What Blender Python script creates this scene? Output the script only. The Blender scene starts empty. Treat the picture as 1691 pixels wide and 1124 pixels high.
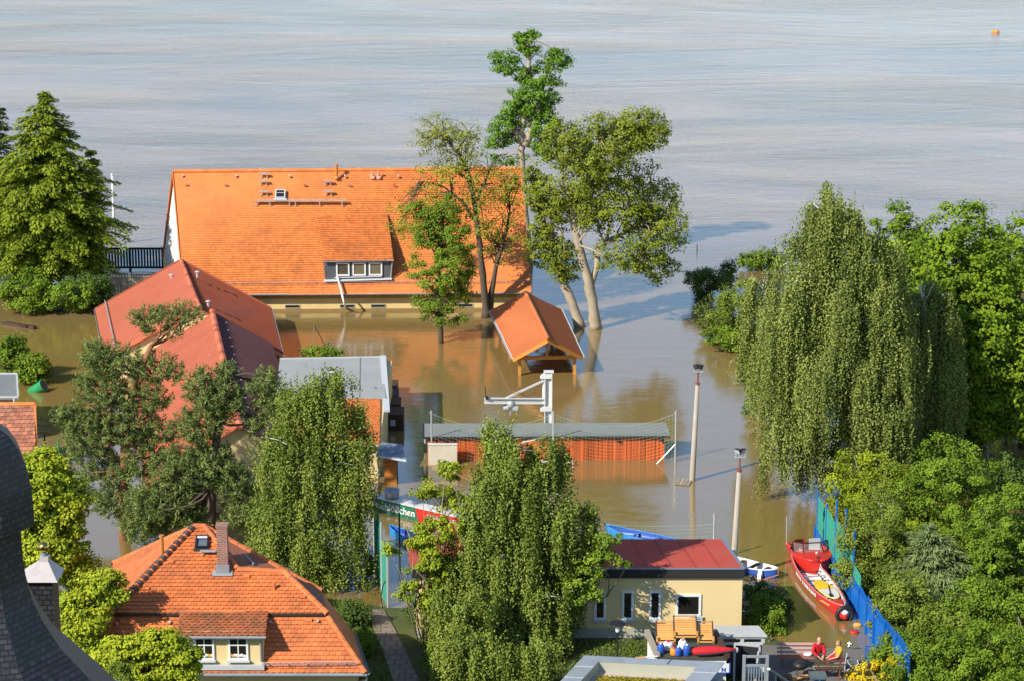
import bpy, math, random
import numpy as np
from mathutils import Vector
random.seed(11); rng = np.random.default_rng(11)
SC = bpy.context.scene; COL = SC.collection
R = math.radians

# ---------------------------------------------------------------- camera
FPX, PITCH, CAMH = 4000.0, R(14.87), 38.0
cam_data = bpy.data.cameras.new('camera'); cam = bpy.data.objects.new('camera', cam_data); COL.objects.link(cam)
cam.location = (0, 0, CAMH); cam.rotation_euler = (R(90) - PITCH, 0, 0)
cam_data.sensor_fit = 'HORIZONTAL'; cam_data.sensor_width = 36.0; cam_data.lens = 36.0 * FPX / 1691.0
cam_data.clip_start = 1.0; cam_data.clip_end = 8000.0
SC.camera = cam

# ---------------------------------------------------------------- sky, sun, exposure
SUN_AZ, SUN_EL = R(40), R(36)            # direction the light travels, from +X towards +Y; height above the horizon
ldir = Vector((math.cos(SUN_AZ) * math.cos(SUN_EL), math.sin(SUN_AZ) * math.cos(SUN_EL), -math.sin(SUN_EL)))
world = bpy.data.worlds.new('World'); SC.world = world; world.use_nodes = True
wn = world.node_tree.nodes; wl = world.node_tree.links; wn.clear()
sky = wn.new('ShaderNodeTexSky'); sky.sky_type = 'NISHITA'; sky.sun_disc = False
sky.sun_elevation = SUN_EL; sky.sun_rotation = math.atan2(-ldir.x, -ldir.y)
sky.altitude = 150; sky.air_density = 1.0; sky.dust_density = 0.1; sky.ozone_density = 2.0
bg = wn.new('ShaderNodeBackground'); bg.inputs['Strength'].default_value = 0.15
wo = wn.new('ShaderNodeOutputWorld'); wl.new(sky.outputs[0], bg.inputs[0]); wl.new(bg.outputs[0], wo.inputs[0])
sun_d = bpy.data.lights.new('sun', 'SUN'); sun_d.energy = 5.0; sun_d.angle = R(0.53); sun_d.color = (1.0, 0.93, 0.82)
sun = bpy.data.objects.new('sun', sun_d); COL.objects.link(sun); sun.rotation_euler = ldir.to_track_quat('-Z', 'Y').to_euler()
SC.view_settings.view_transform = 'Standard'; SC.view_settings.look = 'None'
SC.view_settings.exposure = 0.3; SC.view_settings.gamma = 1.0
SC.cycles.max_bounces = 6; SC.cycles.diffuse_bounces = 2; SC.cycles.glossy_bounces = 3; SC.cycles.transmission_bounces = 3
SC.cycles.transparent_max_bounces = 6; SC.cycles.caustics_reflective = False; SC.cycles.caustics_refractive = False

# ---------------------------------------------------------------- survey helpers: where the photo's sight lines meet a level or a distance
cp, sp = math.cos(PITCH), math.sin(PITCH)
def ray(px, py):
    a = (px - 845.5) / FPX; b = -(py - 562.0) / FPX
    return np.array([a, cp + b * sp, -sp + b * cp])
def P(px, py, z=0.0):
    d = ray(px, py); t = (z - CAMH) / d[2]
    return np.array([0, 0, CAMH]) + d * t
def Q(px, py, Y):
    d = ray(px, py); return np.array([0, 0, CAMH]) + d * (Y / d[1])
def ppm(p): return FPX / (p[1] * cp + (CAMH - p[2]) * sp)       # photo pixels per metre at a point
def on_plane(px, py, p0, n):
    d = ray(px, py); o = np.array([0, 0, CAMH]); t = np.dot(np.array(p0) - o, n) / np.dot(d, n); return o + d * t
A = lambda *a: np.array(a, float)
def nrm(v): v = np.array(v, float); return v / (np.linalg.norm(v) + 1e-12)

# ---------------------------------------------------------------- things and parts
OFF = {}
def tag(o, label, cat, group=None, kind=None):
    if label: o['label'] = label
    if cat: o['category'] = cat
    if group: o['group'] = group
    if kind: o['kind'] = kind
    return o
def thing(name, loc, label, cat, group=None):
    o = bpy.data.objects.new(name, None); COL.objects.link(o); o.empty_display_size = 0.3
    o.location = [float(c) for c in loc]; OFF[o.name] = np.array(loc, float)
    return tag(o, label, cat, group)
def link_mesh(name, me, m, parent, smooth=False):
    o = bpy.data.objects.new(name, me); COL.objects.link(o)
    if m: me.materials.append(m)
    if parent is not None: o.parent = parent
    OFF[o.name] = OFF[parent.name] if parent is not None else np.zeros(3)
    if smooth: me.polygons.foreach_set('use_smooth', [True] * len(me.polygons))
    me.update(); return o
def dup(root, loc, label=None, rz=None, group=None):
    r = root.copy(); COL.objects.link(r); r.location = [float(c) for c in loc]
    if rz is not None: r.rotation_euler = (0, 0, rz)
    if label: r['label'] = label
    if group: r['group'] = group
    for ch in list(root.children):
        c = ch.copy(); COL.objects.link(c); c.parent = r
        for g in list(ch.children):
            d = g.copy(); COL.objects.link(d); d.parent = c
    return r

class MB:
    def __init__(s): s.v = []; s.f = []; s.r = []
    def face(s, pts, r=None):
        i = len(s.v); s.v += [tuple(map(float, p)) for p in pts]; s.f.append(tuple(range(i, i + len(pts))))
        s.r.append(random.random() if r is None else r); return s
    def mesh(s, vs, fs, r=None):
        i = len(s.v); s.v += [tuple(map(float, p)) for p in vs]; rr = random.random() if r is None else r
        for f in fs: s.f.append(tuple(i + k for k in f)); s.r.append(rr)
        return s
    def obox(s, c, ax, ay, az, r=None):
        c, ax, ay, az = map(np.array, (c, ax, ay, az))
        vs = [c + i * ax + j * ay + k * az for k in (-1, 1) for j in (-1, 1) for i in (-1, 1)]
        return s.mesh(vs, [(0, 2, 3, 1), (4, 5, 7, 6), (0, 1, 5, 4), (2, 6, 7, 3), (0, 4, 6, 2), (1, 3, 7, 5)], r)
    def box(s, c, size, rz=0.0, r=None):
        ca, sa = math.cos(rz), math.sin(rz); a, b, h = [k / 2 for k in size]
        return s.obox(c, A(a * ca, a * sa, 0), A(-b * sa, b * ca, 0), A(0, 0, h), r)
    def bar(s, a, b, w, h, up=(0, 0, 1), r=None):
        a, b = np.array(a, float), np.array(b, float); d = nrm(b - a); up = np.array(up, float)
        if abs(np.dot(d, up)) > .98: up = A(0, 1, 0)
        x = nrm(np.cross(d, up)); y = np.cross(x, d)
        return s.obox((a + b) / 2, x * w / 2, d * np.linalg.norm(b - a) / 2, y * h / 2, r)
    def tube(s, pts, rad, n=8, cap=True, r=None):
        pts = [np.array(p, float) for p in pts]; m = len(pts)
        rad = [rad] * m if np.isscalar(rad) else list(rad); vs = []; prev = None
        for i in range(m):
            t = nrm(pts[min(i + 1, m - 1)] - pts[max(i - 1, 0)])
            if prev is None:
                a = A(0, 0, 1) if abs(t[2]) < .9 else A(1, 0, 0); x = nrm(np.cross(t, a))
            else: x = nrm(prev - t * np.dot(prev, t))
            prev = x; y = np.cross(t, x)
            for k in range(n):
                an = 2 * math.pi * k / n; vs.append(pts[i] + rad[i] * (math.cos(an) * x + math.sin(an) * y))
        fs = [(i * n + k, i * n + (k + 1) % n, (i + 1) * n + (k + 1) % n, (i + 1) * n + k) for i in range(m - 1) for k in range(n)]
        if cap: fs += [tuple(range(n - 1, -1, -1)), tuple((m - 1) * n + k for k in range(n))]
        return s.mesh(vs, fs, r)
    def prism(s, poly, vec, r=None):
        poly = [np.array(p, float) for p in poly]; vec = np.array(vec, float); n = len(poly)
        vs = poly + [p + vec for p in poly]
        return s.mesh(vs, [tuple(range(n - 1, -1, -1)), tuple(range(n, 2 * n))] + [(k, (k + 1) % n, n + (k + 1) % n, n + k) for k in range(n)], r)
    def lathe(s, c, prof, n=16, rot=0.0, r=None, sx=1.0, sy=1.0):
        c = np.array(c, float); m = len(prof)
        vs = [c + A(sx * q * math.cos(rot + 2 * math.pi * k / n), sy * q * math.sin(rot + 2 * math.pi * k / n), z) for q, z in prof for k in range(n)]
        fs = [(i * n + k, i * n + (k + 1) % n, (i + 1) * n + (k + 1) % n, (i + 1) * n + k) for i in range(m - 1) for k in range(n)]
        fs += [tuple(range(n - 1, -1, -1)), tuple((m - 1) * n + k for k in range(n))]
        return s.mesh(vs, fs, r)
    def ball(s, c, rad, n=12, r=None, ax=None):
        rad = A(rad, rad, rad) if np.isscalar(rad) else np.array(rad); m = max(6, n // 2 + 2); c = np.array(c, float); vs = []
        for i in range(m + 1):
            th = math.pi * i / m
            for k in range(n):
                ph = 2 * math.pi * k / n; q = A(math.sin(th) * math.cos(ph), math.sin(th) * math.sin(ph), -math.cos(th)) * rad
                vs.append(c + (q if ax is None else ax[0] * q[0] + ax[1] * q[1] + ax[2] * q[2]))
        return s.mesh(vs, [(i * n + k, i * n + (k + 1) % n, (i + 1) * n + (k + 1) % n, (i + 1) * n + k) for i in range(m) for k in range(n)], r)
    def build(s, name, m, parent=None, smooth=False):
        V = np.array(s.v); off = OFF[parent.name] if parent is not None else np.zeros(3)
        me = bpy.data.meshes.new(name); me.from_pydata((V - off).tolist(), [], s.f)
        uv = me.uv_layers.new(name='UVMap'); U = np.zeros((sum(map(len, s.f)), 2)); i = 0
        for f in s.f:
            p = V[list(f)]; n = np.zeros(3)
            for k in range(len(f)): n += np.cross(p[k], p[(k + 1) % len(f)])
            n = nrm(n); n = n if n[2] > -1e-6 else -n
            u = A(1, 0, 0) if abs(n[2]) > .999 else nrm(np.cross((0, 0, 1), n)); w = np.cross(n, u)
            for q in p: U[i] = (np.dot(q, u), np.dot(q, w)); i += 1
        uv.data.foreach_set('uv', U.ravel())
        at = me.attributes.new('rnd', 'FLOAT', 'FACE'); at.data.foreach_set('value', s.r)
        return link_mesh(name, me, m, parent, smooth)

# ---------------------------------------------------------------- materials
def base_nodes(name):
    m = bpy.data.materials.new(name); m.use_nodes = True; nt = m.node_tree
    return m, nt, nt.nodes['Principled BSDF'], nt.nodes['Material Output']
def nnode(nt, t, **kw):
    n = nt.nodes.new(t)
    for k, v in kw.items():
        if k in n.inputs: n.inputs[k].default_value = v
        else: setattr(n, k, v)
    return n
def math_n(nt, op, a, b):
    n = nt.nodes.new('ShaderNodeMath'); n.operation = op
    for i, x in enumerate((a, b)):
        if isinstance(x, (int, float)): n.inputs[i].default_value = x
        else: nt.links.new(x, n.inputs[i])
    return n.outputs[0]
def M(name, col, rough=.7, var=.25, ns=1.2, rnd=.1, bump=0.0, bs=25.0, metal=0.0, spec=.4, stain=None, stain_s=.5, stain_a=.5):
    m, nt, b, o = base_nodes(name); L = nt.links
    geo = nnode(nt, 'ShaderNodeNewGeometry')
    n1 = nnode(nt, 'ShaderNodeTexNoise', Scale=ns, Detail=5.0, Roughness=.6); L.new(geo.outputs['Position'], n1.inputs['Vector'])
    at = nnode(nt, 'ShaderNodeAttribute', attribute_name='rnd')
    v = math_n(nt, 'MULTIPLY_ADD', n1.outputs[0], 2 * var); v.node.inputs[2].default_value = 1 - var - rnd / 2
    w = math_n(nt, 'MULTIPLY', at.outputs['Fac'], rnd); v = math_n(nt, 'ADD', v, w)
    h = nnode(nt, 'ShaderNodeHueSaturation'); h.inputs['Color'].default_value = (*col, 1); L.new(v, h.inputs['Value']); out = h.outputs[0]
    if stain:
        n2 = nnode(nt, 'ShaderNodeTexNoise', Scale=stain_s, Detail=6.0, Roughness=.65); L.new(geo.outputs['Position'], n2.inputs['Vector'])
        mr = nnode(nt, 'ShaderNodeMapRange'); L.new(n2.outputs[0], mr.inputs[0]); mr.inputs[1].default_value = .5; mr.inputs[2].default_value = .68; mr.inputs[4].default_value = stain_a
        mx = nnode(nt, 'ShaderNodeMix', data_type='RGBA'); L.new(mr.outputs[0], mx.inputs[0]); L.new(out, mx.inputs[6]); mx.inputs[7].default_value = (*stain, 1); out = mx.outputs[2]
    L.new(out, b.inputs['Base Color']); b.inputs['Roughness'].default_value = rough; b.inputs['Metallic'].default_value = metal
    b.inputs['Specular IOR Level'].default_value = spec
    if bump:
        n3 = nnode(nt, 'ShaderNodeTexNoise', Scale=bs, Detail=4.0); L.new(geo.outputs['Position'], n3.inputs['Vector'])
        bp = nnode(nt, 'ShaderNodeBump', Strength=bump, Distance=.03); L.new(n3.outputs[0], bp.inputs['Height']); L.new(bp.outputs[0], b.inputs['Normal'])
    return m
def leafmat(name, c1, c2, trans=.14, rough=.6):
    m, nt, b, o = base_nodes(name); L = nt.links
    at = nnode(nt, 'ShaderNodeAttribute', attribute_name='rnd')
    mx = nnode(nt, 'ShaderNodeMix', data_type='RGBA'); L.new(at.outputs['Fac'], mx.inputs[0])
    mx.inputs[6].default_value = (*c1, 1); mx.inputs[7].default_value = (*c2, 1)
    L.new(mx.outputs[2], b.inputs['Base Color']); b.inputs['Roughness'].default_value = rough; b.inputs['Specular IOR Level'].default_value = .12
    tr = nnode(nt, 'ShaderNodeBsdfTranslucent'); g = nnode(nt, 'ShaderNodeHueSaturation', Saturation=1.1, Value=1.05); L.new(mx.outputs[2], g.inputs['Color']); L.new(g.outputs[0], tr.inputs[0])
    ms = nnode(nt, 'ShaderNodeMixShader'); ms.inputs[0].default_value = trans; L.new(b.outputs[0], ms.inputs[1]); L.new(tr.outputs[0], ms.inputs[2]); L.new(ms.outputs[0], o.inputs[0])
    return m
def brickmat(name, c1, c2, cm, bw, bh, mortar=.02, rough=.8, offs=.5, bump=.4):
    m, nt, b, o = base_nodes(name); L = nt.links
    uv = nnode(nt, 'ShaderNodeUVMap'); bt = nnode(nt, 'ShaderNodeTexBrick', Scale=1.0)
    L.new(uv.outputs[0], bt.inputs[0]); bt.inputs['Color1'].default_value = (*c1, 1); bt.inputs['Color2'].default_value = (*c2, 1); bt.inputs['Mortar'].default_value = (*cm, 1)
    bt.inputs['Brick Width'].default_value = bw; bt.inputs['Row Height'].default_value = bh; bt.inputs['Mortar Size'].default_value = mortar; bt.offset = offs
    geo = nnode(nt, 'ShaderNodeNewGeometry'); n1 = nnode(nt, 'ShaderNodeTexNoise', Scale=1.5, Detail=5.0); L.new(geo.outputs['Position'], n1.inputs['Vector'])
    v = math_n(nt, 'MULTIPLY_ADD', n1.outputs[0], .6); v.node.inputs[2].default_value = .7
    h = nnode(nt, 'ShaderNodeHueSaturation'); L.new(bt.outputs['Color'], h.inputs['Color']); L.new(v, h.inputs['Value']); L.new(h.outputs[0], b.inputs['Base Color'])
    bp = nnode(nt, 'ShaderNodeBump', Strength=bump, Distance=.02, invert=True); L.new(bt.outputs['Fac'], bp.inputs['Height']); L.new(bp.outputs[0], b.inputs['Normal'])
    b.inputs['Roughness'].default_value = rough; return m

m_tile = M('orange_clay_tile', (.71, .225, .057), .65, .22, .7, .32, stain=(.30, .10, .04), stain_s=.6, stain_a=.35)
m_tile2 = M('red_clay_tile', (.64, .180, .052), .6, .2, .6, .28, stain=(.16, .07, .04), stain_s=.9, stain_a=.45)
m_tile_dark = M('dark_red_tile', (.33, .13, .075), .8, .3, .9, .5)
m_ridge_dark = M('dark_ridge_clay', (.10, .07, .06), .7, .3, 6, .4)
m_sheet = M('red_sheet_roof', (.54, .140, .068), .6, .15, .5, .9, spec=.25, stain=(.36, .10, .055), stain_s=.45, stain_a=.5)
m_sheet_dk = M('shaded_brown_red_sheet', (.19, .085, .088), .6, .15, .5, .9, spec=.2)  # same sheet on the nearer right slope, its shade painted into the colour
m_sheet_rt = M('shaded_red_sheet_roof', (.44, .115, .058), .6, .15, .5, .9, spec=.2)  # red sheet darkened for the slope turned away from the sun
m_pav = M('orange_sheet_roof', (.56, .17, .055), .55, .12, .6, .8)
m_cream = M('cream_render', (.78, .60, .30), .9, .10, .8, .0, .15, 40, stain=(.55, .41, .20), stain_s=.8, stain_a=.35)
m_yellow = M('yellow_render', (.74, .56, .25), .9, .10, .8, .0, .15, 40, stain=(.46, .33, .14), stain_s=.7, stain_a=.4)
m_plinth = M('grey_green_plinth', (.42, .42, .33), .9, .15, 2, 0)
m_white = M('white_paint', (.80, .80, .78), .5, .06, 2, .05)
m_whitewall = M('white_render', (.80, .79, .75), .9, .2, 1.2, 0, .1, 30, stain=(.42, .40, .36), stain_s=.9, stain_a=.6)
m_glass = M('dark_window_glass', (.018, .017, .016), .08, .2, 3, .2, spec=.6)
m_pane = M('window_pane', (.16, .13, .08), .08, .3, 2, .2, spec=.6)
m_zinc = M('zinc_grey', (.34, .37, .39), .45, .15, 1.5, .1, metal=.2, stain=(.24, .26, .27), stain_s=.8)
m_zinc_lt = M('light_zinc', (.52, .54, .54), .5, .12, 1.5, .1)
m_galv = M('galvanised_steel', (.50, .52, .52), .4, .12, 4, .1, metal=.35)
m_concrete = M('pale_concrete', (.40, .35, .28), .85, .2, 3, .1, .2, 30)
m_felt_gr = M('grey_roofing_felt', (.20, .215, .20), .85, .25, 1.0, .12, .2, 40)
m_felt_lt = M('pale_grey_roofing', (.34, .35, .33), .8, .18, .9, .1)
m_felt_rd = M('red_roofing_felt', (.48, .070, .042), .9, .18, .9, .12, .15, 50, stain=(.33, .10, .08), stain_s=.5, stain_a=.5)
m_slate_trim = M('black_slate_fascia', (.032, .029, .028), .6, .3, 4, .4)
m_dormer = brickmat('grey_slate_cladding', (.085, .09, .10), (.11, .115, .125), (.05, .05, .055), .22, .16, .012, .6)
m_black = M('black_plastic', (.02, .02, .022), .5, .2, 3, .1)
m_brown = M('dark_brown_timber', (.07, .035, .022), .7, .3, 3, .3)
m_timber = M('golden_timber', (.62, .27, .05), .55, .22, 3, .2)
m_timber_or = M('orange_timber', (.52, .20, .04), .6, .2, 2, .2)
m_bench = M('honey_bench_boards', (.68, .33, .09), .55, .2, 4, .25)
m_redboard = M('red_stained_boards', (.60, .105, .018), .6, .25, 1.5, .6)
m_greywood = M('grey_weathered_wood', (.30, .26, .19), .85, .3, 3, .4)
m_teal = M('dark_teal_paint', (.008, .028, .042), .5, .2, 3, .3)
m_blue = M('blue_paint', (.010, .13, .47), .4, .15, 2, .12)
m_boatblue = M('sky_blue_hull', (.02, .24, .62), .35, .1, 2, .1)
m_navy = M('royal_blue_hull', (.03, .10, .42), .35, .1, 2, .1)
m_red = M('red_gloss', (.56, .030, .022), .3, .12, 2, .08)
m_redcloth = M('red_cloth', (.55, .014, .022), .8, .2, 8, .1)
m_hullwhite = M('white_hull_inside', (.68, .67, .64), .5, .1, 2, .05)
m_yel = M('yellow_plastic', (.80, .52, .03), .4, .1, 3, .05)
m_yelcloth = M('yellow_cloth', (.80, .42, .02), .8, .15, 9, .1)
m_skin = M('skin', (.62, .33, .22), .55, .08, 8, 0)
m_hair = M('sandy_hair', (.28, .16, .07), .7, .3, 30, .2)
m_trouser = M('dark_green_cloth', (.035, .05, .045), .8, .2, 8, 0)
m_pole_rust = M('rusty_pipe', (.25, .08, .05), .7, .3, 8, .1)
m_bark = M('grey_brown_bark', (.26, .20, .13), .9, .35, 3, .1, .6, 14)
m_bark_lt = M('pale_walnut_bark', (.40, .33, .23), .9, .3, 3, .1, .6, 14)
m_bark_dk = M('dark_bark', (.10, .075, .05), .9, .35, 3, .1, .6, 14)
m_bark_pine = M('orange_pine_bark', (.30, .13, .06), .9, .35, 4, .1, .6, 14)
m_bark_birch = M('white_birch_bark', (.62, .60, .54), .85, .25, 5, .1, .3, 14, stain=(.06, .05, .045), stain_s=5, stain_a=.9)
m_brick = brickmat('red_brick', (.36, .12, .07), (.26, .08, .05), (.35, .30, .25), .22, .075, .012)
m_slate = brickmat('church_slate', (.014, .015, .017), (.048, .048, .052), (.004, .004, .005), .22, .15, .020, .55, .5, 1.0)
m_copper = M('pale_metal_cap', (.52, .48, .47), .6, .2, 3, .1, stain=(.35, .22, .2), stain_s=3, stain_a=.5)
m_lead = M('blue_grey_sheet', (.16, .20, .26), .5, .2, 3, .1)
m_gold = M('gilded_ball', (.55, .38, .10), .22, .15, 5, 0, metal=1.0)
m_net = M('pale_green_net', (.30, .40, .26), .8, .1, 3, .1)
m_mesh = M('teal_netting', (.05, .34, .24), .8, .2, 3, .2)
m_green_brl = M('green_plastic', (.02, .28, .09), .4, .15, 3, 0)
m_orange = M('orange_plastic', (.85, .28, .03), .5, .1, 3, 0)
m_rope = M('pale_rope', (.55, .48, .38), .9, .2, 9, .1)
m_gravel = M('pebble_strip', (.46, .40, .32), .95, .5, 14, .2, .6, 30)
m_ter = M('grey_teal_canvas', (.10, .13, .13), .7, .2, 3, .1)
L_walnut = leafmat('walnut_leaves', (0.064, 0.097, 0.009), (0.318, 0.365, 0.033))
L_ash = leafmat('ash_leaves', (.050, .130, .012), (.19, .33, .028))
L_airy = leafmat('thin_crown_leaves', (0.097, 0.142, 0.015), (0.374, 0.392, 0.042))
L_horn = leafmat('hornbeam_leaves', (.060, .125, .012), (.26, .36, .03))
L_birch = leafmat('birch_leaves', (0.056, 0.094, 0.011), (0.336, 0.402, 0.070), .13, .5)
L_birch2 = leafmat('pale_birch_leaves', (0.064, 0.097, 0.015), (0.345, 0.392, 0.089), .13, .5)
L_maple = leafmat('maple_leaves', (0.041, 0.094, 0.006), (0.252, 0.365, 0.021))
L_lime = leafmat('lime_leaves', (.13, .20, .010), (.52, .56, .035))
L_bush = leafmat('bush_leaves', (0.041, 0.090, 0.008), (0.252, 0.365, 0.028))
L_bush2 = leafmat('olive_bush_leaves', (0.059, 0.094, 0.011), (0.271, 0.336, 0.042))
L_fresh = leafmat('fresh_yellow_leaves', (0.097, 0.150, 0.008), (0.392, 0.467, 0.028))
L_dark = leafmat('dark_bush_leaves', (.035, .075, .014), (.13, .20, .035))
L_yellow = leafmat('golden_leaves', (.50, .38, .01), (.75, .55, .02))
L_pine = leafmat('pine_needles', (.070, .115, .030), (.30, .35, .10), .1)
L_spruce = leafmat('blue_pine_needles', (.07, .13, .045), (.28, .36, .12), .1)
L_hemlock = leafmat('hemlock_needles', (.030, .065, .010), (.29, .36, .026), .1)
L_grass = leafmat('grass_blades', (.07, .13, .015), (.18, .24, .03))
# ================================================================ SETTING: flood water, land, path, patio
def water_mat():
    m, nt, b, o = base_nodes('muddy_flood_water'); L = nt.links
    geo = nnode(nt, 'ShaderNodeNewGeometry'); sx = nnode(nt, 'ShaderNodeSeparateXYZ'); L.new(geo.outputs['Position'], sx.inputs[0])
    riv = nnode(nt, 'ShaderNodeMapRange', interpolation_type='SMOOTHSTEP'); L.new(sx.outputs[1], riv.inputs[0]); riv.inputs[1].default_value = 135; riv.inputs[2].default_value = 190
    def noise(scale, sc, det=4.0, dist=0.0, rough=.55):
        mp = nnode(nt, 'ShaderNodeMapping'); mp.inputs['Scale'].default_value = sc; L.new(geo.outputs['Position'], mp.inputs[0])
        n = nnode(nt, 'ShaderNodeTexNoise', Scale=scale, Detail=det, Distortion=dist, Roughness=rough); L.new(mp.outputs[0], n.inputs['Vector']); return n.outputs[0]
    # silt: slow bands of browner water drifting with the current
    n1 = noise(.055, (.35, 1, 1), 8, 1.2, .62)
    mr = nnode(nt, 'ShaderNodeMapRange'); L.new(n1, mr.inputs[0]); mr.inputs[1].default_value = .40; mr.inputs[2].default_value = .66
    mx = nnode(nt, 'ShaderNodeMix', data_type='RGBA'); L.new(mr.outputs[0], mx.inputs[0]); mx.inputs[6].default_value = (.245, .165, .045, 1); mx.inputs[7].default_value = (.26, .175, .070, 1)
    mx2 = nnode(nt, 'ShaderNodeMix', data_type='RGBA'); L.new(riv.outputs[0], mx2.inputs[0]); L.new(mx.outputs[2], mx2.inputs[6])  # greyer river base puts its stronger sky reflection into the colour
    mx3 = nnode(nt, 'ShaderNodeMix', data_type='RGBA'); L.new(mr.outputs[0], mx3.inputs[0]); mx3.inputs[6].default_value = (.17, .115, .080, 1); mx3.inputs[7].default_value = (.34, .225, .165, 1); L.new(mx3.outputs[2], mx2.inputs[7])
    L.new(mx2.outputs[2], b.inputs['Base Color']); ior = math_n(nt, 'MULTIPLY_ADD', riv.outputs[0], -1.1); ior.node.inputs[2].default_value = 3.5; L.new(ior, b.inputs['IOR'])
    # ripples: strong on the river, faint in the flooded yard
    r1 = noise(1.5, (.55, 1, 1), 6, .9, .68); r2 = noise(.13, (.5, 1, 1), 8, 2.6, .66); r3 = noise(.45, (.4, 1, 1), 2, .3)
    eddy = nnode(nt, 'ShaderNodeMapRange'); L.new(noise(.035, (.4, 1, 1), 4, 1.5), eddy.inputs[0]); eddy.inputs[1].default_value = .42; eddy.inputs[2].default_value = .7; eddy.inputs[3].default_value = .35; eddy.inputs[4].default_value = 1.9
    h = math_n(nt, 'ADD', math_n(nt, 'MULTIPLY', r1, .040), math_n(nt, 'MULTIPLY', r2, .060)); h = math_n(nt, 'MULTIPLY', h, eddy.outputs[0]); h = math_n(nt, 'MULTIPLY', h, riv.outputs[0])
    calm = math_n(nt, 'MULTIPLY', r3, .019); calm = math_n(nt, 'ADD', calm, math_n(nt, 'MULTIPLY', r1, .009)); h = math_n(nt, 'ADD', h, calm)
    bp = nnode(nt, 'ShaderNodeBump', Strength=1.0, Distance=1.0); L.new(h, bp.inputs['Height']); L.new(bp.outputs[0], b.inputs['Normal'])
    ro = math_n(nt, 'MULTIPLY_ADD', riv.outputs[0], .13); ro.node.inputs[2].default_value = .03; L.new(ro, b.inputs['Roughness'])
    return m
wb = MB(); wb.face([(-1500, 60, 0), (1500, 60, 0), (1500, 4000, 0), (-1500, 4000, 0)])
tag(wb.build('floodwater', water_mat()), None, None, kind='structure')

SHORE = [(-60, 102), (-24, 101), (-17, 100), (-12, 99.5), (-8, 99.5), (-5.6, 98.4), (-4.2, 98.2), (2, 101), (9.6, 99.5), (10.3, 96.5), (11.2, 94.2), (14.4, 93.6), (16.0, 93.6), (18, 98), (20, 106), (26, 113), (40, 116), (80, 118)]
def shoreY(x): return float(np.interp(x, [a for a, b in SHORE], [b for a, b in SHORE]))
def landz(x, y):
    d = shoreY(x) - y
    if d < 0: return max(-3.0, .25 * d)
    z = min(d * .09, .12 if 9 < x < 18 else .3) + max(0, d - 10) * .04
    if y < 84: z += (84 - y) * .17
    return z
def grid_mesh(xs, ys, fz):
    mb = MB(); nx = len(xs)
    vs = [(x, y, fz(x, y)) for y in ys for x in xs]
    mb.mesh(vs, [(j * nx + i, j * nx + i + 1, (j + 1) * nx + i + 1, (j + 1) * nx + i) for j in range(len(ys) - 1) for i in range(nx - 1)]); return mb
m_ground = M('lawn_and_soil', (.075, .095, .022), .95, .4, .8, 0, .5, 12, stain=(.10, .07, .04), stain_s=.35, stain_a=.9)
gx = list(np.linspace(-60, -22, 20)) + list(np.linspace(-21, 22, 87)) + list(np.linspace(23, 60, 19)) ; gy = list(np.linspace(-10, 76, 30)) + list(np.linspace(77, 122, 91)) + [150, 300, 900, 3000]
tag(grid_mesh(gx, gy, landz).build('ground', m_ground, smooth=True), None, None, kind='structure')
# paved footpath running down into the water
m_pave = brickmat('worn_concrete_slabs', (.20, .155, .12), (.25, .20, .15), (.07, .06, .05), .5, .5, .02, .9)
pb = MB(); pl = [(600, 1003), (612, 1030), (628, 1070), (648, 1124), (660, 1160)]; pr = [(634, 1003), (650, 1040), (668, 1076), (690, 1124), (708, 1160)]
for i in range(len(pl) - 1):
    q = [P(*pl[i], .2), P(*pr[i], .2), P(*pr[i + 1], .2), P(*pl[i + 1], .2)]
    for k in range(6):
        a0 = q[0] + (q[3] - q[0]) * k / 6; a1 = q[1] + (q[2] - q[1]) * k / 6; b0 = q[0] + (q[3] - q[0]) * (k + 1) / 6; b1 = q[1] + (q[2] - q[1]) * (k + 1) / 6
        c = [a0, a1, b1, b0]; zm = max(max(landz(p[0], p[1]) for p in c), -.05) + .035
        pb.face([A(p[0], p[1], max(landz(p[0], p[1]), -.05) + .06) for p in c])
tag(pb.build('footpath', m_pave), None, None, kind='structure')
# asphalt patio in front of the boats
m_asph = M('worn_asphalt', (.16, .145, .13), .9, .3, 1.5, 0, .3, 30)
ab = MB(); rows = [[(1250, 1063), (1300, 1066), (1350, 1068), (1400, 1070), (1442, 1071)], [(1215, 1095), (1290, 1095), (1350, 1097), (1410, 1097), (1470, 1100)], [(1200, 1124), (1290, 1124), (1350, 1124), (1420, 1124), (1500, 1124)], [(1190, 1190), (1290, 1190), (1360, 1190), (1430, 1190), (1530, 1190)]]
PATIO_Z = .16
vs = [P(x, y, PATIO_Z) for r_ in rows for x, y in r_]
ab.mesh(vs, [(j * 5 + i, j * 5 + i + 1, (j + 1) * 5 + i + 1, (j + 1) * 5 + i) for j in range(3) for i in range(4)])
tag(ab.build('patio', m_asph), None, None, kind='structure')
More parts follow.
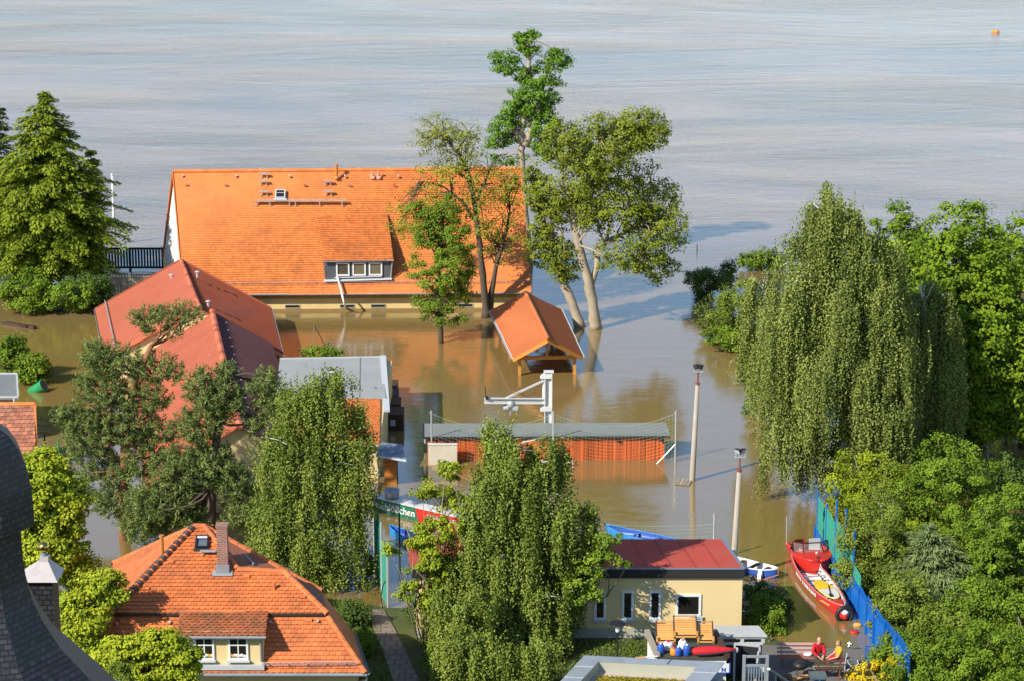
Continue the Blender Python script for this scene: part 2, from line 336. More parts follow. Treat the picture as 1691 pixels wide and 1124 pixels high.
# ================================================================ BUILDINGS
def plane_frame(poly):
    poly = [np.array(p, float) for p in poly]; n = np.zeros(3)
    for k in range(len(poly)): n += np.cross(poly[k] - poly[0], poly[(k + 1) % len(poly)] - poly[0])
    n = nrm(n); n = n if n[2] > 0 else -n
    u = nrm(np.cross((0, 0, 1), n)); return poly, n, u, np.cross(n, u)
def span(poly2, v):
    xs = []
    for k in range(len(poly2)):
        (u0, v0), (u1, v1) = poly2[k], poly2[(k + 1) % len(poly2)]
        if (v0 <= v) != (v1 <= v): xs.append(u0 + (u1 - u0) * (v - v0) / (v1 - v0))
    xs.sort(); return xs
def tiles(mb, poly, w, g, th=.03, holes=(), stagger=.5):
    """real overlapping clay tiles: each a sheet with a rounded lower lip, lying on a closed under-roof"""
    poly, n, u, v = plane_frame(poly); o = poly[0]
    p2 = [(np.dot(p - o, u), np.dot(p - o, v)) for p in poly]; mb.face([p - n * .02 for p in poly], .4)
    vmin, vmax = min(q[1] for q in p2), max(q[1] for q in p2); j = 0; vv = vmin
    W = lambda a, b, h: o + u * a + v * b + n * h
    while vv < vmax - g * .3:
        xs = span(p2, min(vv + g * .5, vmax - .01))
        for s in range(0, len(xs) - 1, 2):
            a, b = xs[s], xs[s + 1]; i0 = math.floor(a / w - (j % 2) * stagger) ; x = (i0 + (j % 2) * stagger) * w
            while x < b:
                l, r = max(a, x + .004), min(b, x + w - .004); x += w
                if r - l < .03: continue
                m = (l + r) / 2; jt = random.uniform(-.004, .004); top = min(vv + g * 1.02, vmax)
                pts = [(l, vv + .028, th * .9 + jt), (l + (r - l) * .25, vv + .006, th + jt), (m, vv, th + jt), (r - (r - l) * .25, vv + .006, th + jt), (r, vv + .028, th * .9 + jt), (r, top, .002), (l, top, .002)]
                rr = random.random(); mb.face([W(*q) for q in pts], rr)
                mb.face([W(*pts[k]) for k in range(5)] + [W(pts[k][0], pts[k][1] + .005, 0) for k in range(4, -1, -1)], rr)
        vv += g; j += 1
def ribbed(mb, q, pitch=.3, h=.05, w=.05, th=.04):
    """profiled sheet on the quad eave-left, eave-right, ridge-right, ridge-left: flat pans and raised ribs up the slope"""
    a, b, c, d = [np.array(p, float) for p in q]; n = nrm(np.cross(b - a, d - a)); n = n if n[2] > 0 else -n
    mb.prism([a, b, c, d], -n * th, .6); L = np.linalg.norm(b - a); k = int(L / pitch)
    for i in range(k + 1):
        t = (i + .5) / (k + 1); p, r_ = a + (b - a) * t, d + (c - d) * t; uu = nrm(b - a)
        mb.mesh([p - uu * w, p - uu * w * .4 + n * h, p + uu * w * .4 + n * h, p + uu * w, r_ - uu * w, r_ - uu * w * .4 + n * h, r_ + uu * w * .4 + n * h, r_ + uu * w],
                [(0, 1, 5, 4), (2, 3, 7, 6)], .0); i0 = len(mb.v) - 8; mb.f.append((i0 + 1, i0 + 2, i0 + 6, i0 + 5)); mb.r.append(.62)  # rib sides darker than tops: shade along the ribs put into the colour
def ridge_tiles(mb, a, b, rad=.12, step=.38, alt=None):
    a, b = np.array(a, float), np.array(b, float); L = np.linalg.norm(b - a); k = max(1, int(L / step)); d = (b - a) / k
    for i in range(k): mb.tube([a + d * i - A(0, 0, .02), a + d * (i + 1.06) - A(0, 0, .02)], [rad * 1.08, rad * .92], 8)
def gutter(mb, a, b, r=.075):
    a, b = np.array(a, float), np.array(b, float); d = nrm(b - a); o = nrm(np.cross(d, (0, 0, 1))); pts = []
    for p in (a, b):
        for k in range(7):
            an = math.pi * (1 + k / 6); pts.append(p + o * r * math.cos(an) + A(0, 0, 1) * r * math.sin(an))
    mb.mesh(pts, [(k, k + 1, 7 + k + 1, 7 + k) for k in range(6)] + [tuple(range(7)), tuple(range(13, 6, -1))], .5)
    mb.tube([a + o * r, b + o * r], .014, 6); mb.tube([a - o * r, b - o * r], .014, 6)
def window(parent, c, w, h, fn, right, frame_m=m_white, glass_m=m_glass, mull=0, trans=0, fw=.07, name='window', sill=True, depth=.06, up=A(0, 0, 1)):
    """casement window facing fn: frame bars, pane, sill"""
    c, fn, right = np.array(c, float), nrm(fn), nrm(right)
    f = MB()
    for s in (-1, 1):
        f.obox(c + right * s * (w / 2 - fw / 2), right * fw / 2, fn * depth / 2, up * h / 2)
        f.obox(c + up * s * (h / 2 - fw / 2), right * (w / 2 - fw), fn * depth / 2, up * fw / 2)
    for k in range(mull): f.obox(c + right * (-w / 2 + w * (k + 1) / (mull + 1)), right * .022, fn * depth * .42, up * (h / 2 - fw))
    for k in range(trans): f.obox(c + up * (h / 2 - h * .38), right * (w / 2 - fw), fn * depth * .36, up * .02)
    fo = f.build(name, frame_m, parent)
    g = MB(); g.obox(c - fn * depth * .1, right * (w / 2 - fw * .8), fn * .008, up * (h / 2 - fw * .8)); g.build('pane', glass_m, fo)
    if sill: sb = MB(); sb.obox(c - up * (h / 2 + .03) + fn * .07, right * (w / 2 + .05), fn * .1, up * .025); sb.build('sill', m_zinc_lt, fo)
    return fo

# ---------------------------------------------------------------- the long house with the steep orange roof
ZE, ZR = 1.28, 7.75
EL, ER = P(301, 489, ZE), P(877, 483, ZE); RL, RR = P(285, 283.5, ZR), P(860, 279, ZR)
EL[1] = ER[1] + (EL[1] - ER[1]) * .6
BL = Q(269, 427, 160.0); BL[2] = ZE; BR = BL + (ER - EL)
house = thing('long_house', (RL + RR) / 2 * A(1, 1, 0), 'long flooded house with steep orange tile roof and slate dormer', 'house')
hx = nrm(ER - EL); hs = nrm(RL - EL); hn = nrm(np.cross(ER - EL, RL - EL)); hs = nrm(hs - hx * np.dot(hs, hx)); fwd = nrm(np.cross(hx, (0, 0, 1)))   # fwd: towards the camera
rb = MB(); tiles(rb, [EL, ER, RR, RL], .2, .185, .055); tiles(rb, [BR, BL, RL, RR], .4, .5, .03)
roof = rb.build('roof', m_tile, house)
rt = MB(); ridge_tiles(rt, RL + A(0, 0, .03), RR + A(0, 0, .03), .13, .4); rt.build('ridge_tiles', m_tile, roof)
for e, r_ in ((EL, RL), (BL, RL), (ER, RR), (BR, RR)): vb = MB(); vb.bar(e + A(0, 0, -.06), r_ + A(0, 0, -.06), .06, .2, hn); vb.build('verge', m_tile2, roof)
# walls: front and back in yellow, gables in weathered white
back = (BL - EL) * A(1, 1, 0); bd = nrm(back); inset = .5
wl_, wr_ = EL - fwd * inset + hx * .12, ER - fwd * inset - hx * .12
bl_, br_ = BL + fwd * inset + hx * .12, BR + fwd * inset - hx * .12
def at_z(p, z): return A(p[0], p[1], z)
wb = MB(); top = ZE + .12
wb.prism([at_z(wl_, -2.5), at_z(wr_, -2.5), at_z(wr_, top), at_z(wl_, top)], -fwd * .3); wb.build('wall', m_yellow, house); wb = MB(); wb.prism([at_z(bl_, -2.5), at_z(br_, -2.5), at_z(br_, top), at_z(bl_, top)], fwd * .3)
wb.build('wall', m_yellow, house)
for (f_, b_, r_, side) in ((wl_, bl_, RL, 1), (wr_, br_, RR, -1)):
    g = MB(); q = [at_z(f_, -2.5), at_z(b_, -2.5), at_z(b_, top), at_z(r_ + hx * .12 * side, ZR - .3), at_z(f_, top)]
    g.prism(q, hx * .25 * side); gb = g.build('gable_wall', m_whitewall, house)
gw = MB(); cl = (wl_ + bl_) / 2; window(house, at_z(cl, 4.6) - hx * .03, .5, 1.2, -hx, bd, m_white, m_glass)
# eaves
e2 = MB(); gutter(e2, EL + fwd * .07 - A(0, 0, .02), ER + fwd * .07 - A(0, 0, .02), .08); e2.build('gutter', m_zinc, house)
for k in range(27): rf = MB(); p = EL + (ER - EL) * (k + .5) / 27; rf.bar(p - A(0, 0, .12), p - fwd * .5 - A(0, 0, .1), .08, .12); rf.build('rafter_end', m_brown, house)
tm = MB(); tm.obox(at_z((wl_ + wr_) / 2, .06) + fwd * .008, (wr_ - wl_) * A(1, 1, 0) / 2, fwd * .008, A(0, 0, .10)); tm.build('tide_mark', M('wet_render', (.30, .20, .08), .5, .4, 2.5), house)
wbnd = MB(); wbnd.obox(at_z((wl_ + wr_) / 2, .98) + fwd * .012, (wr_ - wl_) * A(1, 1, 0) / 2, fwd * .012, A(0, 0, .15)); wbnd.build('shaded_band', M('ochre_eave_shade', (.42, .28, .09), .9, .2, 2), house)  # shade under the eave painted as a darker strip of wall
for px in (479, 571, 623, 770):
    c = at_z(wl_ + (wr_ - wl_) * ((px - 301) / 576.0), .33) + fwd * .01
    window(house, c, .95, .24, fwd, hx, m_plinth, m_glass, fw=.035, sill=False, name='basement_window')
def rp(px, py): return on_plane(px, py, EL, hn)
def roof_fit(name, fn, m):
    b = MB(); fn(b); return b.build(name, m, house)
# snow guard along the eave
sg = MB()
for t in (.10, .24): sg.tube([EL + hs * .75 + hn * t, ER + hs * .75 + hn * t], .017, 5)
for k in range(38):
    p = EL + (ER - EL) * (k + .5) / 38 + hs * .75; sg.bar(p, p + hn * .26, .03, .02)
sg.build('snow_guard', m_zinc, house)
# roof steps, long tread, skylight, pipes, hooks
for px, py in ((436, 291), (435, 303), (436, 320.5), (541, 303), (542, 320)):
    b = MB(); p = rp(px, py)
    b.obox(p + A(0, -.12, .2), hx * .29, A(0, .13, 0), A(0, 0, .025))
    for s in (-1, 1): b.bar(p + hx * .2 * s - hs * .16, p + hx * .2 * s + A(0, -.12, .19), .05, .05); b.bar(p + hx * .2 * s + hs * .06, p + hx * .2 * s + A(0, -.2, .16), .04, .04)
    b.build('roof_step', m_galv, house)
b = MB(); p0, p1 = rp(421, 336), rp(572, 335.5); b.obox((p0 + p1) / 2 + A(0, -.14, .22), (p1 - p0) / 2, A(0, .14, 0), A(0, 0, .025))
for px in (423, 446, 478, 488, 528, 565): p = rp(px, 337); b.bar(p - hs * .15, p + A(0, -.14, .2), .06, .05); b.bar(p + hs * .1, p + A(0, -.2, .18), .05, .04)
b.build('roof_walkway', m_galv, house)
c = rp(463, 322)
sk = window(house, c + hn * .08, .66, .70, hn, hx, m_zinc_lt, m_glass, trans=1, fw=.07, name='skylight', sill=False, depth=.14, up=hs)
b = MB(); b.obox(c - hs * .42 + hn * .05, hx * .42, hn * .02, hs * .09); b.build('flashing', m_zinc_lt, sk)
b = MB(); p = rp(556, 295); b.tube([p - A(0, 0, .1), p + A(0, 0, .92)], .095, 10); b.tube([p + A(0, 0, .84), p + A(0, 0, .95)], .13, 10); b.tube([p + hn * .02, p + A(0, 0, .16)], [.2, .1], 10); b.build('vent_pipe', m_timber_or, house)
for px in (615, 625):
    b = MB(); p = rp(px, 293); b.tube([p - A(0, 0, .1), p + A(0, 0, .34)], .06, 8); b.tube([p + A(0, 0, .34), p + A(0, 0, .40)], .11, 8); b.obox(p + hn * .03, hx * .13, hs * .16, hn * .02); b.build('vent_pipe', M('pink_vent', (.62, .34, .26), .6), house)
for px in (302, 390, 478, 569.5, 657, 743, 843): hk = MB(); p = rp(px, 291.5); hk.bar(p, p + hn * .14 - hs * .02, .07, .14); hk.bar(p - hs * .12, p + hn * .12, .05, .05); hk.build('roof_hook', m_copper, house)
for px in (309, 374, 504, 577, 651): hk = MB(); p = rp(px, 307); hk.obox(p + hn * .04, hx * .1, hs * .06, hn * .03); hk.build('vent_tile', m_tile_dark, house)
# shed dormer with three windows
db0, db1 = rp(537, 463), rp(646, 460)
dfy = (db0[1] + db1[1]) / 2; t0, t1 = Q(536.5, 428, db0[1]), Q(648, 426, db1[1]); s0, s1 = rp(524, 356.5), rp(638, 354)
dor = MB(); dor.prism([db0, db1, t1, t0], A(0, .12, 0)); dz = dor.build('dormer', m_dormer, house)
for (a, t, s) in ((db0, t0, s0), (db1, t1, s1)):
    b = MB(); b.prism([a, t - A(0, 0, .02), s - A(0, 0, .02)], hx * (.08 if a is db0 else -.08)); b.build('dormer_cheek', m_dormer, dz)
ov = A(0, -.18, -.09); b = MB(); tiles(b, [t0 + ov - hx * .08, t1 + ov + hx * .08, s1 + hx * .08, s0 - hx * .08], .2, .185, .055); b.build('dormer_roof', m_tile, dz)
b = MB(); gutter(b, t0 + ov * 1.3 - hx * .1, t1 + ov * 1.3 + hx * .1, .06); b.tube([t1 + ov * 1.3 + hx * .02 - A(0, 0, .03), t1 + A(.0, -.08, -.25), db1 + A(-.02, -.09, .05)], .045, 8); b.build('dormer_gutter', m_zinc, dz)
b = MB(); b.obox((db0 + db1) / 2 + A(0, -.12, .02), (db1 - db0) / 2 + hx * .06, A(0, .16, 0), A(0, .06, .03)); b.obox((db0 + db1) / 2 + A(0, -.09, .17), (db1 - db0) * .36, A(0, .09, 0), A(0, 0, .02)); b.build('dormer_flashing', m_zinc_lt, dz)
dn = nrm(A(-hx[1], hx[0], 0)) * -1
for k, (xa, xb) in enumerate(((555, 577), (582, 604), (609, 631))):
    ca, cb = Q(xa, 445.5, db0[1]), Q(xb, 444.5, db0[1]); w = cb[0] - ca[0]; c = (ca + cb) / 2 + (db1 - db0) * A(0, 1, 0) * ((c_ := ((ca + cb) / 2)[0] - db0[0]) / (db1[0] - db0[0])); c[1] -= .035
    window(dz, c, w, .86, dn, hx, m_white, m_pane if k else M('open_sash_pane', (.09, .07, .05), .1), fw=.09, sill=False, depth=.1)
# white drain hose let down from the dormer into the water
hp = [Q(556.5, 457, db0[1] - .2), Q(559, 464, db0[1] - .35), Q(563, 478, db0[1] - .9), Q(566, 492, EL[1] - .45), Q(569, 502, EL[1] - .5), P(572, 512, -.1)]
b = MB(); b.tube(hp, .07, 8); tag(b.build('drain_hose', m_white, None, True), 'white drain hose hanging from dormer window into the water', 'hose')

# ---------------------------------------------------------------- red metal-roofed wing in two stepped parts
wing = thing('red_roofed_wing', P(300, 560, 0), 'low building with stepped red sheet metal roofs, half hidden by pines', 'building')
za, zb = 4.2, 1.2
fL, fR, nL, nR = P(157, 511, zb), P(447, 509, zb), P(173, 591, zb), P(468, 590, zb); F0, N0 = P(299, 430, za), P(331, 511, za)
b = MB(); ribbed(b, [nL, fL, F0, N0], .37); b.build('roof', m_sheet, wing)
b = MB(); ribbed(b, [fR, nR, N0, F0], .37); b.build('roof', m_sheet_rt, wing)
b = MB(); ridge_tiles(b, F0, N0, .12, .5)
for e, r_ in ((fL, F0), (fR, F0), (nL, N0)): b.bar(e, r_ + A(0, 0, .03), .1, .14)
b.build('ridge_cap', m_sheet, wing)
b = MB(); ridge_tiles(b, nR + A(0, -.1, .03), N0 + (nR - N0) * .25 + A(0, -.1, .03), .15, .36); b.build('verge_tiles', m_tile, wing)
b = MB(); b.prism([at_z(nL + A(.25, .2, 0), -2), at_z(nR + A(-.2, .2, 0), -2), nR + A(-.2, .2, -.04), N0 + A(0, .2, -.06), nL + A(.25, .2, -.04)], A(0, .25, 0))
b.prism([at_z(fL + A(.3, -.3, 0), -2), at_z(nL + A(.3, .3, 0), -2), nL + A(.3, .3, .05), fL + A(.3, -.3, .05)], A(.25, 0, 0)); b.prism([at_z(fR + A(-.3, -.3, 0), -2), at_z(nR + A(-.3, .3, 0), -2), nR + A(-.3, .3, .05), fR + A(-.3, -.3, .05)], A(-.25, 0, 0))
b.prism([at_z(fL + A(.3, -.3, 0), -2), at_z(fR + A(-.3, -.3, 0), -2), fR + A(-.3, -.3, -.04), F0 + A(0, -.3, -.06), fL + A(.3, -.3, -.04)], A(0, -.25, 0)); b.build('wall', m_cream, wing)
for e0, e1 in ((fR, nR), (nL, fL)): b = MB(); gutter(b, e0, e1, .075); b.build('gutter', m_zinc, wing)
wn_ = nrm(np.cross(fL - nL, N0 - nL)); wn_ = wn_ if wn_[2] > 0 else -wn_
b = MB(); a0, a1 = nL + (N0 - nL) * .13, fL + (F0 - fL) * .13
for t in (.08, .2): b.tube([a0 + wn_ * t, a1 + wn_ * t], .02, 5)
for k in range(14): p = a0 + (a1 - a0) * k / 13; b.bar(p, p + wn_ * .22, .03, .03)
b.build('snow_guard', m_galv, wing)
for px, py, pl_ in ((283, 461, (nL, wn_)), (326, 456, None), (344, 505, None)):
    n2 = nrm(np.cross(fR - nR, N0 - nR)); n2 = n2 if n2[2] > 0 else -n2
    p = on_plane(px, py, *(pl_ or (nR, n2))); b = MB(); b.tube([p - A(0, 0, .1), p + A(0, 0, .25)], .07, 8); b.tube([p + A(0, 0, .25), p + A(0, 0, .31)], [.16, .1], 8); b.build('vent_pipe', m_copper, wing)
# nearer, steeper part
zc, zd = 3.85, 1.1; yn = 112.5
C0 = P(350, 515, zc); C1 = Q(381, 700, yn); C1[2] = zc; C1[0] = (383 - 845.5) / 35.0
lx = 4.6; dcr = nrm((C1 - C0) * A(1, 1, 0)); side = A(dcr[1], -dcr[0], 0)
if side[0] > 0: side = -side
cL, cR, dL, dR = C0 + side * lx, C0 - side * 3.4, C1 + side * lx, C1 - side * 3.4
for p in (cL, dL): p[2] = zd
for p in (cR, dR): p[2] = 1.8
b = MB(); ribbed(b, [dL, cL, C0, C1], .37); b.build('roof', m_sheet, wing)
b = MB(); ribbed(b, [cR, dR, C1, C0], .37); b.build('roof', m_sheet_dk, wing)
b = MB(); ridge_tiles(b, C0 + A(0, 0, .02), C1 + A(0, 0, .02), .17, .5); b.build('ridge_cap', m_sheet, wing)
b = MB(); b.prism([at_z(dL - side * .3 + A(0, .3, 0), -2), at_z(dR + side * .3 + A(0, .3, 0), -2), dR + side * .3 + A(0, .3, -.05), C1 + A(0, .3, -.1), dL - side * .3 + A(0, .3, -.05)], A(0, .25, 0)); b.build('wall', m_cream, wing)
#  small white snow hooks either side of the ridge
for sd, ra, rb_ in ((1, .16, .9), (-1, .10, .9)):
    for k in range(12):
        b = MB(); t = .06 + k * .075; c = C0 + (C1 - C0) * t + (cL - C0 if sd > 0 else cR - C0) * (.13 if sd > 0 else .2) + A(0, 0, .07); d1 = side * sd
        b.bar(c - dcr * .11, c + d1 * .08, .022, .015); b.bar(c + d1 * .08, c + dcr * .11, .022, .015); b.build('snow_hook', m_galv, wing)
# low cream extension in front of it
x0, x1 = Q(285, 800, 110.4), Q(412, 800, 110.4); b = MB(); b.box(((x0[0] + x1[0]) / 2, 111.3, .0), (x1[0] - x0[0], 1.8, 3.2)); b.build('porch', m_cream, wing)

# ---------------------------------------------------------------- annex with flat grey roof and a tiled lower slope
ann = thing('grey_roofed_annex', P(560, 700, 0), 'annex with flat grey roof and orange tiled lower slope behind birch', 'building')
a0, a1 = P(462, 592, 2.75), P(632, 589, 2.75); f0, f1 = P(455, 657, 2.7), P(637, 656, 2.7); g0, g1 = P(452, 735, 1.75), P(631, 735, 1.75)
b = MB(); b.prism([f0, f1, a1, a0], (0, 0, -.14)); rf_ = b.build('flat_roof', m_felt_lt, ann)
b = MB(); b.bar(a1 + A(.02, .05, .03), P(638.5, 678, 2.55), .32, .12); b.bar(a0, a1, .12, .1); b.build('roof_edge', m_zinc_lt, rf_)
b = MB(); b.bar(a0 + (a1 - a0) * .78 + A(0, 0, .01), f0 + (f1 - f0) * .76 + A(0, 0, .01), .04, .03); b.build('roof_seam', m_felt_gr, rf_)
b = MB(); tiles(b, [g0, g1 - A(.12, 0, 0), f1 - A(.28, 0, .05), f0 - A(0, 0, .05)], .2, .17, .03); b.build('tiled_slope', m_tile, ann)
b = MB(); gutter(b, g0 + A(0, -.06, 0), g1 + A(0, -.06, 0), .07); b.tube([g1 + A(-.25, -.02, -.05), at_z(g1 + A(-.25, .2, 0), 1.5), at_z(g1 + A(-.25, .2, 0), -.4)], .05, 8); b.build('gutter', m_zinc_lt, ann)
b = MB(); xr = g1[0] - .12; b.prism([(g0[0], g0[1] + .3, -2), (xr, g0[1] + .3, -2), (xr, g0[1] + .3, 1.8), (g0[0], g0[1] + .3, 1.8)], A(0, .25, 0))
b.prism([(xr, g0[1] + .56, -2), (xr, a1[1] - .2, -2), (xr, a1[1] - .2, 2.6), (xr, f1[1], 2.55), (xr, g0[1] + .56, 1.75)], A(-.25, 0, 0))
b.prism([(a0[0], a1[1] - .25, -2), (xr - .25, a1[1] - .25, -2), (xr - .25, a1[1] - .25, 2.6), (a0[0], a1[1] - .25, 2.6)], A(0, .2, 0)); b.build('wall', m_cream, ann)
# dark lean-to of stepped boxes down its side
b = MB()
for (xa, xb, yt, yb_) in ((640, 656, 638, 655), (640, 657, 653, 672), (640, 661, 667, 690), (640, 666, 684, 711)):
    pb_ = P(xa, yb_, 0); w = (xb - xa) / ppm(pb_); zt = CAMH - pb_[1] * math.tan(PITCH + math.atan((yt - 562) / FPX)); b.box((pb_[0] + w / 2, pb_[1] + .75, zt / 2 - .5), (w, 1.5, zt + 1))
so = b.build('stepped_lean_to', m_brown, ann)
b = MB(); p = P(649, 700, .35); b.box((p[0], P(650, 711, 0)[1] - .01, .45), (.26, .02, .34)); b.build('notice', m_zinc_lt, so)
# small shed with sheet canopy at its near corner
shed = thing('canopy_shed', P(640, 800, 0), 'small orange timber shed under a blue-grey sheet canopy beside annex', 'shed')
zs = 1.45; q0, q1, q2, q3 = P(629, 729, 2.0), P(663, 733, 2.0), P(671, 758, 1.62), P(621, 750, 1.62)
b = MB(); b.prism([q3, q2, q1, q0], (0, 0, -.07)); b.build('canopy_roof', m_lead, shed)
b = MB(); b.bar(q3 - A(0, .02, .06), q2 - A(0, .02, .06), .04, .1); b.build('canopy_edge', m_zinc_lt, shed)
pb0, pb1 = P(623, 799, 0), P(655, 799, 0); b = MB(); b.box(((pb0[0] + pb1[0]) / 2 + .2, pb0[1] + .8, .2), (pb1[0] - pb0[0] - .4, 1.5, 2.8)); b.build('cabin', m_brown, shed)
b = MB(); b.box((pb1[0] - .3, pb0[1] + .0, .2), (.62, .05, 2.5)); dr = b.build('door', m_timber_or, shed)
b = MB(); b.bar((pb0[0] + .1, pb0[1] - .1, 1.25), (pb1[0] + .05, pb0[1] - .1, 1.32), .05, .05); b.bar((pb0[0] + .1, pb0[1] - .12, .98), (pb1[0] - .1, pb0[1] - .12, 1.2), .04, .05); b.build('battens', m_timber, shed)

# ---------------------------------------------------------------- yellow hut with the flat red roof
hut = thing('yellow_hut', P(1060, 1048, .35), 'cream yellow hut with red felt roof, dark fascia and narrow windows', 'building')
Yh, zt = 94.0, 2.98
xl, xr = Q(687, 1000, Yh)[0], Q(1225, 1000, Yh)[0]
b = MB(); b.box(((xl + xr) / 2, Yh + 1.6, 1.4), (xr - xl, 3.2, 3.2)); b.build('wall', m_cream, hut)
b = MB(); b.box(((xl + xr) / 2, Yh - .015, .28), (xr - xl + .02, .03, .9)); b.build('plinth', m_plinth, hut)
r0, r1, r2, r3 = A(xl - .15, Yh - .12, 3.38), P(1228.5, 937.5, 3.38), P(1194, 895, 3.2), A(xl - .6, 98.0, 3.2); r1[1] = Yh - .12
r2 = A(r2[0], 98.0, 3.2)
b = MB(); b.prism([r0, r1, r2, r3], (0, 0, -.1)); ro = b.build('roof', m_felt_rd, hut)
m_seam = M('seam_red', (.34, .05, .04), .7)
for k in range(1, 14):
    b = MB(); t = k / 14; b.bar(r0 + (r1 - r0) * t + A(0, 0, .012), r3 + (r2 - r3) * t + A(0, 0, .012), .05, .02); b.build('roof_seam', m_seam, ro)
b = MB(); b.bar(r0 + A(0, -.01, -.0), r1 + A(0, -.01, 0), .08, .05); b.bar(r1, r2, .12, .06); b.build('roof_edge', m_lead, ro)
b = MB(); b.box(((r0[0] + r1[0]) / 2, Yh - .08, 3.17), (r1[0] - r0[0], .1, .36)); b.box(((r0[0] + r1[0]) / 2, Yh - .07, 2.975), (r1[0] - r0[0] - .03, .1, .03))
b.build('fascia', m_slate_trim, hut)
def hutwin(x0, x1, y0, y1, nm='window', **k):
    a, c = Q(x0, y0, Yh), Q(x1, y1, Yh); return window(hut, ((a[0] + c[0]) / 2, Yh - .02, (a[2] + c[2]) / 2), c[0] - a[0], a[2] - c[2], A(0, -1, 0), A(1, 0, 0), frame_m=m_white, name=nm, **k)
for x0 in (730, 778, 826, 870, 936, 981.5, 1027, 1072): hutwin(x0, x0 + 19, 974, 1022, fw=.1)
w = hutwin(1116, 1157, 980, 1030, fw=.1, sill=False)
a, c = Q(1118, 1013, Yh), Q(1155, 1031, Yh); b = MB(); b.box(((a[0] + c[0]) / 2, Yh - .045, (a[2] + c[2]) / 2), (c[0] - a[0], .05, a[2] - c[2])); b.build('lower_panel', m_white, w)
a, c = Q(1137, 1015, Yh), Q(1159.5, 1030, Yh)
board = thing('notice_board', ((a[0] + c[0]) / 2, Yh - .1, c[2]), 'small pale blue notice board leaning on hut door panel', 'sign')
b = MB(); b.box(((a[0] + c[0]) / 2, Yh - .1, (a[2] + c[2]) / 2), (c[0] - a[0], .03, a[2] - c[2])); b.build('panel', M('pale_blue_board', (.50, .58, .66), .5), board)
b = MB()
for k, wd in enumerate((.34, .42, .38, .40)): b.box(((a[0] + c[0]) / 2 + random.uniform(-.02, .02), Yh - .119, a[2] - .07 - k * .075), (wd, .006, .022))
b.build('lettering', m_black, board)
# ================================================================ TREES AND BUSHES
def fast_quads(name, V, rnd, m, parent):
    n = len(V) // 4; me = bpy.data.meshes.new(name); off = OFF[parent.name]
    me.vertices.add(4 * n); me.loops.add(4 * n); me.polygons.add(n)
    me.vertices.foreach_set('co', (V - off).astype(np.float32).ravel()); me.loops.foreach_set('vertex_index', np.arange(4 * n, dtype=np.int32))
    me.polygons.foreach_set('loop_start', np.arange(0, 4 * n, 4, dtype=np.int32)); me.polygons.foreach_set('loop_total', np.full(n, 4, np.int32))
    me.update(calc_edges=True); at = me.attributes.new('rnd', 'FLOAT', 'FACE'); at.data.foreach_set('value', rnd.astype(np.float32))
    return link_mesh(name, me, m, parent)
def unit(n):
    v = rng.normal(size=(n, 3)); return v / np.linalg.norm(v, axis=1, keepdims=True)
def leaf_quads(C, nor, tan, ln, wd):
    """one kite-shaped, slightly folded leaf at each centre"""
    nor = nor / (np.linalg.norm(nor, axis=1, keepdims=True) + 1e-9); tan = tan - nor * (tan * nor).sum(1, keepdims=True); tan = tan / (np.linalg.norm(tan, axis=1, keepdims=True) + 1e-9)
    b = np.cross(nor, tan); n = len(C); ln = (ln * rng.uniform(.7, 1.25, n))[:, None]; wd = (wd * rng.uniform(.75, 1.2, n))[:, None]
    fold = nor * wd * .16; V = np.empty((n, 4, 3))
    V[:, 0] = C - tan * ln * .5; V[:, 1] = C + b * wd * .5 - tan * ln * .05 + fold; V[:, 2] = C + tan * ln * .5; V[:, 3] = C - b * wd * .5 - tan * ln * .05 + fold
    return V.reshape(-1, 3)
def blob(Y, px, py, rx, ry, rd=None):
    """an ellipsoid of foliage seen at photo pixel px,py with pixel radii, at distance Y"""
    c = Q(px, py, Y); s = ppm(c); return (c, A(rx / s, (rd if rd is not None else min(rx, ry) * 1.0) / s, ry / s))
def sample_blobs(blobs, K, shell=.75):
    w = np.array([(r[0] * r[1] * r[2]) ** (.7) for c, r in blobs]); w /= w.sum(); pick = rng.choice(len(blobs), K, p=w)
    d = unit(K); rad = 1 - shell * rng.random(K) ** 1.6 * .9
    C = np.array([blobs[i][0] for i in pick]); Rr = np.array([blobs[i][1] for i in pick]); return C + d * Rr * rad[:, None], d
def limb(mb, a, b, r0, r1, sag=.25, n=6, k=5):
    a, b = np.array(a), np.array(b); L = np.linalg.norm(b - a); off = rng.normal(size=3) * L * .07 + A(0, 0, sag * L * .5)
    pts = [a + (b - a) * t + off * math.sin(math.pi * t) + (rng.normal(size=3) * L * .025 if 0 < t < 1 else 0) for t in np.linspace(0, 1, k)]
    mb.tube(pts, list(np.linspace(r0, r1, k)), n, r=.5); return pts
def trunk_at(path, t):
    f = t * (len(path) - 1); i = min(int(f), len(path) - 2); return np.array(path[i]) * (1 - (f - i)) + np.array(path[i + 1]) * (f - i)
def tree_root(name, base, label, cat, group): return thing(name, base, label, cat, group)
def clumpy(root, blobs, clumps, per, rc, leaf, m, flat=.6, shell=.75, updir=.5, name='crown', gap=None):
    C, D = sample_blobs(blobs, clumps, shell); ts = rng.random(clumps)
    per = int(per * 1.35); leaf *= .84; n = clumps * per; cc = np.repeat(C, per, 0); dd = np.repeat(D, per, 0); rr = np.repeat(rc * rng.uniform(.55, 1.35, clumps), per)[:, None]
    q = unit(n) * (rng.random((n, 1)) ** .45); p = cc + q * rr * A(1, 1, flat)
    nor = q * .55 + dd * .5 + A(-.2, -.17, .2 + updir * .6) + rng.normal(size=(n, 3)) * .45; tan = rng.normal(size=(n, 3)) + A(0, 0, -.5)
    rnd = np.clip(np.repeat(ts, per) * .55 + rng.random(n) * .45, 0, 1)
    fast_quads(name, leaf_quads(p, nor, tan, leaf, leaf * .62), rnd, m, root); return C
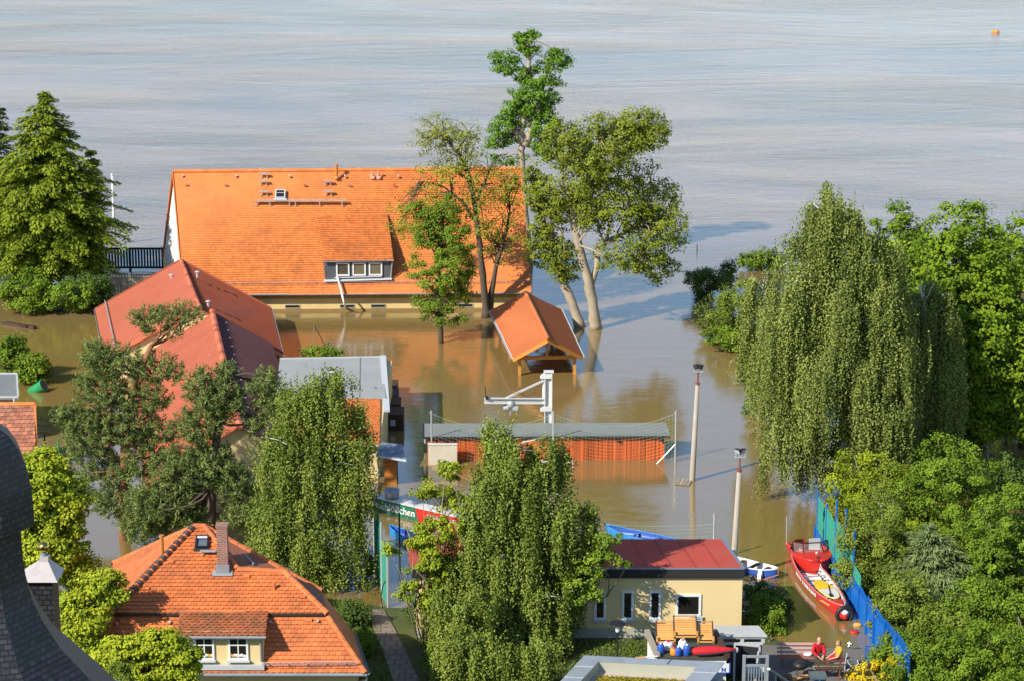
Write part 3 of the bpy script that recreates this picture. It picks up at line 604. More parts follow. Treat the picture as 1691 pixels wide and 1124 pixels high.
def broadleaf(name, label, base, path, rad, blobs, clumps, per, rc, leaf, m, bark, group=None, cat='tree', limbs=26, lr=.09, paths=(), shell=.75, flat=.6, split=.35, updir=.5, vis=0):
    root = tree_root(name, base, label, cat, group)
    C = clumpy(root, blobs, clumps, per, rc, leaf, m, flat, shell, updir)
    tb = MB(); allp = [path] + list(paths); rads = rad if isinstance(rad, list) else [rad] * len(allp)
    for pth, r_ in zip(allp, rads):
        m_ = 4 * (len(pth) - 1) + 1; rr_ = np.linspace(r_, r_ * .35, m_) * rng.uniform(.9, 1.12, m_); rr_[:2] *= [1.3, 1.12]
        tb.tube([trunk_at(pth, t) + rng.normal(size=3) * r_ * .10 for t in np.linspace(0, 1, m_)], list(rr_), 12, r=.5)
    for k in rng.choice(len(C), min(limbs, len(C)), replace=False):
        pi = min(range(len(allp)), key=lambda i: min(np.linalg.norm(np.array(p) - C[k]) for p in allp[i])); pth = allp[pi]
        best = min(np.linspace(split, 1, 12), key=lambda t: np.linalg.norm(trunk_at(pth, t) - C[k] + A(0, 0, 1.2)))
        s = trunk_at(pth, best); pts = limb(tb, s, C[k], lr * (1.1 - .5 * best), lr * .2)
        for _ in range(2):
            e = C[rng.integers(len(C))]
            if np.linalg.norm(e - pts[2]) < 2.2: limb(tb, pts[2], e, lr * .4, lr * .12, .1, 5, 4)
    tb.build('trunk', bark, root, True); return root
def path_px(Y, pts, dY=0.0):
    return [Q(x, y, Y + dY * k / max(1, len(pts) - 1)) for k, (x, y) in enumerate(pts)]
def weeping(name, label, base, path, rad, blobs, curtains, per, lmin, lmax, leaf, m, group=None, step=.085, spread=.3, shell=.55, zmin=.1):
    """weeping birch: tresses of hanging twigs, each strung with small leaves"""
    root = tree_root(name, base, label, 'tree', group); C, D = sample_blobs(blobs, curtains, shell)
    V, RN = [], []; Ci, Di = sample_blobs([(c_, r_ * .72) for c_, r_ in blobs], curtains, .6); D[:, 2] = np.abs(D[:, 2])
    for k in range(2 * curtains):
        inner = k >= curtains; c0 = Ci[k - curtains] if inner else C[k]; d0 = Di[k - curtains] if inner else D[k]
        L0 = rng.uniform(lmin, lmax) * (.8 if inner else 1); tc = rng.random(); dirx = d0 * A(1, 1, 0) * .2; ns = per // 3 if inner else per; s_ = spread * (2.2 if inner else rng.uniform(.6, 1.2))
        for j in range(ns):
            a = c0 + rng.normal(size=3) * A(s_, s_, s_ * .7); L = L0 * rng.uniform(.45, 1.1); L = min(L, max(.3, a[2] - zmin - rng.random() * .5)); nl = max(3, int(L / step))
            t = np.linspace(0, 1, nl); sway = rng.normal(size=2) * .10
            p = np.empty((nl, 3)); p[:, 0] = a[0] + dirx[0] * np.sqrt(t) * L * .4 + sway[0] * t; p[:, 1] = a[1] + dirx[1] * np.sqrt(t) * L * .4 + sway[1] * t; p[:, 2] = a[2] - t * L
            p += rng.normal(size=(nl, 3)) * A(.05, .05, .03)
            nor = rng.normal(size=(nl, 3)) * A(.8, .8, .55) + A(-.25, -.22, .35) + d0 * .45; tan = rng.normal(size=(nl, 3)) * .5 + A(0, 0, -1)
            V.append(leaf_quads(p, nor, tan, leaf, leaf * .72)); RN.append(np.clip(tc * .45 + rng.random(nl) * .55, 0, 1))
    fast_quads('crown', np.concatenate(V), np.concatenate(RN), m, root)
    tb = MB(); m_ = 4 * (len(path) - 1) + 1; tt_ = np.linspace(0, .9, m_); tb.tube([trunk_at(path, t) + rng.normal(size=3) * rad * .12 for t in tt_], list((rad * (1 - tt_) ** .8 + .012) * rng.uniform(.92, 1.1, m_)), 9, r=.5)
    for k in rng.choice(curtains, min(40, curtains), replace=False):
        if abs(C[k][1] - path[0][1]) > 2.6: continue
        best = min(np.linspace(.25, 1, 10), key=lambda t: np.linalg.norm(trunk_at(path, t) - C[k] + A(0, 0, 1.0))); limb(tb, trunk_at(path, best), C[k] + A(0, 0, .1), rad * .22, .018, .35)
    tb.build('trunk', m_bark_birch, root, True); return root
def pine(name, label, base, path, rad, blobs, tufts, m=None, group=None, needle=.2, per=26, size=.3, bark=None, limbs=24, dead=6):
    root = tree_root(name, base, label, 'tree', group); m = m or L_pine
    C, D = sample_blobs(blobs, tufts, .7); n = tufts * per
    ax = D * .7 + A(0, 0, .75) + rng.normal(size=(tufts, 3)) * .35; ax /= np.linalg.norm(ax, axis=1, keepdims=True)
    d = unit(n) * .75 + np.repeat(ax, per, 0) * .8; d /= np.linalg.norm(d, axis=1, keepdims=True)
    s = np.repeat(size * rng.uniform(.7, 1.3, tufts), per)[:, None]; p = np.repeat(C, per, 0) + np.repeat(ax, per, 0) * (rng.random((n, 1)) - .5) * s * 1.8 + d * s * .45
    rnd = np.clip(np.repeat(rng.random(tufts), per) * .5 + rng.random(n) * .5, 0, 1)
    fast_quads('crown', leaf_quads(p, unit(n), d, needle, .045), rnd, m, root)
    tb = MB(); tb.tube(path, list(np.linspace(rad, rad * .4, len(path))), 9, r=.5)
    for k in rng.choice(tufts, limbs, replace=False):
        best = min(np.linspace(.3, 1, 10), key=lambda t: np.linalg.norm(trunk_at(path, t) - C[k])); pts = limb(tb, trunk_at(path, best), C[k], rad * .28, .025, -.1)
        for _ in range(3):
            e = C[rng.integers(tufts)]
            if np.linalg.norm(e - pts[3]) < 1.6: limb(tb, pts[3], e, .03, .012, 0, 5, 4)
    tb.build('trunk', bark or m_bark_pine, root, True); return root
def conifer(name, label, base, top, blobs, rad, m, group=None, levels=26, droop=.28, dens=1.0, rmaxs=None, leaf=.26, wd=.11, skip=.12, bark=None, up=.2):
    """fir-like tree: whorls of drooping boughs carrying flat fan-shaped sprays"""
    root = tree_root(name, base, label, 'tree', group); base, top = np.array(base), np.array(top); Hh = top[2] - base[2]; V, RN = [], []; tb = MB(); tb.tube([base - A(0, 0, .3), base * .5 + top * .5, top], [rad, rad * .55, .03], 9, r=.5)
    for lv in range(levels):
        t = (lv + .4) / levels; z0 = .06 + .94 * t; z = z0; Rm = rmaxs(z); nb = max(5, int(11 * (1 - z) + 4)); c = base + (top - base) * z; ph0 = rng.random() * 7
        for k in range(nb):
            if rng.random() < skip: continue
            z = min(.99, max(.04, z0 + rng.normal() * .022)); Rm = rmaxs(z); c = base + (top - base) * z
            ph = ph0 + 2 * math.pi * (k + rng.uniform(-.4, .4)) / nb; L = Rm * rng.uniform(.5, 1.18); d = A(math.cos(ph), math.sin(ph), 0); s = A(-d[1], d[0], 0)
            m_ = max(5, int(L * 5)); tt = np.linspace(.08, 1, m_); rise = up * L; drop = droop * L * rng.uniform(.7, 1.3)
            spine = c + d * (tt * L)[:, None] + np.outer(rise * np.sin(tt * 1.9) - drop * tt ** 2.2, A(0, 0, 1))
            tb.tube([c] + [spine[i] for i in (m_ // 3, 2 * m_ // 3, m_ - 1)], [.05, .035, .02, .008], 5, r=.5); tc = rng.random()
            for i in range(m_):
                w = (.16 + .62 * math.sin(math.pi * min(1, tt[i] * .82 + .12))) * min(1.0, .45 + L * .22); q = max(4, int(9 * w * dens * 2.3))
                x = rng.uniform(-1, 1, q); p = spine[i] + np.outer(x * w, s) + np.outer(rng.uniform(-.1, .12, q), d) + np.outer(-np.abs(x) * w * .28 + rng.normal(size=q) * .05, A(0, 0, 1))
                tan = d + np.outer(x, s) * 1.0 + A(0, 0, -.45) + rng.normal(size=(q, 3)) * .3; nor = A(0, 0, 1) + d * .25 + rng.normal(size=(q, 3)) * .4
                V.append(leaf_quads(p, nor, tan, leaf, wd)); RN.append(np.clip(.25 * tc + .5 * tt[i] * np.ones(q) + rng.random(q) * .35, 0, 1))
    fast_quads('crown', np.concatenate(V), np.concatenate(RN), m, root); tb.build('trunk', bark or m_bark_dk, root, True); return root
def bush(name, label, base, blobs, clumps, per, rc, leaf, m, group=None, cat='bush', stems=9, shell=.6, updir=.5, flat=.7):
    root = tree_root(name, base, label, cat, group); C = clumpy(root, blobs, clumps, per, rc, leaf, m, flat, shell, updir, 'foliage'); tb = MB(); base = np.array(base)
    for k in rng.choice(len(C), min(stems, len(C)), replace=False): limb(tb, base + A(rng.normal() * .15, rng.normal() * .15, -.1), C[k], .04, .012, .2)
    tb.build('stem', m_bark, root, True); return root

# ---------------------------------------------------------------- trees standing in the flooded yard
Yw = 145.5
def Yg(py, z=0.0): return P(845, py, z)[1]
# tall ash behind the right gable
Y = 163.0; pth = path_px(Y, [(876, 470), (871, 400), (866, 330), (861, 262), (862, 215), (870, 170), (872, 120), (874, 62)])
broadleaf('ash_tree', 'tall slim ash with bright green tufts rising above the long house roof', at_z(pth[0], 0), pth, .30,
    [blob(Y, 872, 68, 20, 22), blob(Y, 834, 104, 24, 20), blob(Y, 916, 100, 26, 20), blob(Y, 892, 128, 40, 22), blob(Y, 880, 165, 44, 28), blob(Y, 832, 212, 28, 26), blob(Y, 816, 238, 14, 12), blob(Y, 895, 205, 30, 26), blob(Y, 848, 180, 24, 16), blob(Y, 905, 245, 28, 22), blob(Y, 840, 262, 30, 10)],
    460, 36, .44, .22, L_ash, m_bark_lt, limbs=60, split=.45, paths=[path_px(Y, [(866, 240), (885, 205), (893, 165), (900, 125)]), path_px(Y, [(864, 235), (850, 215), (838, 205)])], lr=.08, flat=.55, shell=.6)
# two leaning walnuts with one broad crown
Y1, Y2 = Yg(540), Yg(543)
p2 = path_px(Y2, [(984, 545), (979, 505), (972, 465), (960, 425), (950, 385), (948, 350), (965, 310), (985, 265)]); p2b = path_px(Y2, [(974, 475), (985, 445), (987, 410), (1010, 395), (1040, 380), (1068, 350)], 1.5); p2c = path_px(Y2, [(948, 350), (930, 310), (925, 270)], -1)
broadleaf('walnut_tree', 'broad forked walnut tree with pale trunk standing in the water', at_z(p2[0], 0), p2, [.36, .22, .13],
    [blob(Y2, 1040, 215, 66, 42), blob(Y2, 1000, 250, 85, 60), blob(Y2 + 2, 1070, 330, 56, 60), blob(Y2, 1095, 385, 42, 52), blob(Y2 - 1, 1040, 420, 60, 38), blob(Y2, 960, 300, 60, 70), blob(Y2 - 1, 930, 235, 40, 44), blob(Y2, 1000, 340, 70, 50), blob(Y2, 1060, 215, 45, 36), blob(Y2, 1080, 440, 45, 26)],
    1150, 28, .46, .2, L_walnut, m_bark_lt, paths=[p2b, p2c], limbs=110, lr=.10, flat=.85, shell=.7, split=.5)
p1 = path_px(Y1, [(959, 543), (945, 500), (931, 465), (918, 425), (908, 395), (897, 365), (885, 335)], 1)
broadleaf('walnut_tree', 'leaning walnut tree with a sparse low crown left of the forked one', at_z(p1[0], 0), p1, [.31, .13],
    [blob(Y1, 895, 320, 30, 40), blob(Y1, 920, 420, 36, 40), blob(Y1, 890, 400, 22, 50), blob(Y1, 915, 350, 34, 38), blob(Y1, 930, 450, 30, 16), blob(Y1, 880, 290, 18, 26)],
    300, 29, .42, .2, L_walnut, m_bark_lt, paths=[path_px(Y1, [(908, 395), (916, 375), (924, 355)])], limbs=26, lr=.09, shell=.75, split=.45)
# airy tree and its leaning neighbour close to the house front
Y = Yg(524); pth = path_px(Y, [(803, 526), (800, 480), (795, 430), (790, 385), (784, 335), (775, 290), (755, 250), (735, 225)])
broadleaf('thin_crowned_tree', 'airy small-leaved tree with dark trunk in front of the orange roof', at_z(pth[0], 0), pth, [.23, .11, .10],
    [blob(Y, 735, 222, 58, 34), blob(Y, 700, 225, 28, 30), blob(Y, 775, 225, 30, 40), blob(Y, 745, 275, 62, 40), blob(Y, 800, 300, 40, 46), blob(Y, 720, 330, 48, 40), blob(Y, 660, 370, 26, 40), blob(Y, 790, 360, 38, 50)],
    270, 26, .62, .17, L_airy, m_bark_dk, paths=[path_px(Y, [(784, 335), (800, 305), (812, 270)]), path_px(Y, [(788, 370), (765, 335), (735, 310), (700, 300)])], limbs=80, lr=.06, shell=.9, split=.5)
Y = Yg(522) ; pth = path_px(Y, [(808, 520), (812, 480), (822, 430), (835, 385), (842, 350)])
broadleaf('thin_crowned_tree', 'slender dark leaning stem with thin leaves beside the airy tree', at_z(pth[0], 0), pth, .2,
    [blob(Y, 835, 320, 30, 44), blob(Y, 842, 380, 26, 44), blob(Y, 815, 400, 30, 40), blob(Y, 850, 300, 20, 30)], 85, 26, .55, .17, L_airy, m_bark_dk, limbs=30, lr=.06, shell=.9, split=.45)
Y = Yg(566); pth = path_px(Y, [(728, 570), (727, 530), (725, 480), (726, 430), (730, 380), (735, 335)])
broadleaf('hornbeam', 'small dense upright green tree standing in water before the dormer house', at_z(pth[0], 0), pth, .16,
    [blob(Y, 715, 440, 44, 60), blob(Y, 748, 430, 42, 66), blob(Y, 728, 385, 46, 50), blob(Y, 700, 385, 28, 36), blob(Y, 735, 345, 26, 28), blob(Y, 718, 500, 36, 26), blob(Y, 752, 480, 32, 34), blob(Y, 712, 530, 30, 14), blob(Y, 748, 525, 22, 12), blob(Y, 690, 345, 16, 22)],
    300, 60, .42, .17, L_horn, m_bark_dk, limbs=40, lr=.05, shell=.7, split=.12)

Y = 130.2; bush('small_bush', 'small green bush peeping over the grey annex roof edge', P(530, 588, -.1), [blob(Y, 525, 580, 26, 9), blob(Y, 545, 583, 18, 7)], 40, 44, .3, .15, L_horn, None, stems=3)
# ---------------------------------------------------------------- left bank conifers and hedge
def prof(Rb, p=.85): return lambda z: Rb * (1 - z) ** p * (.92 if z > .15 else .6 + 2.2 * z) + .15
Y = 156.0; base = at_z(Q(78, 478, Y), .1)
hem = lambda z: 5.2 * min(1, (1 - z) * 1.5) ** .85 * (.75 + .25 * min(1, z * 6)) + .2
conifer('fir_tree', 'big broad fir with drooping yellow-green boughs on the left bank', base, Q(74, 152, Y), None, .3, L_hemlock, levels=44, skip=.05, rmaxs=hem, droop=.2, group='firs on the left bank', dens=1.5, leaf=.30, wd=.135)
conifer('fir_tree', 'smaller pointed fir right of the big broad one, near the flagpole', at_z(Q(152, 478, Y + 1), .1), Q(150, 248, Y + 1), None, .2, L_hemlock, levels=20, rmaxs=lambda z: 1.9 * (1 - z) ** .6 * (.4 + .6 * min(1, z * 2.5)) + .12, group='firs on the left bank', dens=1.5, leaf=.28, wd=.11)
conifer('fir_tree', 'dark fir half out of the frame at the left edge', at_z(Q(-14, 478, Y + 4), .1), Q(0, 178, Y + 4), None, .25, leafmat('dark_fir_needles', (.03, .06, .02), (.09, .13, .04), .2), levels=28, rmaxs=lambda z: 3.8 * (1 - z) ** .8 + .15, group='firs on the left bank', dens=1.3)
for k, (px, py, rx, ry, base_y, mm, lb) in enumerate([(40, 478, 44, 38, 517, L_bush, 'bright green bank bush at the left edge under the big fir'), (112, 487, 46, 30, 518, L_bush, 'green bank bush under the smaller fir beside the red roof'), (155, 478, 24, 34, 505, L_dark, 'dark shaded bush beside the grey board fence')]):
    Y = Yg(base_y); bush('bank_bush', lb, P(px, base_y, -.05), [blob(Y, px, py, rx, ry), blob(Y, px - rx * .5, py + 6, rx * .5, ry * .7), blob(Y, px + rx * .5, py + 8, rx * .5, ry * .6)], 110, 60, .45, .2, mm, 'bushes on the left bank')
for px, py, rx, ry, by, lb in [(14, 590, 34, 38, 625, 'leafy green bush in the flood above the grey-roofed shed'), (50, 608, 32, 26, 632, 'rounded green bush beside the tilted green barrel')]:
    Y = Yg(by); bush('flooded_bush', lb, P(px, by, -.05), [blob(Y, px, py, rx, ry), blob(Y, px + 8, py - 12, rx * .6, ry * .6)], 80, 60, .4, .18, L_bush, 'bushes in the flood on the left')

# ---------------------------------------------------------------- right side: island bushes, weeping birches, maples
Y = Yg(446); bush('island_bush', 'small bright green bush alone in the water at the river edge', P(1258, 443, -.05), [blob(Y, 1240, 430, 20, 14), blob(Y, 1262, 428, 30, 17), blob(Y, 1283, 432, 16, 12)], 90, 50, .36, .18, L_bush, 'bushes in the flood on the right')
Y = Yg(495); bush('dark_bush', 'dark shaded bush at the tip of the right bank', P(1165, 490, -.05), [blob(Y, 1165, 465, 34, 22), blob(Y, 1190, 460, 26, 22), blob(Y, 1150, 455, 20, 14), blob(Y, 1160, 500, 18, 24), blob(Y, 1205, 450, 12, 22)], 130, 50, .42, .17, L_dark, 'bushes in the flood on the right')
Y = Yg(560); bush('olive_bush', 'olive green flooded bush between the dark bush and the weeping birch', P(1195, 565, -.05), [blob(Y, 1190, 520, 42, 36), blob(Y, 1225, 505, 40, 40), blob(Y, 1180, 545, 26, 22), blob(Y, 1225, 560, 30, 26)], 190, 55, .42, .16, L_bush2, 'bushes in the flood on the right')
Y = Yg(580); bush('bright_bush', 'bright green low bush with white blossom at the water edge', P(1195, 578, -.05), [blob(Y, 1195, 558, 32, 18), blob(Y, 1220, 560, 22, 20)], 80, 50, .36, .16, L_bush, 'bushes in the flood on the right')
Y = Yg(680); bush('bright_bush', 'green bush hanging over the water beside the two floodlight poles', P(1250, 695, -.05), [blob(Y, 1246, 650, 22, 46), blob(Y, 1262, 600, 24, 40), blob(Y, 1262, 690, 20, 24)], 120, 50, .36, .15, L_bush, 'bushes in the flood on the right')
GB = 'weeping birches'
Y = 113.5; pth = path_px(Y, [(1400, 905), (1395, 780), (1388, 640), (1380, 500), (1374, 400), (1372, 300)])
weeping('weeping_birch', 'huge weeping birch with long hanging tresses on the right bank', at_z(pth[0], .1), pth, .34,
    [blob(Y, 1368, 305, 20, 20), blob(Y, 1378, 345, 40, 34), blob(Y, 1372, 380, 54, 40), blob(Y, 1412, 412, 70, 46), blob(Y, 1335, 420, 52, 54), blob(Y - 1, 1290, 520, 30, 40), blob(Y + 1, 1448, 425, 36, 44), blob(Y - 1, 1455, 480, 34, 40), blob(Y - 1, 1330, 500, 40, 70), blob(Y - 1.5, 1415, 500, 48, 56), blob(Y, 1300, 600, 48, 80), blob(Y - 1.5, 1380, 620, 70, 80), blob(Y - 1, 1460, 560, 50, 80), blob(Y - 1.5, 1320, 690, 48, 70), blob(Y - 1.5, 1460, 660, 50, 60)],
    185, 32, 1.4, 4.6, .125, L_birch2, GB, spread=.25, shell=.25)
Y = 116.0; pth = path_px(Y, [(1540, 850), (1538, 720), (1534, 600), (1525, 500), (1515, 450)])
weeping('weeping_birch', 'second weeping birch, right of the huge one, before the dark maples', at_z(pth[0], .1), pth, .22,
    [blob(Y, 1530, 490, 40, 26), blob(Y, 1535, 530, 44, 46), blob(Y, 1550, 590, 38, 60), blob(Y, 1500, 600, 34, 60), blob(Y, 1545, 650, 40, 40)], 58, 34, 1.5, 4.4, .125, L_birch2, GB, spread=.20, shell=.2)
Y = 124.0; pth = path_px(Y, [(1272, 640), (1268, 560), (1262, 500), (1258, 455)])
weeping('weeping_birch', 'small weeping birch at the water edge left of the huge one', at_z(pth[0], 0), pth, .15,
    [blob(Y, 1258, 465, 20, 22), blob(Y, 1262, 510, 34, 36), blob(Y, 1265, 560, 36, 40), blob(Y, 1290, 520, 20, 30)], 38, 30, 1.0, 3.0, .125, L_birch2, GB, spread=.18, shell=.2)
GM = 'maples on the right bank'
def maple(px, top, base_y, rx, label, clumps, Yo=0, mm=None, leaf=.27):
    Y = Yg(base_y) + Yo; h = base_y - top; pth = path_px(Y, [(px, base_y + 4), (px + 3, base_y - h * .3), (px - 4, base_y - h * .6), (px, top + h * .12)])
    cy = top + h * .42
    bl = [blob(Y, px, top + h * .22, rx * .62, h * .2), blob(Y, px - rx * .4, top + h * .36, rx * .55, h * .2), blob(Y, px + rx * .4, top + h * .38, rx * .55, h * .22), blob(Y - 1, px, cy + h * .1, rx * .9, h * .24), blob(Y - 1, px, top + h * .62, rx * .8, h * .22), blob(Y - 1, px - rx * .35, top + h * .74, rx * .55, h * .2), blob(Y - 1, px + rx * .4, top + h * .74, rx * .55, h * .2), blob(Y - 1, px, top + h * .88, rx * .85, h * .12)]
    broadleaf('maple_tree', label, at_z(pth[0], 0), pth, .3, bl, clumps, 50, .62, leaf, mm or L_maple, m_bark_dk, GM, limbs=26, lr=.1, shell=.55, split=.2)
maple(1484, 316, 720, 84, 'dense maple directly behind the weeping birches', 520, 6)
maple(1590, 318, 748, 100, 'broad maple right of centre among the dark trees on the right', 760, 0)
maple(1668, 348, 700, 74, 'maple cut off by the right edge of the frame', 520, 3)
maple(1625, 312, 600, 44, 'paler bushy treetop peeping over the broad maple', 120, 8, L_bush, .2)

# ---------------------------------------------------------------- right foreground thicket
GF = 'shrubs along the blue fence'
def thick(nm, px, py, rx, ry, Y, m, lb, cl, leaf=.16, rc=.38, per=60, extra=()):
    base = P(px, py + ry * .85, .15); Y = base[1]
    return bush(nm, lb, base, [blob(Y, px, py, rx, ry), blob(Y, px - rx * .5, py + ry * .35, rx * .6, ry * .6), blob(Y, px + rx * .5, py + ry * .3, rx * .6, ry * .6), *[blob(Y, *e) for e in extra]], cl, per, rc, leaf, m, GF, stems=14)
thick('elder_bush', 1425, 735, 66, 84, 113, L_bush, 'deep green shrub under the hanging birch tresses', 150, .17)
thick('yellow_green_shrub', 1435, 805, 74, 70, 109, L_fresh, 'yellow-green shrub in the middle of the thicket above the fence', 170, .15)
thick('leafy_shrub', 1560, 815, 95, 100, 107, L_bush, 'broad leafy shrub behind the little pine', 300, .16)
thick('olive_shrub', 1660, 900, 75, 110, 104, L_bush, 'tall green shrub at the right edge beside the little pine', 280, .17)
thick('tall_shrub', 1445, 905, 62, 90, 103, L_bush2, 'tall olive shrub leaning over the green netting', 230, .14)
thick('leafy_shrub', 1490, 1000, 52, 65, 99, L_bush2, 'olive shrub between the blue fence and the little pine', 160, .14)
thick('bright_shrub', 1600, 1095, 130, 62, 93.5, L_bush, 'wide bright green shrub in the bottom right corner', 360, .15)
thick('bright_shrub', 1690, 1040, 60, 70, 95, L_bush, 'green shrub cut off by the right edge above the corner shrub', 130, .16)
thick('leafy_shrub', 1625, 1010, 70, 60, 0, L_bush, 'green shrub right of the little pine at mid height', 190, .16)
thick('leafy_shrub', 1480, 1075, 40, 34, 0, L_bush, 'low green shrub pressed against the near end of the blue fence', 90, .13)
thick('leafy_shrub', 1555, 1050, 60, 44, 0, L_bush2, 'olive undergrowth beneath the little pine', 150, .14)
thick('bright_shrub', 1520, 905, 50, 50, 0, L_fresh, 'yellow-green shrub peeping out left of the little pine', 130, .15)
thick('leafy_shrub', 1600, 925, 60, 56, 0, L_bush, 'green shrub behind the top of the little pine', 170, .16)
maple(1690, 440, 735, 62, 'lower maple at the right edge above the muddy pool', 260, -2)
thick('dark_shrub', 1540, 720, 60, 44, 0, L_dark, 'dark undergrowth between the weeping birches and the broad maple', 150, .17)
thick('leafy_shrub', 1500, 770, 60, 44, 0, L_bush, 'green shrub below the second weeping birch', 150, .16)
thick('dark_shrub', 1660, 790, 60, 40, 116, L_dark, 'dark shaded shrub above the muddy pool at the right', 110, .18)
Y = 121; bush('pool_sapling', 'small yellow-green sapling standing in the muddy pool at right', P(1668, 735, -.05), [blob(Y, 1672, 690, 22, 22), blob(Y, 1685, 705, 18, 16)], 34, 40, .34, .18, L_fresh, None, stems=8)
Y = 98; pth = path_px(Y, [(1548, 1075), (1545, 1000), (1540, 930), (1532, 875)])
conifer('young_pine', 'young soft blue-green pine rising from the right thicket', at_z(pth[0], .3), Q(1530, 868, Y), None, .14, L_spruce, levels=15, rmaxs=lambda z: 2.3 * (1 - z) ** .75 + .12, droop=.05, up=.3, dens=2.0, leaf=.26, wd=.05, skip=.1)
Y = 104; pth = path_px(Y, [(1470, 1010), (1466, 940), (1460, 880), (1455, 830)])
broadleaf('slim_birch', 'thin white birch stem standing in the thicket behind the netting', at_z(pth[0], .2), pth, .09, [blob(Y, 1458, 830, 34, 36), blob(Y, 1465, 880, 36, 44)], 90, 45, .34, .12, L_birch, m_bark_birch, limbs=14, lr=.03, shell=.7)
Y = 90; bush('golden_shrub', 'golden yellow maple shrub at the bottom edge beside the patio', P(1455, 1150, .1), [blob(Y, 1450, 1112, 44, 22), blob(Y, 1490, 1098, 22, 20), blob(Y, 1420, 1120, 26, 16), blob(Y, 1500, 1125, 26, 18)], 95, 24, .2, .17, L_yellow, None, stems=10)
Y = 91; bush('yellow_flower', 'tall yellow flowers standing beside the folding stool', P(1386, 1124, .1), [blob(Y, 1388, 1102, 9, 9), blob(Y, 1382, 1112, 14, 8)], 9, 16, .11, .11, L_yellow, None, 'flower', stems=5)
Y = 95.5; bush('round_bush', 'round bright green bush beside the hut right corner', P(1262, 1062, .05), [blob(Y, 1262, 1015, 30, 36), blob(Y, 1250, 1030, 24, 28), blob(Y, 1278, 1040, 24, 24)], 150, 50, .28, .12, L_bush, None, stems=2)
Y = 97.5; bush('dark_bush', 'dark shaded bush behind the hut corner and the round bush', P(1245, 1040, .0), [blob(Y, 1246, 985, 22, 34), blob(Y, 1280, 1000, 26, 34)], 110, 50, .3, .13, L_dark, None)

# ---------------------------------------------------------------- middle: birches and pines between the camera and the flooded yard
Y = 92.9; pth = path_px(Y, [(838, 1200), (842, 1080), (846, 960), (842, 850), (830, 740), (815, 680)])
weeping('weeping_birch', 'large weeping birch in front of the yellow hut', at_z(pth[0], .4), pth, .26,
    [blob(Y, 812, 712, 24, 26), blob(Y, 838, 745, 44, 36), blob(Y, 915, 735, 18, 22), blob(Y, 868, 800, 66, 50), blob(Y, 805, 810, 40, 50), blob(Y, 930, 850, 50, 44), blob(Y, 860, 880, 88, 60), blob(Y, 790, 920, 60, 60), blob(Y, 740, 960, 40, 44), blob(Y, 900, 950, 60, 50), blob(Y, 850, 1000, 90, 50), blob(Y, 760, 1010, 50, 44), blob(Y - 1, 830, 1070, 90, 40), blob(Y - 1, 890, 1060, 40, 40), blob(Y - 4.8, 830, 1072, 70, 30), blob(Y - 4.5, 755, 1060, 44, 30), blob(Y - 4.8, 890, 1070, 40, 26), blob(Y - 5.2, 820, 1100, 60, 16), blob(Y - 2.4, 760, 990, 44, 40)],
    235, 33, .8, 3.0, .11, L_birch, GB, step=.07, spread=.15, shell=.15)
Y = 96.5; bush('young_walnut', 'dark leafy young walnut between the big birch and the red-roofed hut', at_z(Q(955, 1100, Y - 1), .3), [blob(Y - 4.5, 985, 925, 44, 26), blob(Y - 4, 960, 960, 40, 40), blob(Y - 4, 1000, 890, 26, 16), blob(Y - 4.5, 1030, 925, 14, 8)], 80, 40, .3, .16, L_horn, None, 'tree', stems=16)
Y = 101.0; pth = path_px(Y, [(528, 1010), (522, 900), (517, 800), (515, 700), (520, 610)])
weeping('weeping_birch', 'bushy weeping birch in front of the grey-roofed annex', at_z(pth[0], .1), pth, .2,
    [blob(Y, 520, 622, 38, 24), blob(Y, 545, 650, 52, 34), blob(Y, 490, 680, 46, 44), blob(Y, 560, 710, 58, 44), blob(Y, 500, 760, 66, 50), blob(Y, 580, 790, 36, 44), blob(Y, 460, 740, 30, 40), blob(Y, 450, 840, 40, 50), blob(Y, 530, 860, 74, 60), blob(Y, 480, 900, 70, 40), blob(Y, 570, 930, 44, 50), blob(Y, 590, 985, 34, 30), blob(Y, 530, 960, 50, 40)],
    270, 27, .5, 1.9, .11, L_birch, GB, step=.075, spread=.2, shell=.25)
Y = 92.6; bush('lime_shrub', 'bright broad-leaved shrub with stringy boughs beside the footpath', P(706, 1062, .1), [blob(Y, 690, 915, 26, 36), blob(Y, 715, 930, 26, 34), blob(Y, 715, 885, 40, 30), blob(Y, 680, 985, 26, 34), blob(Y, 735, 870, 40, 18), blob(Y, 645, 905, 14, 12), blob(Y, 715, 985, 22, 36)], 120, 38, .30, .17, L_fresh, None, 'shrub', stems=18)
Y = 99; bush('lime_sapling', 'yellow-green young tree between the banner bar and the big birch', P(742, 1050, .1), [blob(Y, 745, 775, 24, 16), blob(Y, 725, 805, 36, 14), blob(Y, 750, 830, 40, 18), blob(Y, 700, 815, 24, 8)], 64, 40, .28, .17, L_fresh, None, 'tree', stems=16)
GP = 'pines beside the red-roofed wing'
Y = 107; pth = path_px(Y, [(206, 920), (206, 850), (204, 780), (208, 700), (222, 630), (250, 570)])
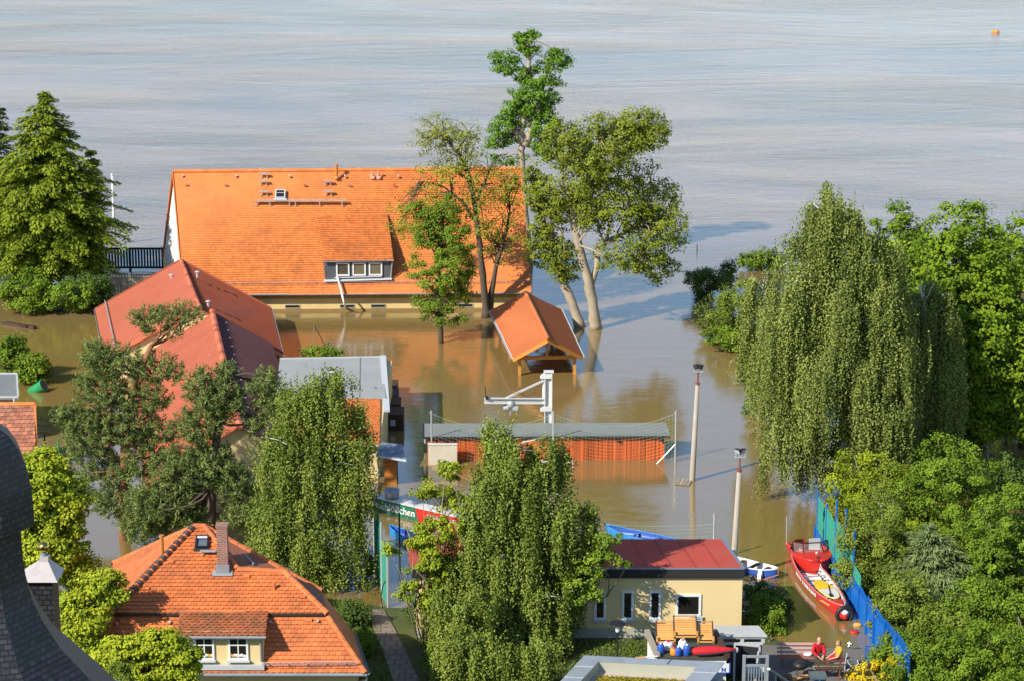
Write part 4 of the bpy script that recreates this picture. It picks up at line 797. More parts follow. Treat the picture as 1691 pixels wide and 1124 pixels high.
pine('pine_tree', 'spreading pine with orange trunk left of the red-roofed wing', at_z(pth[0], .1), pth, .3,
    [blob(Y, 240, 525, 28, 16), blob(Y, 292, 522, 44, 18), blob(Y, 270, 545, 40, 10), blob(Y, 195, 600, 50, 26), blob(Y, 262, 612, 44, 24), blob(Y, 165, 640, 40, 34), blob(Y, 230, 655, 60, 26), blob(Y, 125, 690, 34, 22), blob(Y, 200, 700, 60, 34), blob(Y, 265, 715, 44, 22), blob(Y, 150, 745, 40, 22), blob(Y, 230, 760, 50, 30), blob(Y, 90, 693, 12, 7), blob(Y, 190, 830, 40, 30), blob(Y, 240, 850, 44, 30), blob(Y, 150, 710, 44, 34), blob(Y, 180, 780, 44, 26), blob(Y, 160, 590, 30, 24)],
    1500, group=GP, limbs=90, per=34, needle=.22)
Y = 105.5; pth = path_px(Y, [(346, 905), (348, 840), (350, 770), (362, 700), (372, 640), (380, 600)])
pine('pine_tree', 'dense grey-green pine with dark trunk over the red-roofed wing', at_z(pth[0], .1), pth, .27,
    [blob(Y, 375, 618, 14, 20), blob(Y, 335, 640, 30, 28), blob(Y, 365, 660, 34, 34), blob(Y, 330, 700, 40, 30), blob(Y, 440, 632, 30, 22), blob(Y, 450, 665, 32, 26), blob(Y, 420, 700, 20, 16), blob(Y, 300, 770, 50, 34), blob(Y, 350, 770, 40, 34), blob(Y, 270, 830, 66, 40), blob(Y, 390, 800, 34, 30), blob(Y, 400, 850, 36, 26), blob(Y, 240, 870, 40, 26), blob(Y, 310, 850, 40, 20)],
    1750, group=GP, bark=m_bark_dk, limbs=90, per=34, needle=.22)
pth = path_px(92, [(60, 1150), (66, 1000), (72, 860), (70, 790)])
GL = 'lime trees around the church'
Y = 90; broadleaf('lime_tree', 'sunlit yellow-green lime tree between church tower and pines', at_z(Q(75, 1150, Y), .6), pth, .22,
    [blob(Y, 70, 800, 46, 60), blob(Y, 110, 830, 34, 60), blob(Y, 60, 770, 34, 40), blob(Y, 90, 900, 54, 56), blob(Y, 40, 880, 36, 60), blob(Y, 130, 960, 30, 60)], 560, 56, .40, .19, L_lime, m_bark_dk, GL, limbs=24, shell=.6, split=.1)
Y = 84; broadleaf('lime_tree', 'yellow-green lime tree beside the turret with the gilded ball', at_z(Q(150, 1200, Y), .8), path_px(Y, [(150, 1200), (150, 1110), (148, 1020), (150, 960)]), .16,
    [blob(Y, 135, 1020, 42, 40), blob(Y, 170, 965, 34, 26), blob(Y, 120, 1060, 36, 40), blob(Y, 185, 985, 18, 16), blob(Y, 150, 1080, 30, 40)], 360, 56, .36, .18, L_lime, m_bark_dk, GL, limbs=18, shell=.6, split=.1)
Y = 78; broadleaf('lime_tree', 'lime crown in front of the mansard roof at the bottom left', at_z(Q(255, 1250, Y), 1.2), path_px(Y, [(255, 1250), (252, 1170), (250, 1110), (248, 1070)]), .16,
    [blob(Y, 215, 1075, 44, 28), blob(Y, 265, 1062, 38, 24), blob(Y, 300, 1085, 32, 26), blob(Y, 235, 1105, 70, 26), blob(Y, 290, 1110, 34, 20), blob(Y, 180, 1085, 26, 30)], 400, 56, .30, .165, L_lime, m_bark_dk, GL, limbs=18, shell=.6, split=.1)
Y = 76; bush('budding_bush', 'round olive bush with small leaves at the bottom edge near the church roof', at_z(Q(195, 1180, Y), 1.4), [blob(Y, 195, 1118, 28, 24)], 40, 60, .2, .09, L_bush2, None)
GS = 'plants along the footpath'
for px, py, rx, ry, by, m, lb in [(735, 1085, 40, 40, 1124, L_bush, 'green undergrowth to the right of the footpath'), (690, 1010, 18, 18, 1030, L_dark, 'dark low bush at the flooded end of the footpath'), (600, 1060, 14, 26, 1085, L_bush, 'weedy green clump on the left of the footpath'), (585, 1010, 26, 20, 1035, L_dark, 'dark bush where the left birch meets the water')]:
    Y = Yg(by, .2); bush('path_bush', lb, P(px, by, .1), [blob(Y, px, py, rx, ry), blob(Y, px + rx * .4, py + ry * .4, rx * .6, ry * .5)], 60, 45, .26, .13, m, GS, stems=8)
# rough grass on the near ground
n = 26000; gxv = rng.uniform(-12, 11, n); gyv = rng.uniform(83, 99, n); z = np.array([landz(x, y) for x, y in zip(gxv, gyv)]); ok = (z > .02) & ~((gxv > 9.3)) & ~((gyv > 93.6) & (gxv > -4.2) & (gxv < 9.8))
pc = np.array([np.interp(gyv, [90, 100.5], [-4.1, -5.75])]).ravel(); ok &= np.abs(gxv - pc) > .75
gp = np.stack([gxv, gyv, z + .05], 1)[ok]
def free_quads(name, V, rnd, m):
    e = bpy.data.objects.new('tmp', None); OFF['tmp'] = np.zeros(3); o = fast_quads(name, V, rnd, m, e); o.parent = None; bpy.data.objects.remove(e); return o
g = free_quads('grass', leaf_quads(gp, rng.normal(size=gp.shape) * A(1, 1, .5) + A(0, -.3, .4), rng.normal(size=gp.shape) * .5 + A(0, 0, 1), .17, .07), rng.random(len(gp)), L_grass)
tag(g, None, None, kind='stuff'); g['label'] = 'short rough grass on the bank around the hut and path'; g['category'] = 'grass'
# ================================================================ FRONT HOUSE with the mansard roof
ze, zbk, zrg = 3.2, 5.0, 7.25
fh = thing('mansard_house', at_z(P(400, 1112, ze) + A(0, 4, 0), .6), 'front house with orange mansard roof, brick chimney and cream dormer', 'house')
e0, e1 = P(150, 1112, ze), P(604, 1109, ze); k0, k1 = P(184, 1012, zbk), P(541, 1011, zbk)
e0[1] = e1[1] = (e0[1] + e1[1]) / 2; k0[1] = k1[1] = (k0[1] + k1[1]) / 2
ra, rb_ = P(322, 868, zrg), P(338, 867, zrg); ra[1] = rb_[1] = (ra[1] + rb_[1]) / 2
un = nrm(np.cross(k1 - k0, ra - k0)); un = un if un[2] > 0 else -un
up_ = lambda px, py: on_plane(px, py, k0, un)
s1, s2, s3 = up_(392, 938), up_(470, 942.5), k1
b = MB(); tiles(b, [k0, s3, s2, s1, rb_, ra], .225, .172, .036)
D2 = 2 * (ra[1] - k0[1]); back_r = P(531, 974, zbk + .02); kb0, kb1 = k0 + A(-.8, D2 * .8, 0), back_r + A(-2.2, 3.0, 0)
tiles(b, [kb0, k0, ra], .225, .172, .036); b.face([kb0, kb1, rb_, ra])
upper = b.build('upper_roof', m_tile2, fh)
b = MB(); b.mesh([rb_, s1, s2, s3, back_r, kb1], [(0, 4, 1), (1, 4, 2), (2, 4, 3), (0, 5, 4)]); b.build('side_roof', m_tile_dark, fh)  # side slope in a darker tile colour than the front
b = MB(); b.bar(Q(380, 890, ra[1] + .1), Q(419, 931, s1[1] + .5), .07, .07); b.build('side_gutter', m_zinc, fh)
b = MB(); ridge_tiles(b, k0 + A(-.03, -.03, .03), ra + A(0, 0, .03), .105, .34); hip = b.build('hip_tiles', m_tile2, upper)
for k in range(17):
    t = (k + .75) / 17.5; c = k0 + (ra - k0) * t + A(-.02, -.02, .045); d = nrm(ra - k0); b = MB(); b.tube([c - d * .085, c + d * .085], [.135, .12], 8); b.build('dark_hip_tile', m_ridge_dark, upper)
b = MB(); ridge_tiles(b, ra, rb_, .12, .4); ridge_tiles(b, s1 + A(0, 0, .02), rb_ + A(0, 0, .02), .105, .34); ridge_tiles(b, s1, s2, .105, .34); ridge_tiles(b, s3, s2, .115, .34); ridge_tiles(b, kb0, ra, .11, .36); ridge_tiles(b, back_r, rb_, .11, .36); b.build('ridge_tiles', m_tile2, upper)
# steep lower slopes
lo0, lo1 = k0 + A(.03, .1, -.12), k1 + A(-.03, .1, -.12)
b = MB(); tiles(b, [e0, e1, lo1, lo0], .225, .172, .036); eb0, eb1 = e0 + A(-.9, D2 + .3, 0), P(581, 1045, ze)
tiles(b, [eb0, e0, lo0, kb0 + A(0, 0, -.12)], .225, .172, .036); tiles(b, [e1, eb1, back_r + A(0, 0, -.1), lo1], .225, .172, .03); lower = b.build('lower_roof', m_tile2, fh)
for a_, c_2 in ((e1, lo1), (e0, lo0)): b = MB(); ridge_tiles(b, a_ + A(0, 0, .03), c_2 + A(0, 0, .03), .1, .36); b.build('hip_tiles', m_tile2, lower)
b = MB(); b.bar(k0 + A(0, .02, -.06), k1 + A(0, .02, -.06), .1, .09); b.build('break_shadow_strip', m_slate_trim, fh)  # dark strip standing in for the shadow under the roof break
b = MB(); gutter(b, e0 + A(0, -.07, -.02), e1 + A(.05, -.07, -.02), .085); b.tube([e1 + A(.02, -.05, -.05), e1 + A(.04, .1, -.3), e1 + A(-.4, .5, -.6)], .045, 8); b.build('gutter', m_zinc, fh)
b = MB(); gutter(b, e1 + A(.07, 0, -.02), eb1 + A(.07, 0, -.02), .085); b.build('gutter', m_zinc, fh)
b = MB(); b.prism([at_z(p, -.3) for p in (e0 + A(.3, .45, 0), e1 + A(-.3, .45, 0), eb1 + A(-.4, 0, 0), eb1 + A(-2.2, 3.4, 0), eb0 + A(.4, -.3, 0))], (0, 0, 3.45)); b.build('wall', m_cream, fh)
ln = nrm(np.cross(e1 - e0, lo0 - e0)); ln = ln if ln[2] > 0 else -ln
lp = lambda px, py: on_plane(px, py, e0, ln)
# snow guard rail
b = MB(); g0_, g1_ = lp(434, 1101), lp(592, 1099)
for t in (.06, .15, .24): b.tube([g0_ + ln * t + A(0, 0, t * .4), g1_ + ln * t + A(0, 0, t * .4)], .013, 5)
for k in range(40): p = g0_ + (g1_ - g0_) * k / 39; b.bar(p + ln * .06, p + ln * .25 + A(0, 0, .1), .014, .014)
for k in range(5): p = g0_ + (g1_ - g0_) * (k + .3) / 5; b.bar(p - A(0, -.05, -.1), p + ln * .26, .035, .03)
b.build('snow_guard', m_galv, fh)
# big dormer, its roof running down from the upper slope
yd = e0[1] + .22; dl, dr_ = Q(297, 1060, yd)[0], Q(434, 1060, yd)[0]
zt_ = Q(300, 1046, yd)[2]; zb_ = Q(300, 1096, yd)[2]
b = MB(); b.box(((dl + dr_) / 2, yd + .75, (zt_ + zb_) / 2 - .1), (dr_ - dl, 1.5, zt_ - zb_ + .4)); dm = b.build('dormer', m_cream, fh)
v0, v1 = A(dl - .12, yd - .22, zt_ + .02), A(dr_ + .12, yd - .22, zt_ + .02); v2, v3 = up_(437, 1008) + un * .012, up_(294, 1009) + un * .012; v2[0], v3[0] = v1[0], v0[0]
b = MB(); tiles(b, [v0, v1, v2, v3], .225, .165, .036); b.build('dormer_roof', M('mossy_tile', (.40, .13, .05), .7, .3, .8, .4, stain=(.16, .10, .05), stain_s=1.2, stain_a=.7), dm)
b = MB(); gutter(b, v0 + A(-.03, -.07, -.03), v1 + A(.03, -.07, -.03), .075); b.tube([v1 + A(-.06, -.07, -.08), A(dr_ - .08, yd - .06, zt_ - .25), A(dr_ - .08, yd - .06, zb_ + .15), lp(434, 1092) + A(.06, -.02, .02)], .04, 8); b.build('dormer_gutter', m_zinc, dm)
b = MB(); b.box(((dl + dr_) / 2, yd - .1, zb_ - .05), (dr_ - dl + .1, .3, .16)); b.build('dormer_flashing', m_zinc_lt, dm)
for xa, xb in ((321, 354), (377, 410)):
    xa, xb = Q(xa, 1070, yd)[0], Q(xb, 1070, yd)[0]; zc1, zc0 = Q(330, 1049, yd)[2], Q(330, 1088, yd)[2]
    w = window(dm, ((xa + xb) / 2, yd - .02, (zc0 + zc1) / 2), xb - xa, zc1 - zc0, A(0, -1, 0), A(1, 0, 0), mull=1, trans=1, fw=.075, depth=.08)
    for k in range(9):
        c = A(xa + .1 + (xb - xa - .2) * k / 8, yd - .035, zc0 + .14 + random.random() * .05); b = MB(); b.ball(c, (.05, .015, .06), 8); b.build('flower', random.choice([m_white, m_bench, m_yelcloth, m_hullwhite]), w)
# chimney, skylight, step, pipes
c0 = up_(368, 946); b = MB(); b.box((c0[0], c0[1] + .22, 6.75), (.40, .42, 2.2)); ch = b.build('chimney', m_brick, fh)
b = MB(); b.box((c0[0], c0[1] + .22, 7.87), (.46, .48, .06)); b.build('chimney_cap', m_brick, ch)
b = MB(); b.box((c0[0], c0[1] + .17, c0[2] + .12), (.5, .52, .42)); b.obox(c0 + un * .03 - A(0, .05, 0), A(.38, 0, 0), nrm(np.cross(un, (1, 0, 0))) * .12, un * .015); b.build('chimney_flashing', m_zinc, ch)
c = up_(334, 896); us = nrm(np.cross(A(1, 0, 0), -un)); us = us if us[2] > 0 else -us
sk = window(fh, c + un * .08, .50, .56, un, A(1, 0, 0), m_black, M('skylight_glass', (.10, .13, .17), .06, .2, 2), fw=.055, name='skylight', sill=False, depth=.14, up=us, mull=0)
b = MB(); b.obox(c + un * .155 + us * .17, A(.19, 0, 0), us * .05, un * .006); b.build('blind', m_zinc_lt, sk); b = MB(); b.obox(c - us * .34 + un * .03, A(.29, 0, 0), us * .07, un * .02); b.build('flashing', m_slate_trim, sk)
p = up_(344, 914); b = MB(); b.obox(p + A(0, -.1, .16), A(.30, 0, 0), A(0, .1, 0), A(0, 0, .015)); b.bar(p + A(-.22, -.12, -.02), p + A(-.22, -.1, .15), .05, .04); b.build('roof_step', m_galv, fh)
b = MB(); p = up_(286, 918) + A(-.45, .25, .0); b.tube([p, p + A(0, 0, .75)], .075, 10); b.tube([p + A(0, 0, .68), p + A(0, 0, .77)], .095, 10); b.build('vent_pipe', m_timber_or, fh)
b = MB(); p = up_(453, 973); b.tube([p - A(0, 0, .1), p + A(0, 0, .28)], .06, 8); b.build('vent_pipe', m_tile2, fh)
for px, py in ((283, 928), (242, 972), (408, 952), (500, 986)): b = MB(); p = up_(px, py); b.obox(p + un * .05, A(.1, 0, 0), us * .06, un * .03); b.build('vent_tile', m_tile2, fh)
for px, py in ((194, 1030), (281, 1028), (447, 1027), (525, 1026)): b = MB(); p = lp(px, py); b.bar(p, p + ln * .14, .06, .1); b.build('roof_hook', m_copper, fh)
for px, py in ((204, 1026), (510, 1024)): b = MB(); p = lp(px, py); b.obox(p + ln * .05, A(.12, 0, 0), A(0, .03, .05), ln * .03); b.build('vent_tile', m_tile2, fh)

# ================================================================ CHURCH TOWER at the left edge
Yt = 60.0; sc_ = ppm(Q(0, 860, Yt)); ax_ = Q(-42, 860, Yt); zq = lambda py: Q(0, py, Yt)[2]
ct = thing('church_tower', A(ax_[0], Yt, 6), 'dark slate church tower with a bell-shaped dome at the left edge', 'church')
def oct_(name, prof, m, rot=R(-52)):
    b = MB(); b.lathe(A(ax_[0], Yt, 0), [((px + 42) / sc_ / .97, zq(py)) for px, py in prof], 8, rot); return b.build(name, m, ct)
oct_('dome', [(50, 866), (57, 861), (57, 835), (55, 800), (49, 770), (38, 740), (24, 718), (6, 704), (-20, 690), (-36, 676)], m_slate)
oct_('lantern', [(36, 960), (34, 900), (34, 866)], m_slate)
oct_('skirt_roof', [(205, 1190), (162, 1140), (122, 1098), (88, 1062), (62, 1020), (46, 985), (38, 950), (35, 915), (34, 895)], m_slate)
b = MB(); b.lathe(A(ax_[0], Yt, 0), [(4.2, -1), (4.2, zq(1188))], 8, R(-52)); b.build('wall', m_whitewall, ct)
Yu = 63.5; tc = Q(72, 960, Yu); su = ppm(tc); zu = lambda py: Q(0, py, Yu)[2]
tr_ = [Q(48, 1060, Yu)[0], Q(92, 1060, Yu)[0]]; b = MB(); b.box(((tr_[0] + tr_[1]) / 2, Yu + .4, (zu(957) + zu(1090)) / 2), (tr_[1] - tr_[0], .8, zu(957) - zu(1090))); tu = b.build('side_turret', m_slate, ct)
cx, cw = (tr_[0] + tr_[1]) / 2 - .02, .56; zt0, zt1 = zu(958), zu(930)
b = MB(); apx = A(cx + .12, Yu + .4, zu(933)); cs = [A(cx - cw, Yu - .15, zt0), A(cx + cw, Yu - .15, zt0), A(cx + cw, Yu + .95, zt0), A(cx - cw, Yu + .95, zt0)]; hf = [apx + A(dx, dy, 0) for dx, dy in ((-.13, -.13), (.13, -.13), (.13, .13), (-.13, .13))]
b.mesh(cs + hf, [(0, 1, 5, 4), (1, 2, 6, 5), (2, 3, 7, 6), (3, 0, 4, 7), (4, 5, 6, 7), (3, 2, 1, 0)]); b.box(apx + A(0, 0, .02), (.25, .25, .26)); b.build('turret_cap', m_copper, tu)
b = MB(); b.lathe(apx, [(.11, .14), (.07, .22), (.05, .32)], 10); b.build('spike', m_lead, tu)
b = MB(); b.ball(apx + A(0, 0, .40), .155, 16); b.build('ball', m_gold, tu, True)

# ================================================================ SMALL BUILDINGS at the left edge
gs = thing('grey_roofed_shed', at_z(P(14, 660, 0), 0), 'flooded shed with flat dark grey roof at the left edge', 'shed')
q = [P(-40, 655, 2.5), P(30, 655, 2.5), P(27.5, 617, 2.5), P(-40, 617, 2.5)]; b = MB(); b.prism(q, (0, 0, -.14)); ro = b.build('roof', m_felt_gr, gs)
b = MB(); b.bar(q[3] + A(0, 0, .02), q[2] + A(0, 0, .02), .1, .1); b.bar(q[1] + A(0, 0, .02), q[2] + A(0, 0, .02), .08, .1); b.bar(q[0], q[1], .06, .1); b.build('roof_edge', m_zinc_lt, ro)
b = MB(); b.prism([at_z(q[0], -2), at_z(q[1] - A(.2, 0, 0), -2), at_z(q[2] - A(.2, .2, 0), -2), at_z(q[3] - A(0, .2, 0), -2)], (0, 0, 4.35)); b.build('wall', m_brown, gs)
b = MB(); p = q[1] + A(-.2, -.12, -.05); b.tube([p, p + A(.02, 0, -.3), p + A(-.1, 0, -.5), p + A(-.1, 0, -2.5)], .06, 8); b.build('downpipe', m_zinc_lt, gs)
ts = thing('tiled_outhouse', at_z(P(25, 745, 0), 0), 'outhouse with weathered red tile roof below the grey-roofed shed', 'shed')
q = [P(-45, 752, .9), P(60, 747, .9), P(56.5, 666, 3.2), P(-45, 667, 3.2)]; b = MB(); tiles(b, q, .26, .2, .035); ro = b.build('roof', M('blotchy_old_tile', (.40, .15, .085), .8, .3, .9, .75, stain=(.22, .16, .10), stain_s=1.5, stain_a=.6), ts)
b = MB(); ridge_tiles(b, q[3], q[2], .12, .4); b.bar(q[1] + A(.03, 0, 0), q[2] + A(.03, 0, 0), .1, .12); b.build('ridge_tiles', m_tile, ro)
b = MB(); b.prism([at_z(q[0] + A(0, .3, 0), -2), at_z(q[1] + A(-.2, .3, 0), -2), at_z(q[2] + A(-.2, 0, 0), -2), q[2] + A(-.2, 0, -.12), q[1] + A(-.2, .3, -.1), q[0] + A(0, .3, -.1)][:3] + [at_z(q[3], -2)], (0, 0, 2.75)); b.build('wall', m_cream, ts)
for k, (px, py, h) in enumerate(((61, 742, .9), (75, 752, 1.15), (98, 765, 1.3))):
    b = MB(); p = P(px, py, 0); b.tube([p - A(0, 0, .6), p + A(0, 0, h)], .045, 8); b.tube([p + A(0, 0, h), p + A(0, 0, h + .05)], .06, 8)
    tag(b.build('fence_post', m_green_brl if k == 2 else m_black), ['thin dark post close to the tiled outhouse', 'thin dark post further right of the tiled outhouse', 'green post standing in the water left of the pines'][k], 'post', 'posts in the flood on the left')
br = thing('water_barrel', P(66, 640, 0), 'green plastic barrel tilted in the floodwater', 'barrel')
pc = P(63, 640, .2); d = nrm(A(.85, -.25, .5)); b = MB(); b.tube([pc - d * .6, pc - d * .1, pc + d * .34, pc + d * .36, pc + d * .42], [.24, .29, .33, .37, .37], 18); b.build('drum', m_green_brl, br, True)
b = MB(); b.tube([pc + d * .42, pc + d * .425], [.32, .32], 18); b.build('mouth', m_black, br)
b = MB(); a0, a1 = P(5, 534, .05), P(58, 541, .12); b.bar(a0, a1, .3, .2); b.bar(a0 + A(.2, .05, .1), a1 + A(-.5, .05, .08), .24, .06)
tag(b.build('low_wall', m_brown), 'dark ledge of a low wall just above the water under the fir', 'wall')

# ================================================================ RIVERSIDE FENCES, FLAGPOLE
tf = thing('slatted_fence', P(225, 447, 0), 'dark teal slatted fence at the river edge beside the long house', 'fence')
a0, a1 = P(150, 447, 0), P(276, 447, 0); hF = 1.45
b = MB(); dx = a1 - a0; n_ = 26
for k in range(n_): p = a0 + dx * (k + .5) / n_; b.box(p + A(0, 0, hF / 2 + .1), (dx[0] / n_ * .62, .03, hF - .1))
b.build('slats', m_teal, tf)
for z in (.2, hF + .08): b = MB(); b.bar(a0 + A(0, .05, z), a1 + A(0, .05, z), .05, .14); b.build('rail', m_teal, tf)
for t in (.02, .52, .98): b = MB(); p = a0 + dx * t; b.box(p + A(0, -.03, hF / 2), (.16, .12, hF + .3)); b.build('post', m_teal, tf)
wf = thing('board_fence', P(210, 490, 0), 'weathered grey board fence below the teal slatted fence', 'fence')
a0, a1 = P(168, 489, 0), P(252, 486, 0); b = MB(); dx = a1 - a0; n_ = 17
for k in range(n_): p = a0 + dx * (k + .5) / n_; b.box(p + A(0, random.uniform(-.01, .01), .55), (dx[0] / n_ * .9, .03, 1.35 + random.uniform(-.03, .03)))
b.build('boards', m_greywood, wf)
b = MB(); b.bar(a0 + A(0, -.04, 1.22), a1 + A(0, -.04, 1.22), .05, .06); b.build('rail', m_greywood, wf)
gt = thing('white_rail', P(240, 468, 0), 'white tubular handrail between the two riverside fences', 'railing')
b = MB(); c0_, c1_ = P(219, 470, .0), P(250, 470, 0); zq2 = [.35, .75]
for z in zq2: b.tube([c0_ + A(0, 0, z), c1_ + A(0, 0, z), c1_ + A(.35, 0, z - .45)], .035, 7)
b.build('rails', m_white, gt)
for k in range(9): b = MB(); p = c0_ + (c1_ - c0_) * k / 8; b.tube([p + A(0, 0, .0), p + A(0, 0, .37)], .012, 5); b.build('baluster', m_white, gt)
b = MB(); p = P(214, 470, 0); b.box(p + A(0, 0, .35), (.16, .16, .9)); b.build('post', m_white, gt)
fp = thing('flagpole', P(190, 405, 0), 'slim white flagpole rising from the river behind the fir', 'pole')
p = P(190, 405, 0); zt = CAMH - p[1] * math.tan(PITCH + math.atan((290 - 562) / FPX)); b = MB(); b.tube([p - A(0, 0, .5), p + A(0, 0, zt)], [.11, .075], 10); b.build('mast', m_white, fp, True)
b = MB(); b.ball(p + A(0, 0, zt + .05), .1, 10); b.build('finial', m_white, fp, True)

# ================================================================ TIMBER PAVILION
zr, zev = 2.55, 1.15
pv = thing('timber_pavilion', P(905, 600, 0), 'open timber pavilion with orange sheet roof standing in the flood', 'pavilion')
LF, RF, AF, AB = P(847, 590, zev), P(962, 587.5, zev), P(904.5, 558, zr), P(868, 484, zr); LB, RB = P(809, 513, zev), P(926, 511, zev)
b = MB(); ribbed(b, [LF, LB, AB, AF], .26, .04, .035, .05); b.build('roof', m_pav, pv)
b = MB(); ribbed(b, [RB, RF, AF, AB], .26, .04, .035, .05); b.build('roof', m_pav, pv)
b = MB(); ridge_tiles(b, AB + A(0, 0, .02), AF + A(0, 0, .02), .10, .6); b.ball(AF + A(0, -.05, .02), .12, 10); b.build('ridge_cap', m_pav, pv)
for e0_, e1_ in ((LF, AF), (RF, AF), (LB, AB), (RB, AB)): b = MB(); b.bar(e0_ + A(0, 0, -.16), e1_ + A(0, 0, -.16), .08, .2); b.build('bargeboard', m_timber, pv)
for e0_, e1_ in ((LB, LF), (RF, RB)): b = MB(); gutter(b, e0_ + A(-.05 if e0_ is LB else .05, 0, -.03), e1_ + A(-.05 if e0_ is LB else .05, 0, -.03), .06); b.build('gutter', m_zinc_lt, pv)
dv = nrm((AF - AB) * A(1, 1, 0)); wv = nrm(RF - LF); cF, cB = (LF + RF) / 2 - dv * .3, (LB + RB) / 2 + dv * .3
hwid = np.linalg.norm(RF - LF) / 2 - .42
for c in (cF, cB, (cF + cB) / 2):
    for s in (-1, 1): b = MB(); p = c + wv * s * hwid; b.box(at_z(p, -.4), (.17, .17, 2.95 + 0)); b.build('post', m_timber, pv)
    b = MB(); b.bar(at_z(c - wv * (hwid + .15), zev - .12), at_z(c + wv * (hwid + .15), zev - .12), .15, .2); b.build('tie_beam', m_timber, pv)
    b = MB(); b.box(at_z(c, (zev + zr) / 2 - .1), (.13, .13, zr - zev - .1)); b.build('king_post', m_timber, pv)
    for s in (-1, 1): b = MB(); b.bar(at_z(c + wv * s * (hwid + .3), zev - .05), at_z(c, zr - .18), .1, .14); b.build('rafter', m_timber, pv)
for s in (-1, 1): b = MB(); b.bar(at_z(cF + wv * s * hwid, zev - .0), at_z(cB + wv * s * hwid, zev - .0), .14, .16); b.build('plate_beam', m_timber, pv)
b = MB(); p = at_z(cF, zev + .25) - wv * .55 - dv * .25; b.lathe(p, [(.02, .16), (.06, .12), (.11, -.08), (.12, -.1)], 12); b.tube([p + A(0, 0, .15), p + A(.1, 0, .4)], .012, 5); b.build('hanging_lamp', m_white, pv)

# ================================================================ RED SHED, nets, crane
rs = thing('red_board_shed', P(900, 758, 0), 'long low red board shed with grey felt roof, half drowned', 'shed')
w0, w1 = P(706, 760, 0), P(1097, 758.5, 0); dpt = 1.9; h0, h1 = 1.31, 1.40
b = MB(); n_ = 50; dx = w1 - w0
for k in range(n_): p = w0 + dx * (k + .5) / n_; b.box(p + A(0, .03 + random.uniform(-.015, .015), .1), (dx[0] / n_ * .92, .035, 2.4))
b.build('front_boards', m_redboard, rs)
b = MB(); b.box((w0 + w1) / 2 + A(0, dpt / 2 + .08, 0), (dx[0] - .06, dpt - .1, 2.45)); b.build('wall', m_brown, rs)
b = MB(); r0_, r1_, r2_, r3_ = w0 + A(-.22, -.14, h0), w1 + A(.28, -.14, h0), w1 + A(.18, dpt + .1, h1), w0 + A(-.3, dpt + .1, h1); b.prism([r0_, r1_, r2_, r3_], (0, 0, -.1)); ro = b.build('roof', m_felt_gr, rs)
b = MB(); b.bar(r0_ + A(0, -.015, -.02), r1_ + A(0, -.015, -.02), .04, .09); b.bar(r0_, r3_, .06, .1); b.build('roof_edge', m_slate_trim, ro)
b = MB(); p = r3_ + A(.1, .2, -.1); b.tube([p, at_z(p, -.5)], .05, 8); b.build('downpipe', m_zinc_lt, rs)
for px in (735, 748, 1020, 1092): b = MB(); p = w0 + dx * ((px - 706) / 391.0) + A(0, -.08, h0 - .22); b.box(p, (.16, .14, .12)); b.ball(p + A(0, -.06, -.02), .05, 8); b.build('wall_lamp', m_black, rs)
pnl = thing('cream_panel', P(731, 766, 0), 'cream coloured board standing in front of the red shed left end', 'panel')
a0, a1 = P(707.5, 766, 0), P(755, 766, 0); b = MB(); b.box((a0 + a1) / 2 + A(0, 0, .2), (a1[0] - a0[0], .12, 1.75)); b.build('board', M('cream_board', (.66, .60, .46), .6), pnl)
b = MB(); b.box((a0 + a1) / 2 + A(0, 0, 1.09), (a1[0] - a0[0] + .04, .18, .05)); b.build('capping', m_hullwhite, pnl)
def net(name, label, posts, hp, ztop, sagd, cell=.18, zlow=0.0, group='ball nets', braces=()):
    th_ = thing(name, posts[0], label, 'net', group)
    for p in posts: b = MB(); b.tube([p - A(0, 0, .5), p + A(0, 0, hp)], .045, 8); b.tube([p + A(0, 0, hp - .12), p + A(-.12, 0, hp - .12)], .02, 5); b.build('post', m_galv, th_)
    b = MB()
    for i in range(len(posts) - 1):
        p, q = posts[i], posts[i + 1]; n = int(np.linalg.norm(q - p) / cell); top = [ztop - sagd[i] * (1 - (2 * t - 1) ** 2) for t in np.linspace(0, 1, n + 1)]; P_ = [p + (q - p) * t for t in np.linspace(0, 1, n + 1)]
        for k in range(n): b.tube([P_[k] + A(0, 0, top[k]), P_[k + 1] + A(0, 0, top[k + 1])], .012, 4, False)
        for k in range(n + 1): b.tube([P_[k] + A(0, 0, top[k]), P_[k] + A(0, 0, zlow)], .005, 3, False)
        for j in range(1, int(ztop / cell)):
            z = [tp - j * cell for tp in top]
            for k in range(n):
                if z[k] > zlow and z[k + 1] > zlow: b.tube([P_[k] + A(0, 0, z[k]), P_[k + 1] + A(0, 0, z[k + 1])], .005, 3, False)
    b.build('netting', m_net, th_)
    for a, c in braces: b = MB(); b.tube([a, c], .04, 7); b.build('brace', m_galv, th_)
    return th_
n0, n1, n2 = P(713, 762, 0), P(913.5, 763, 0), P(1115, 762, 0)
net('ball_net', 'sagging pale green ball net on three posts before the red shed', [n0, n1, n2], 2.75, 2.6, [.75, .7], braces=[(n2 + A(0, 0, .95), n2 + A(-1.0, -.3, -.05))])
m0, m1 = P(985, 925, 0), P(1178, 925, 0)
net('ball_net', 'second pale ball net behind the red-roofed hut', [m0, m1], 2.25, 1.75, [.1])
gl = thing('goal_frame', P(930, 770, 0), 'small white goal frame under water behind the big birch', 'goal')
a0, a1 = P(886, 770, 0), P(946, 770, 0); b = MB(); b.tube([a0 - A(0, 0, .4), a0 + A(0, 0, .32), a1 + A(0, 0, .32), a1 - A(0, 0, .4)], .04, 7); b.build('front_frame', m_white, gl)
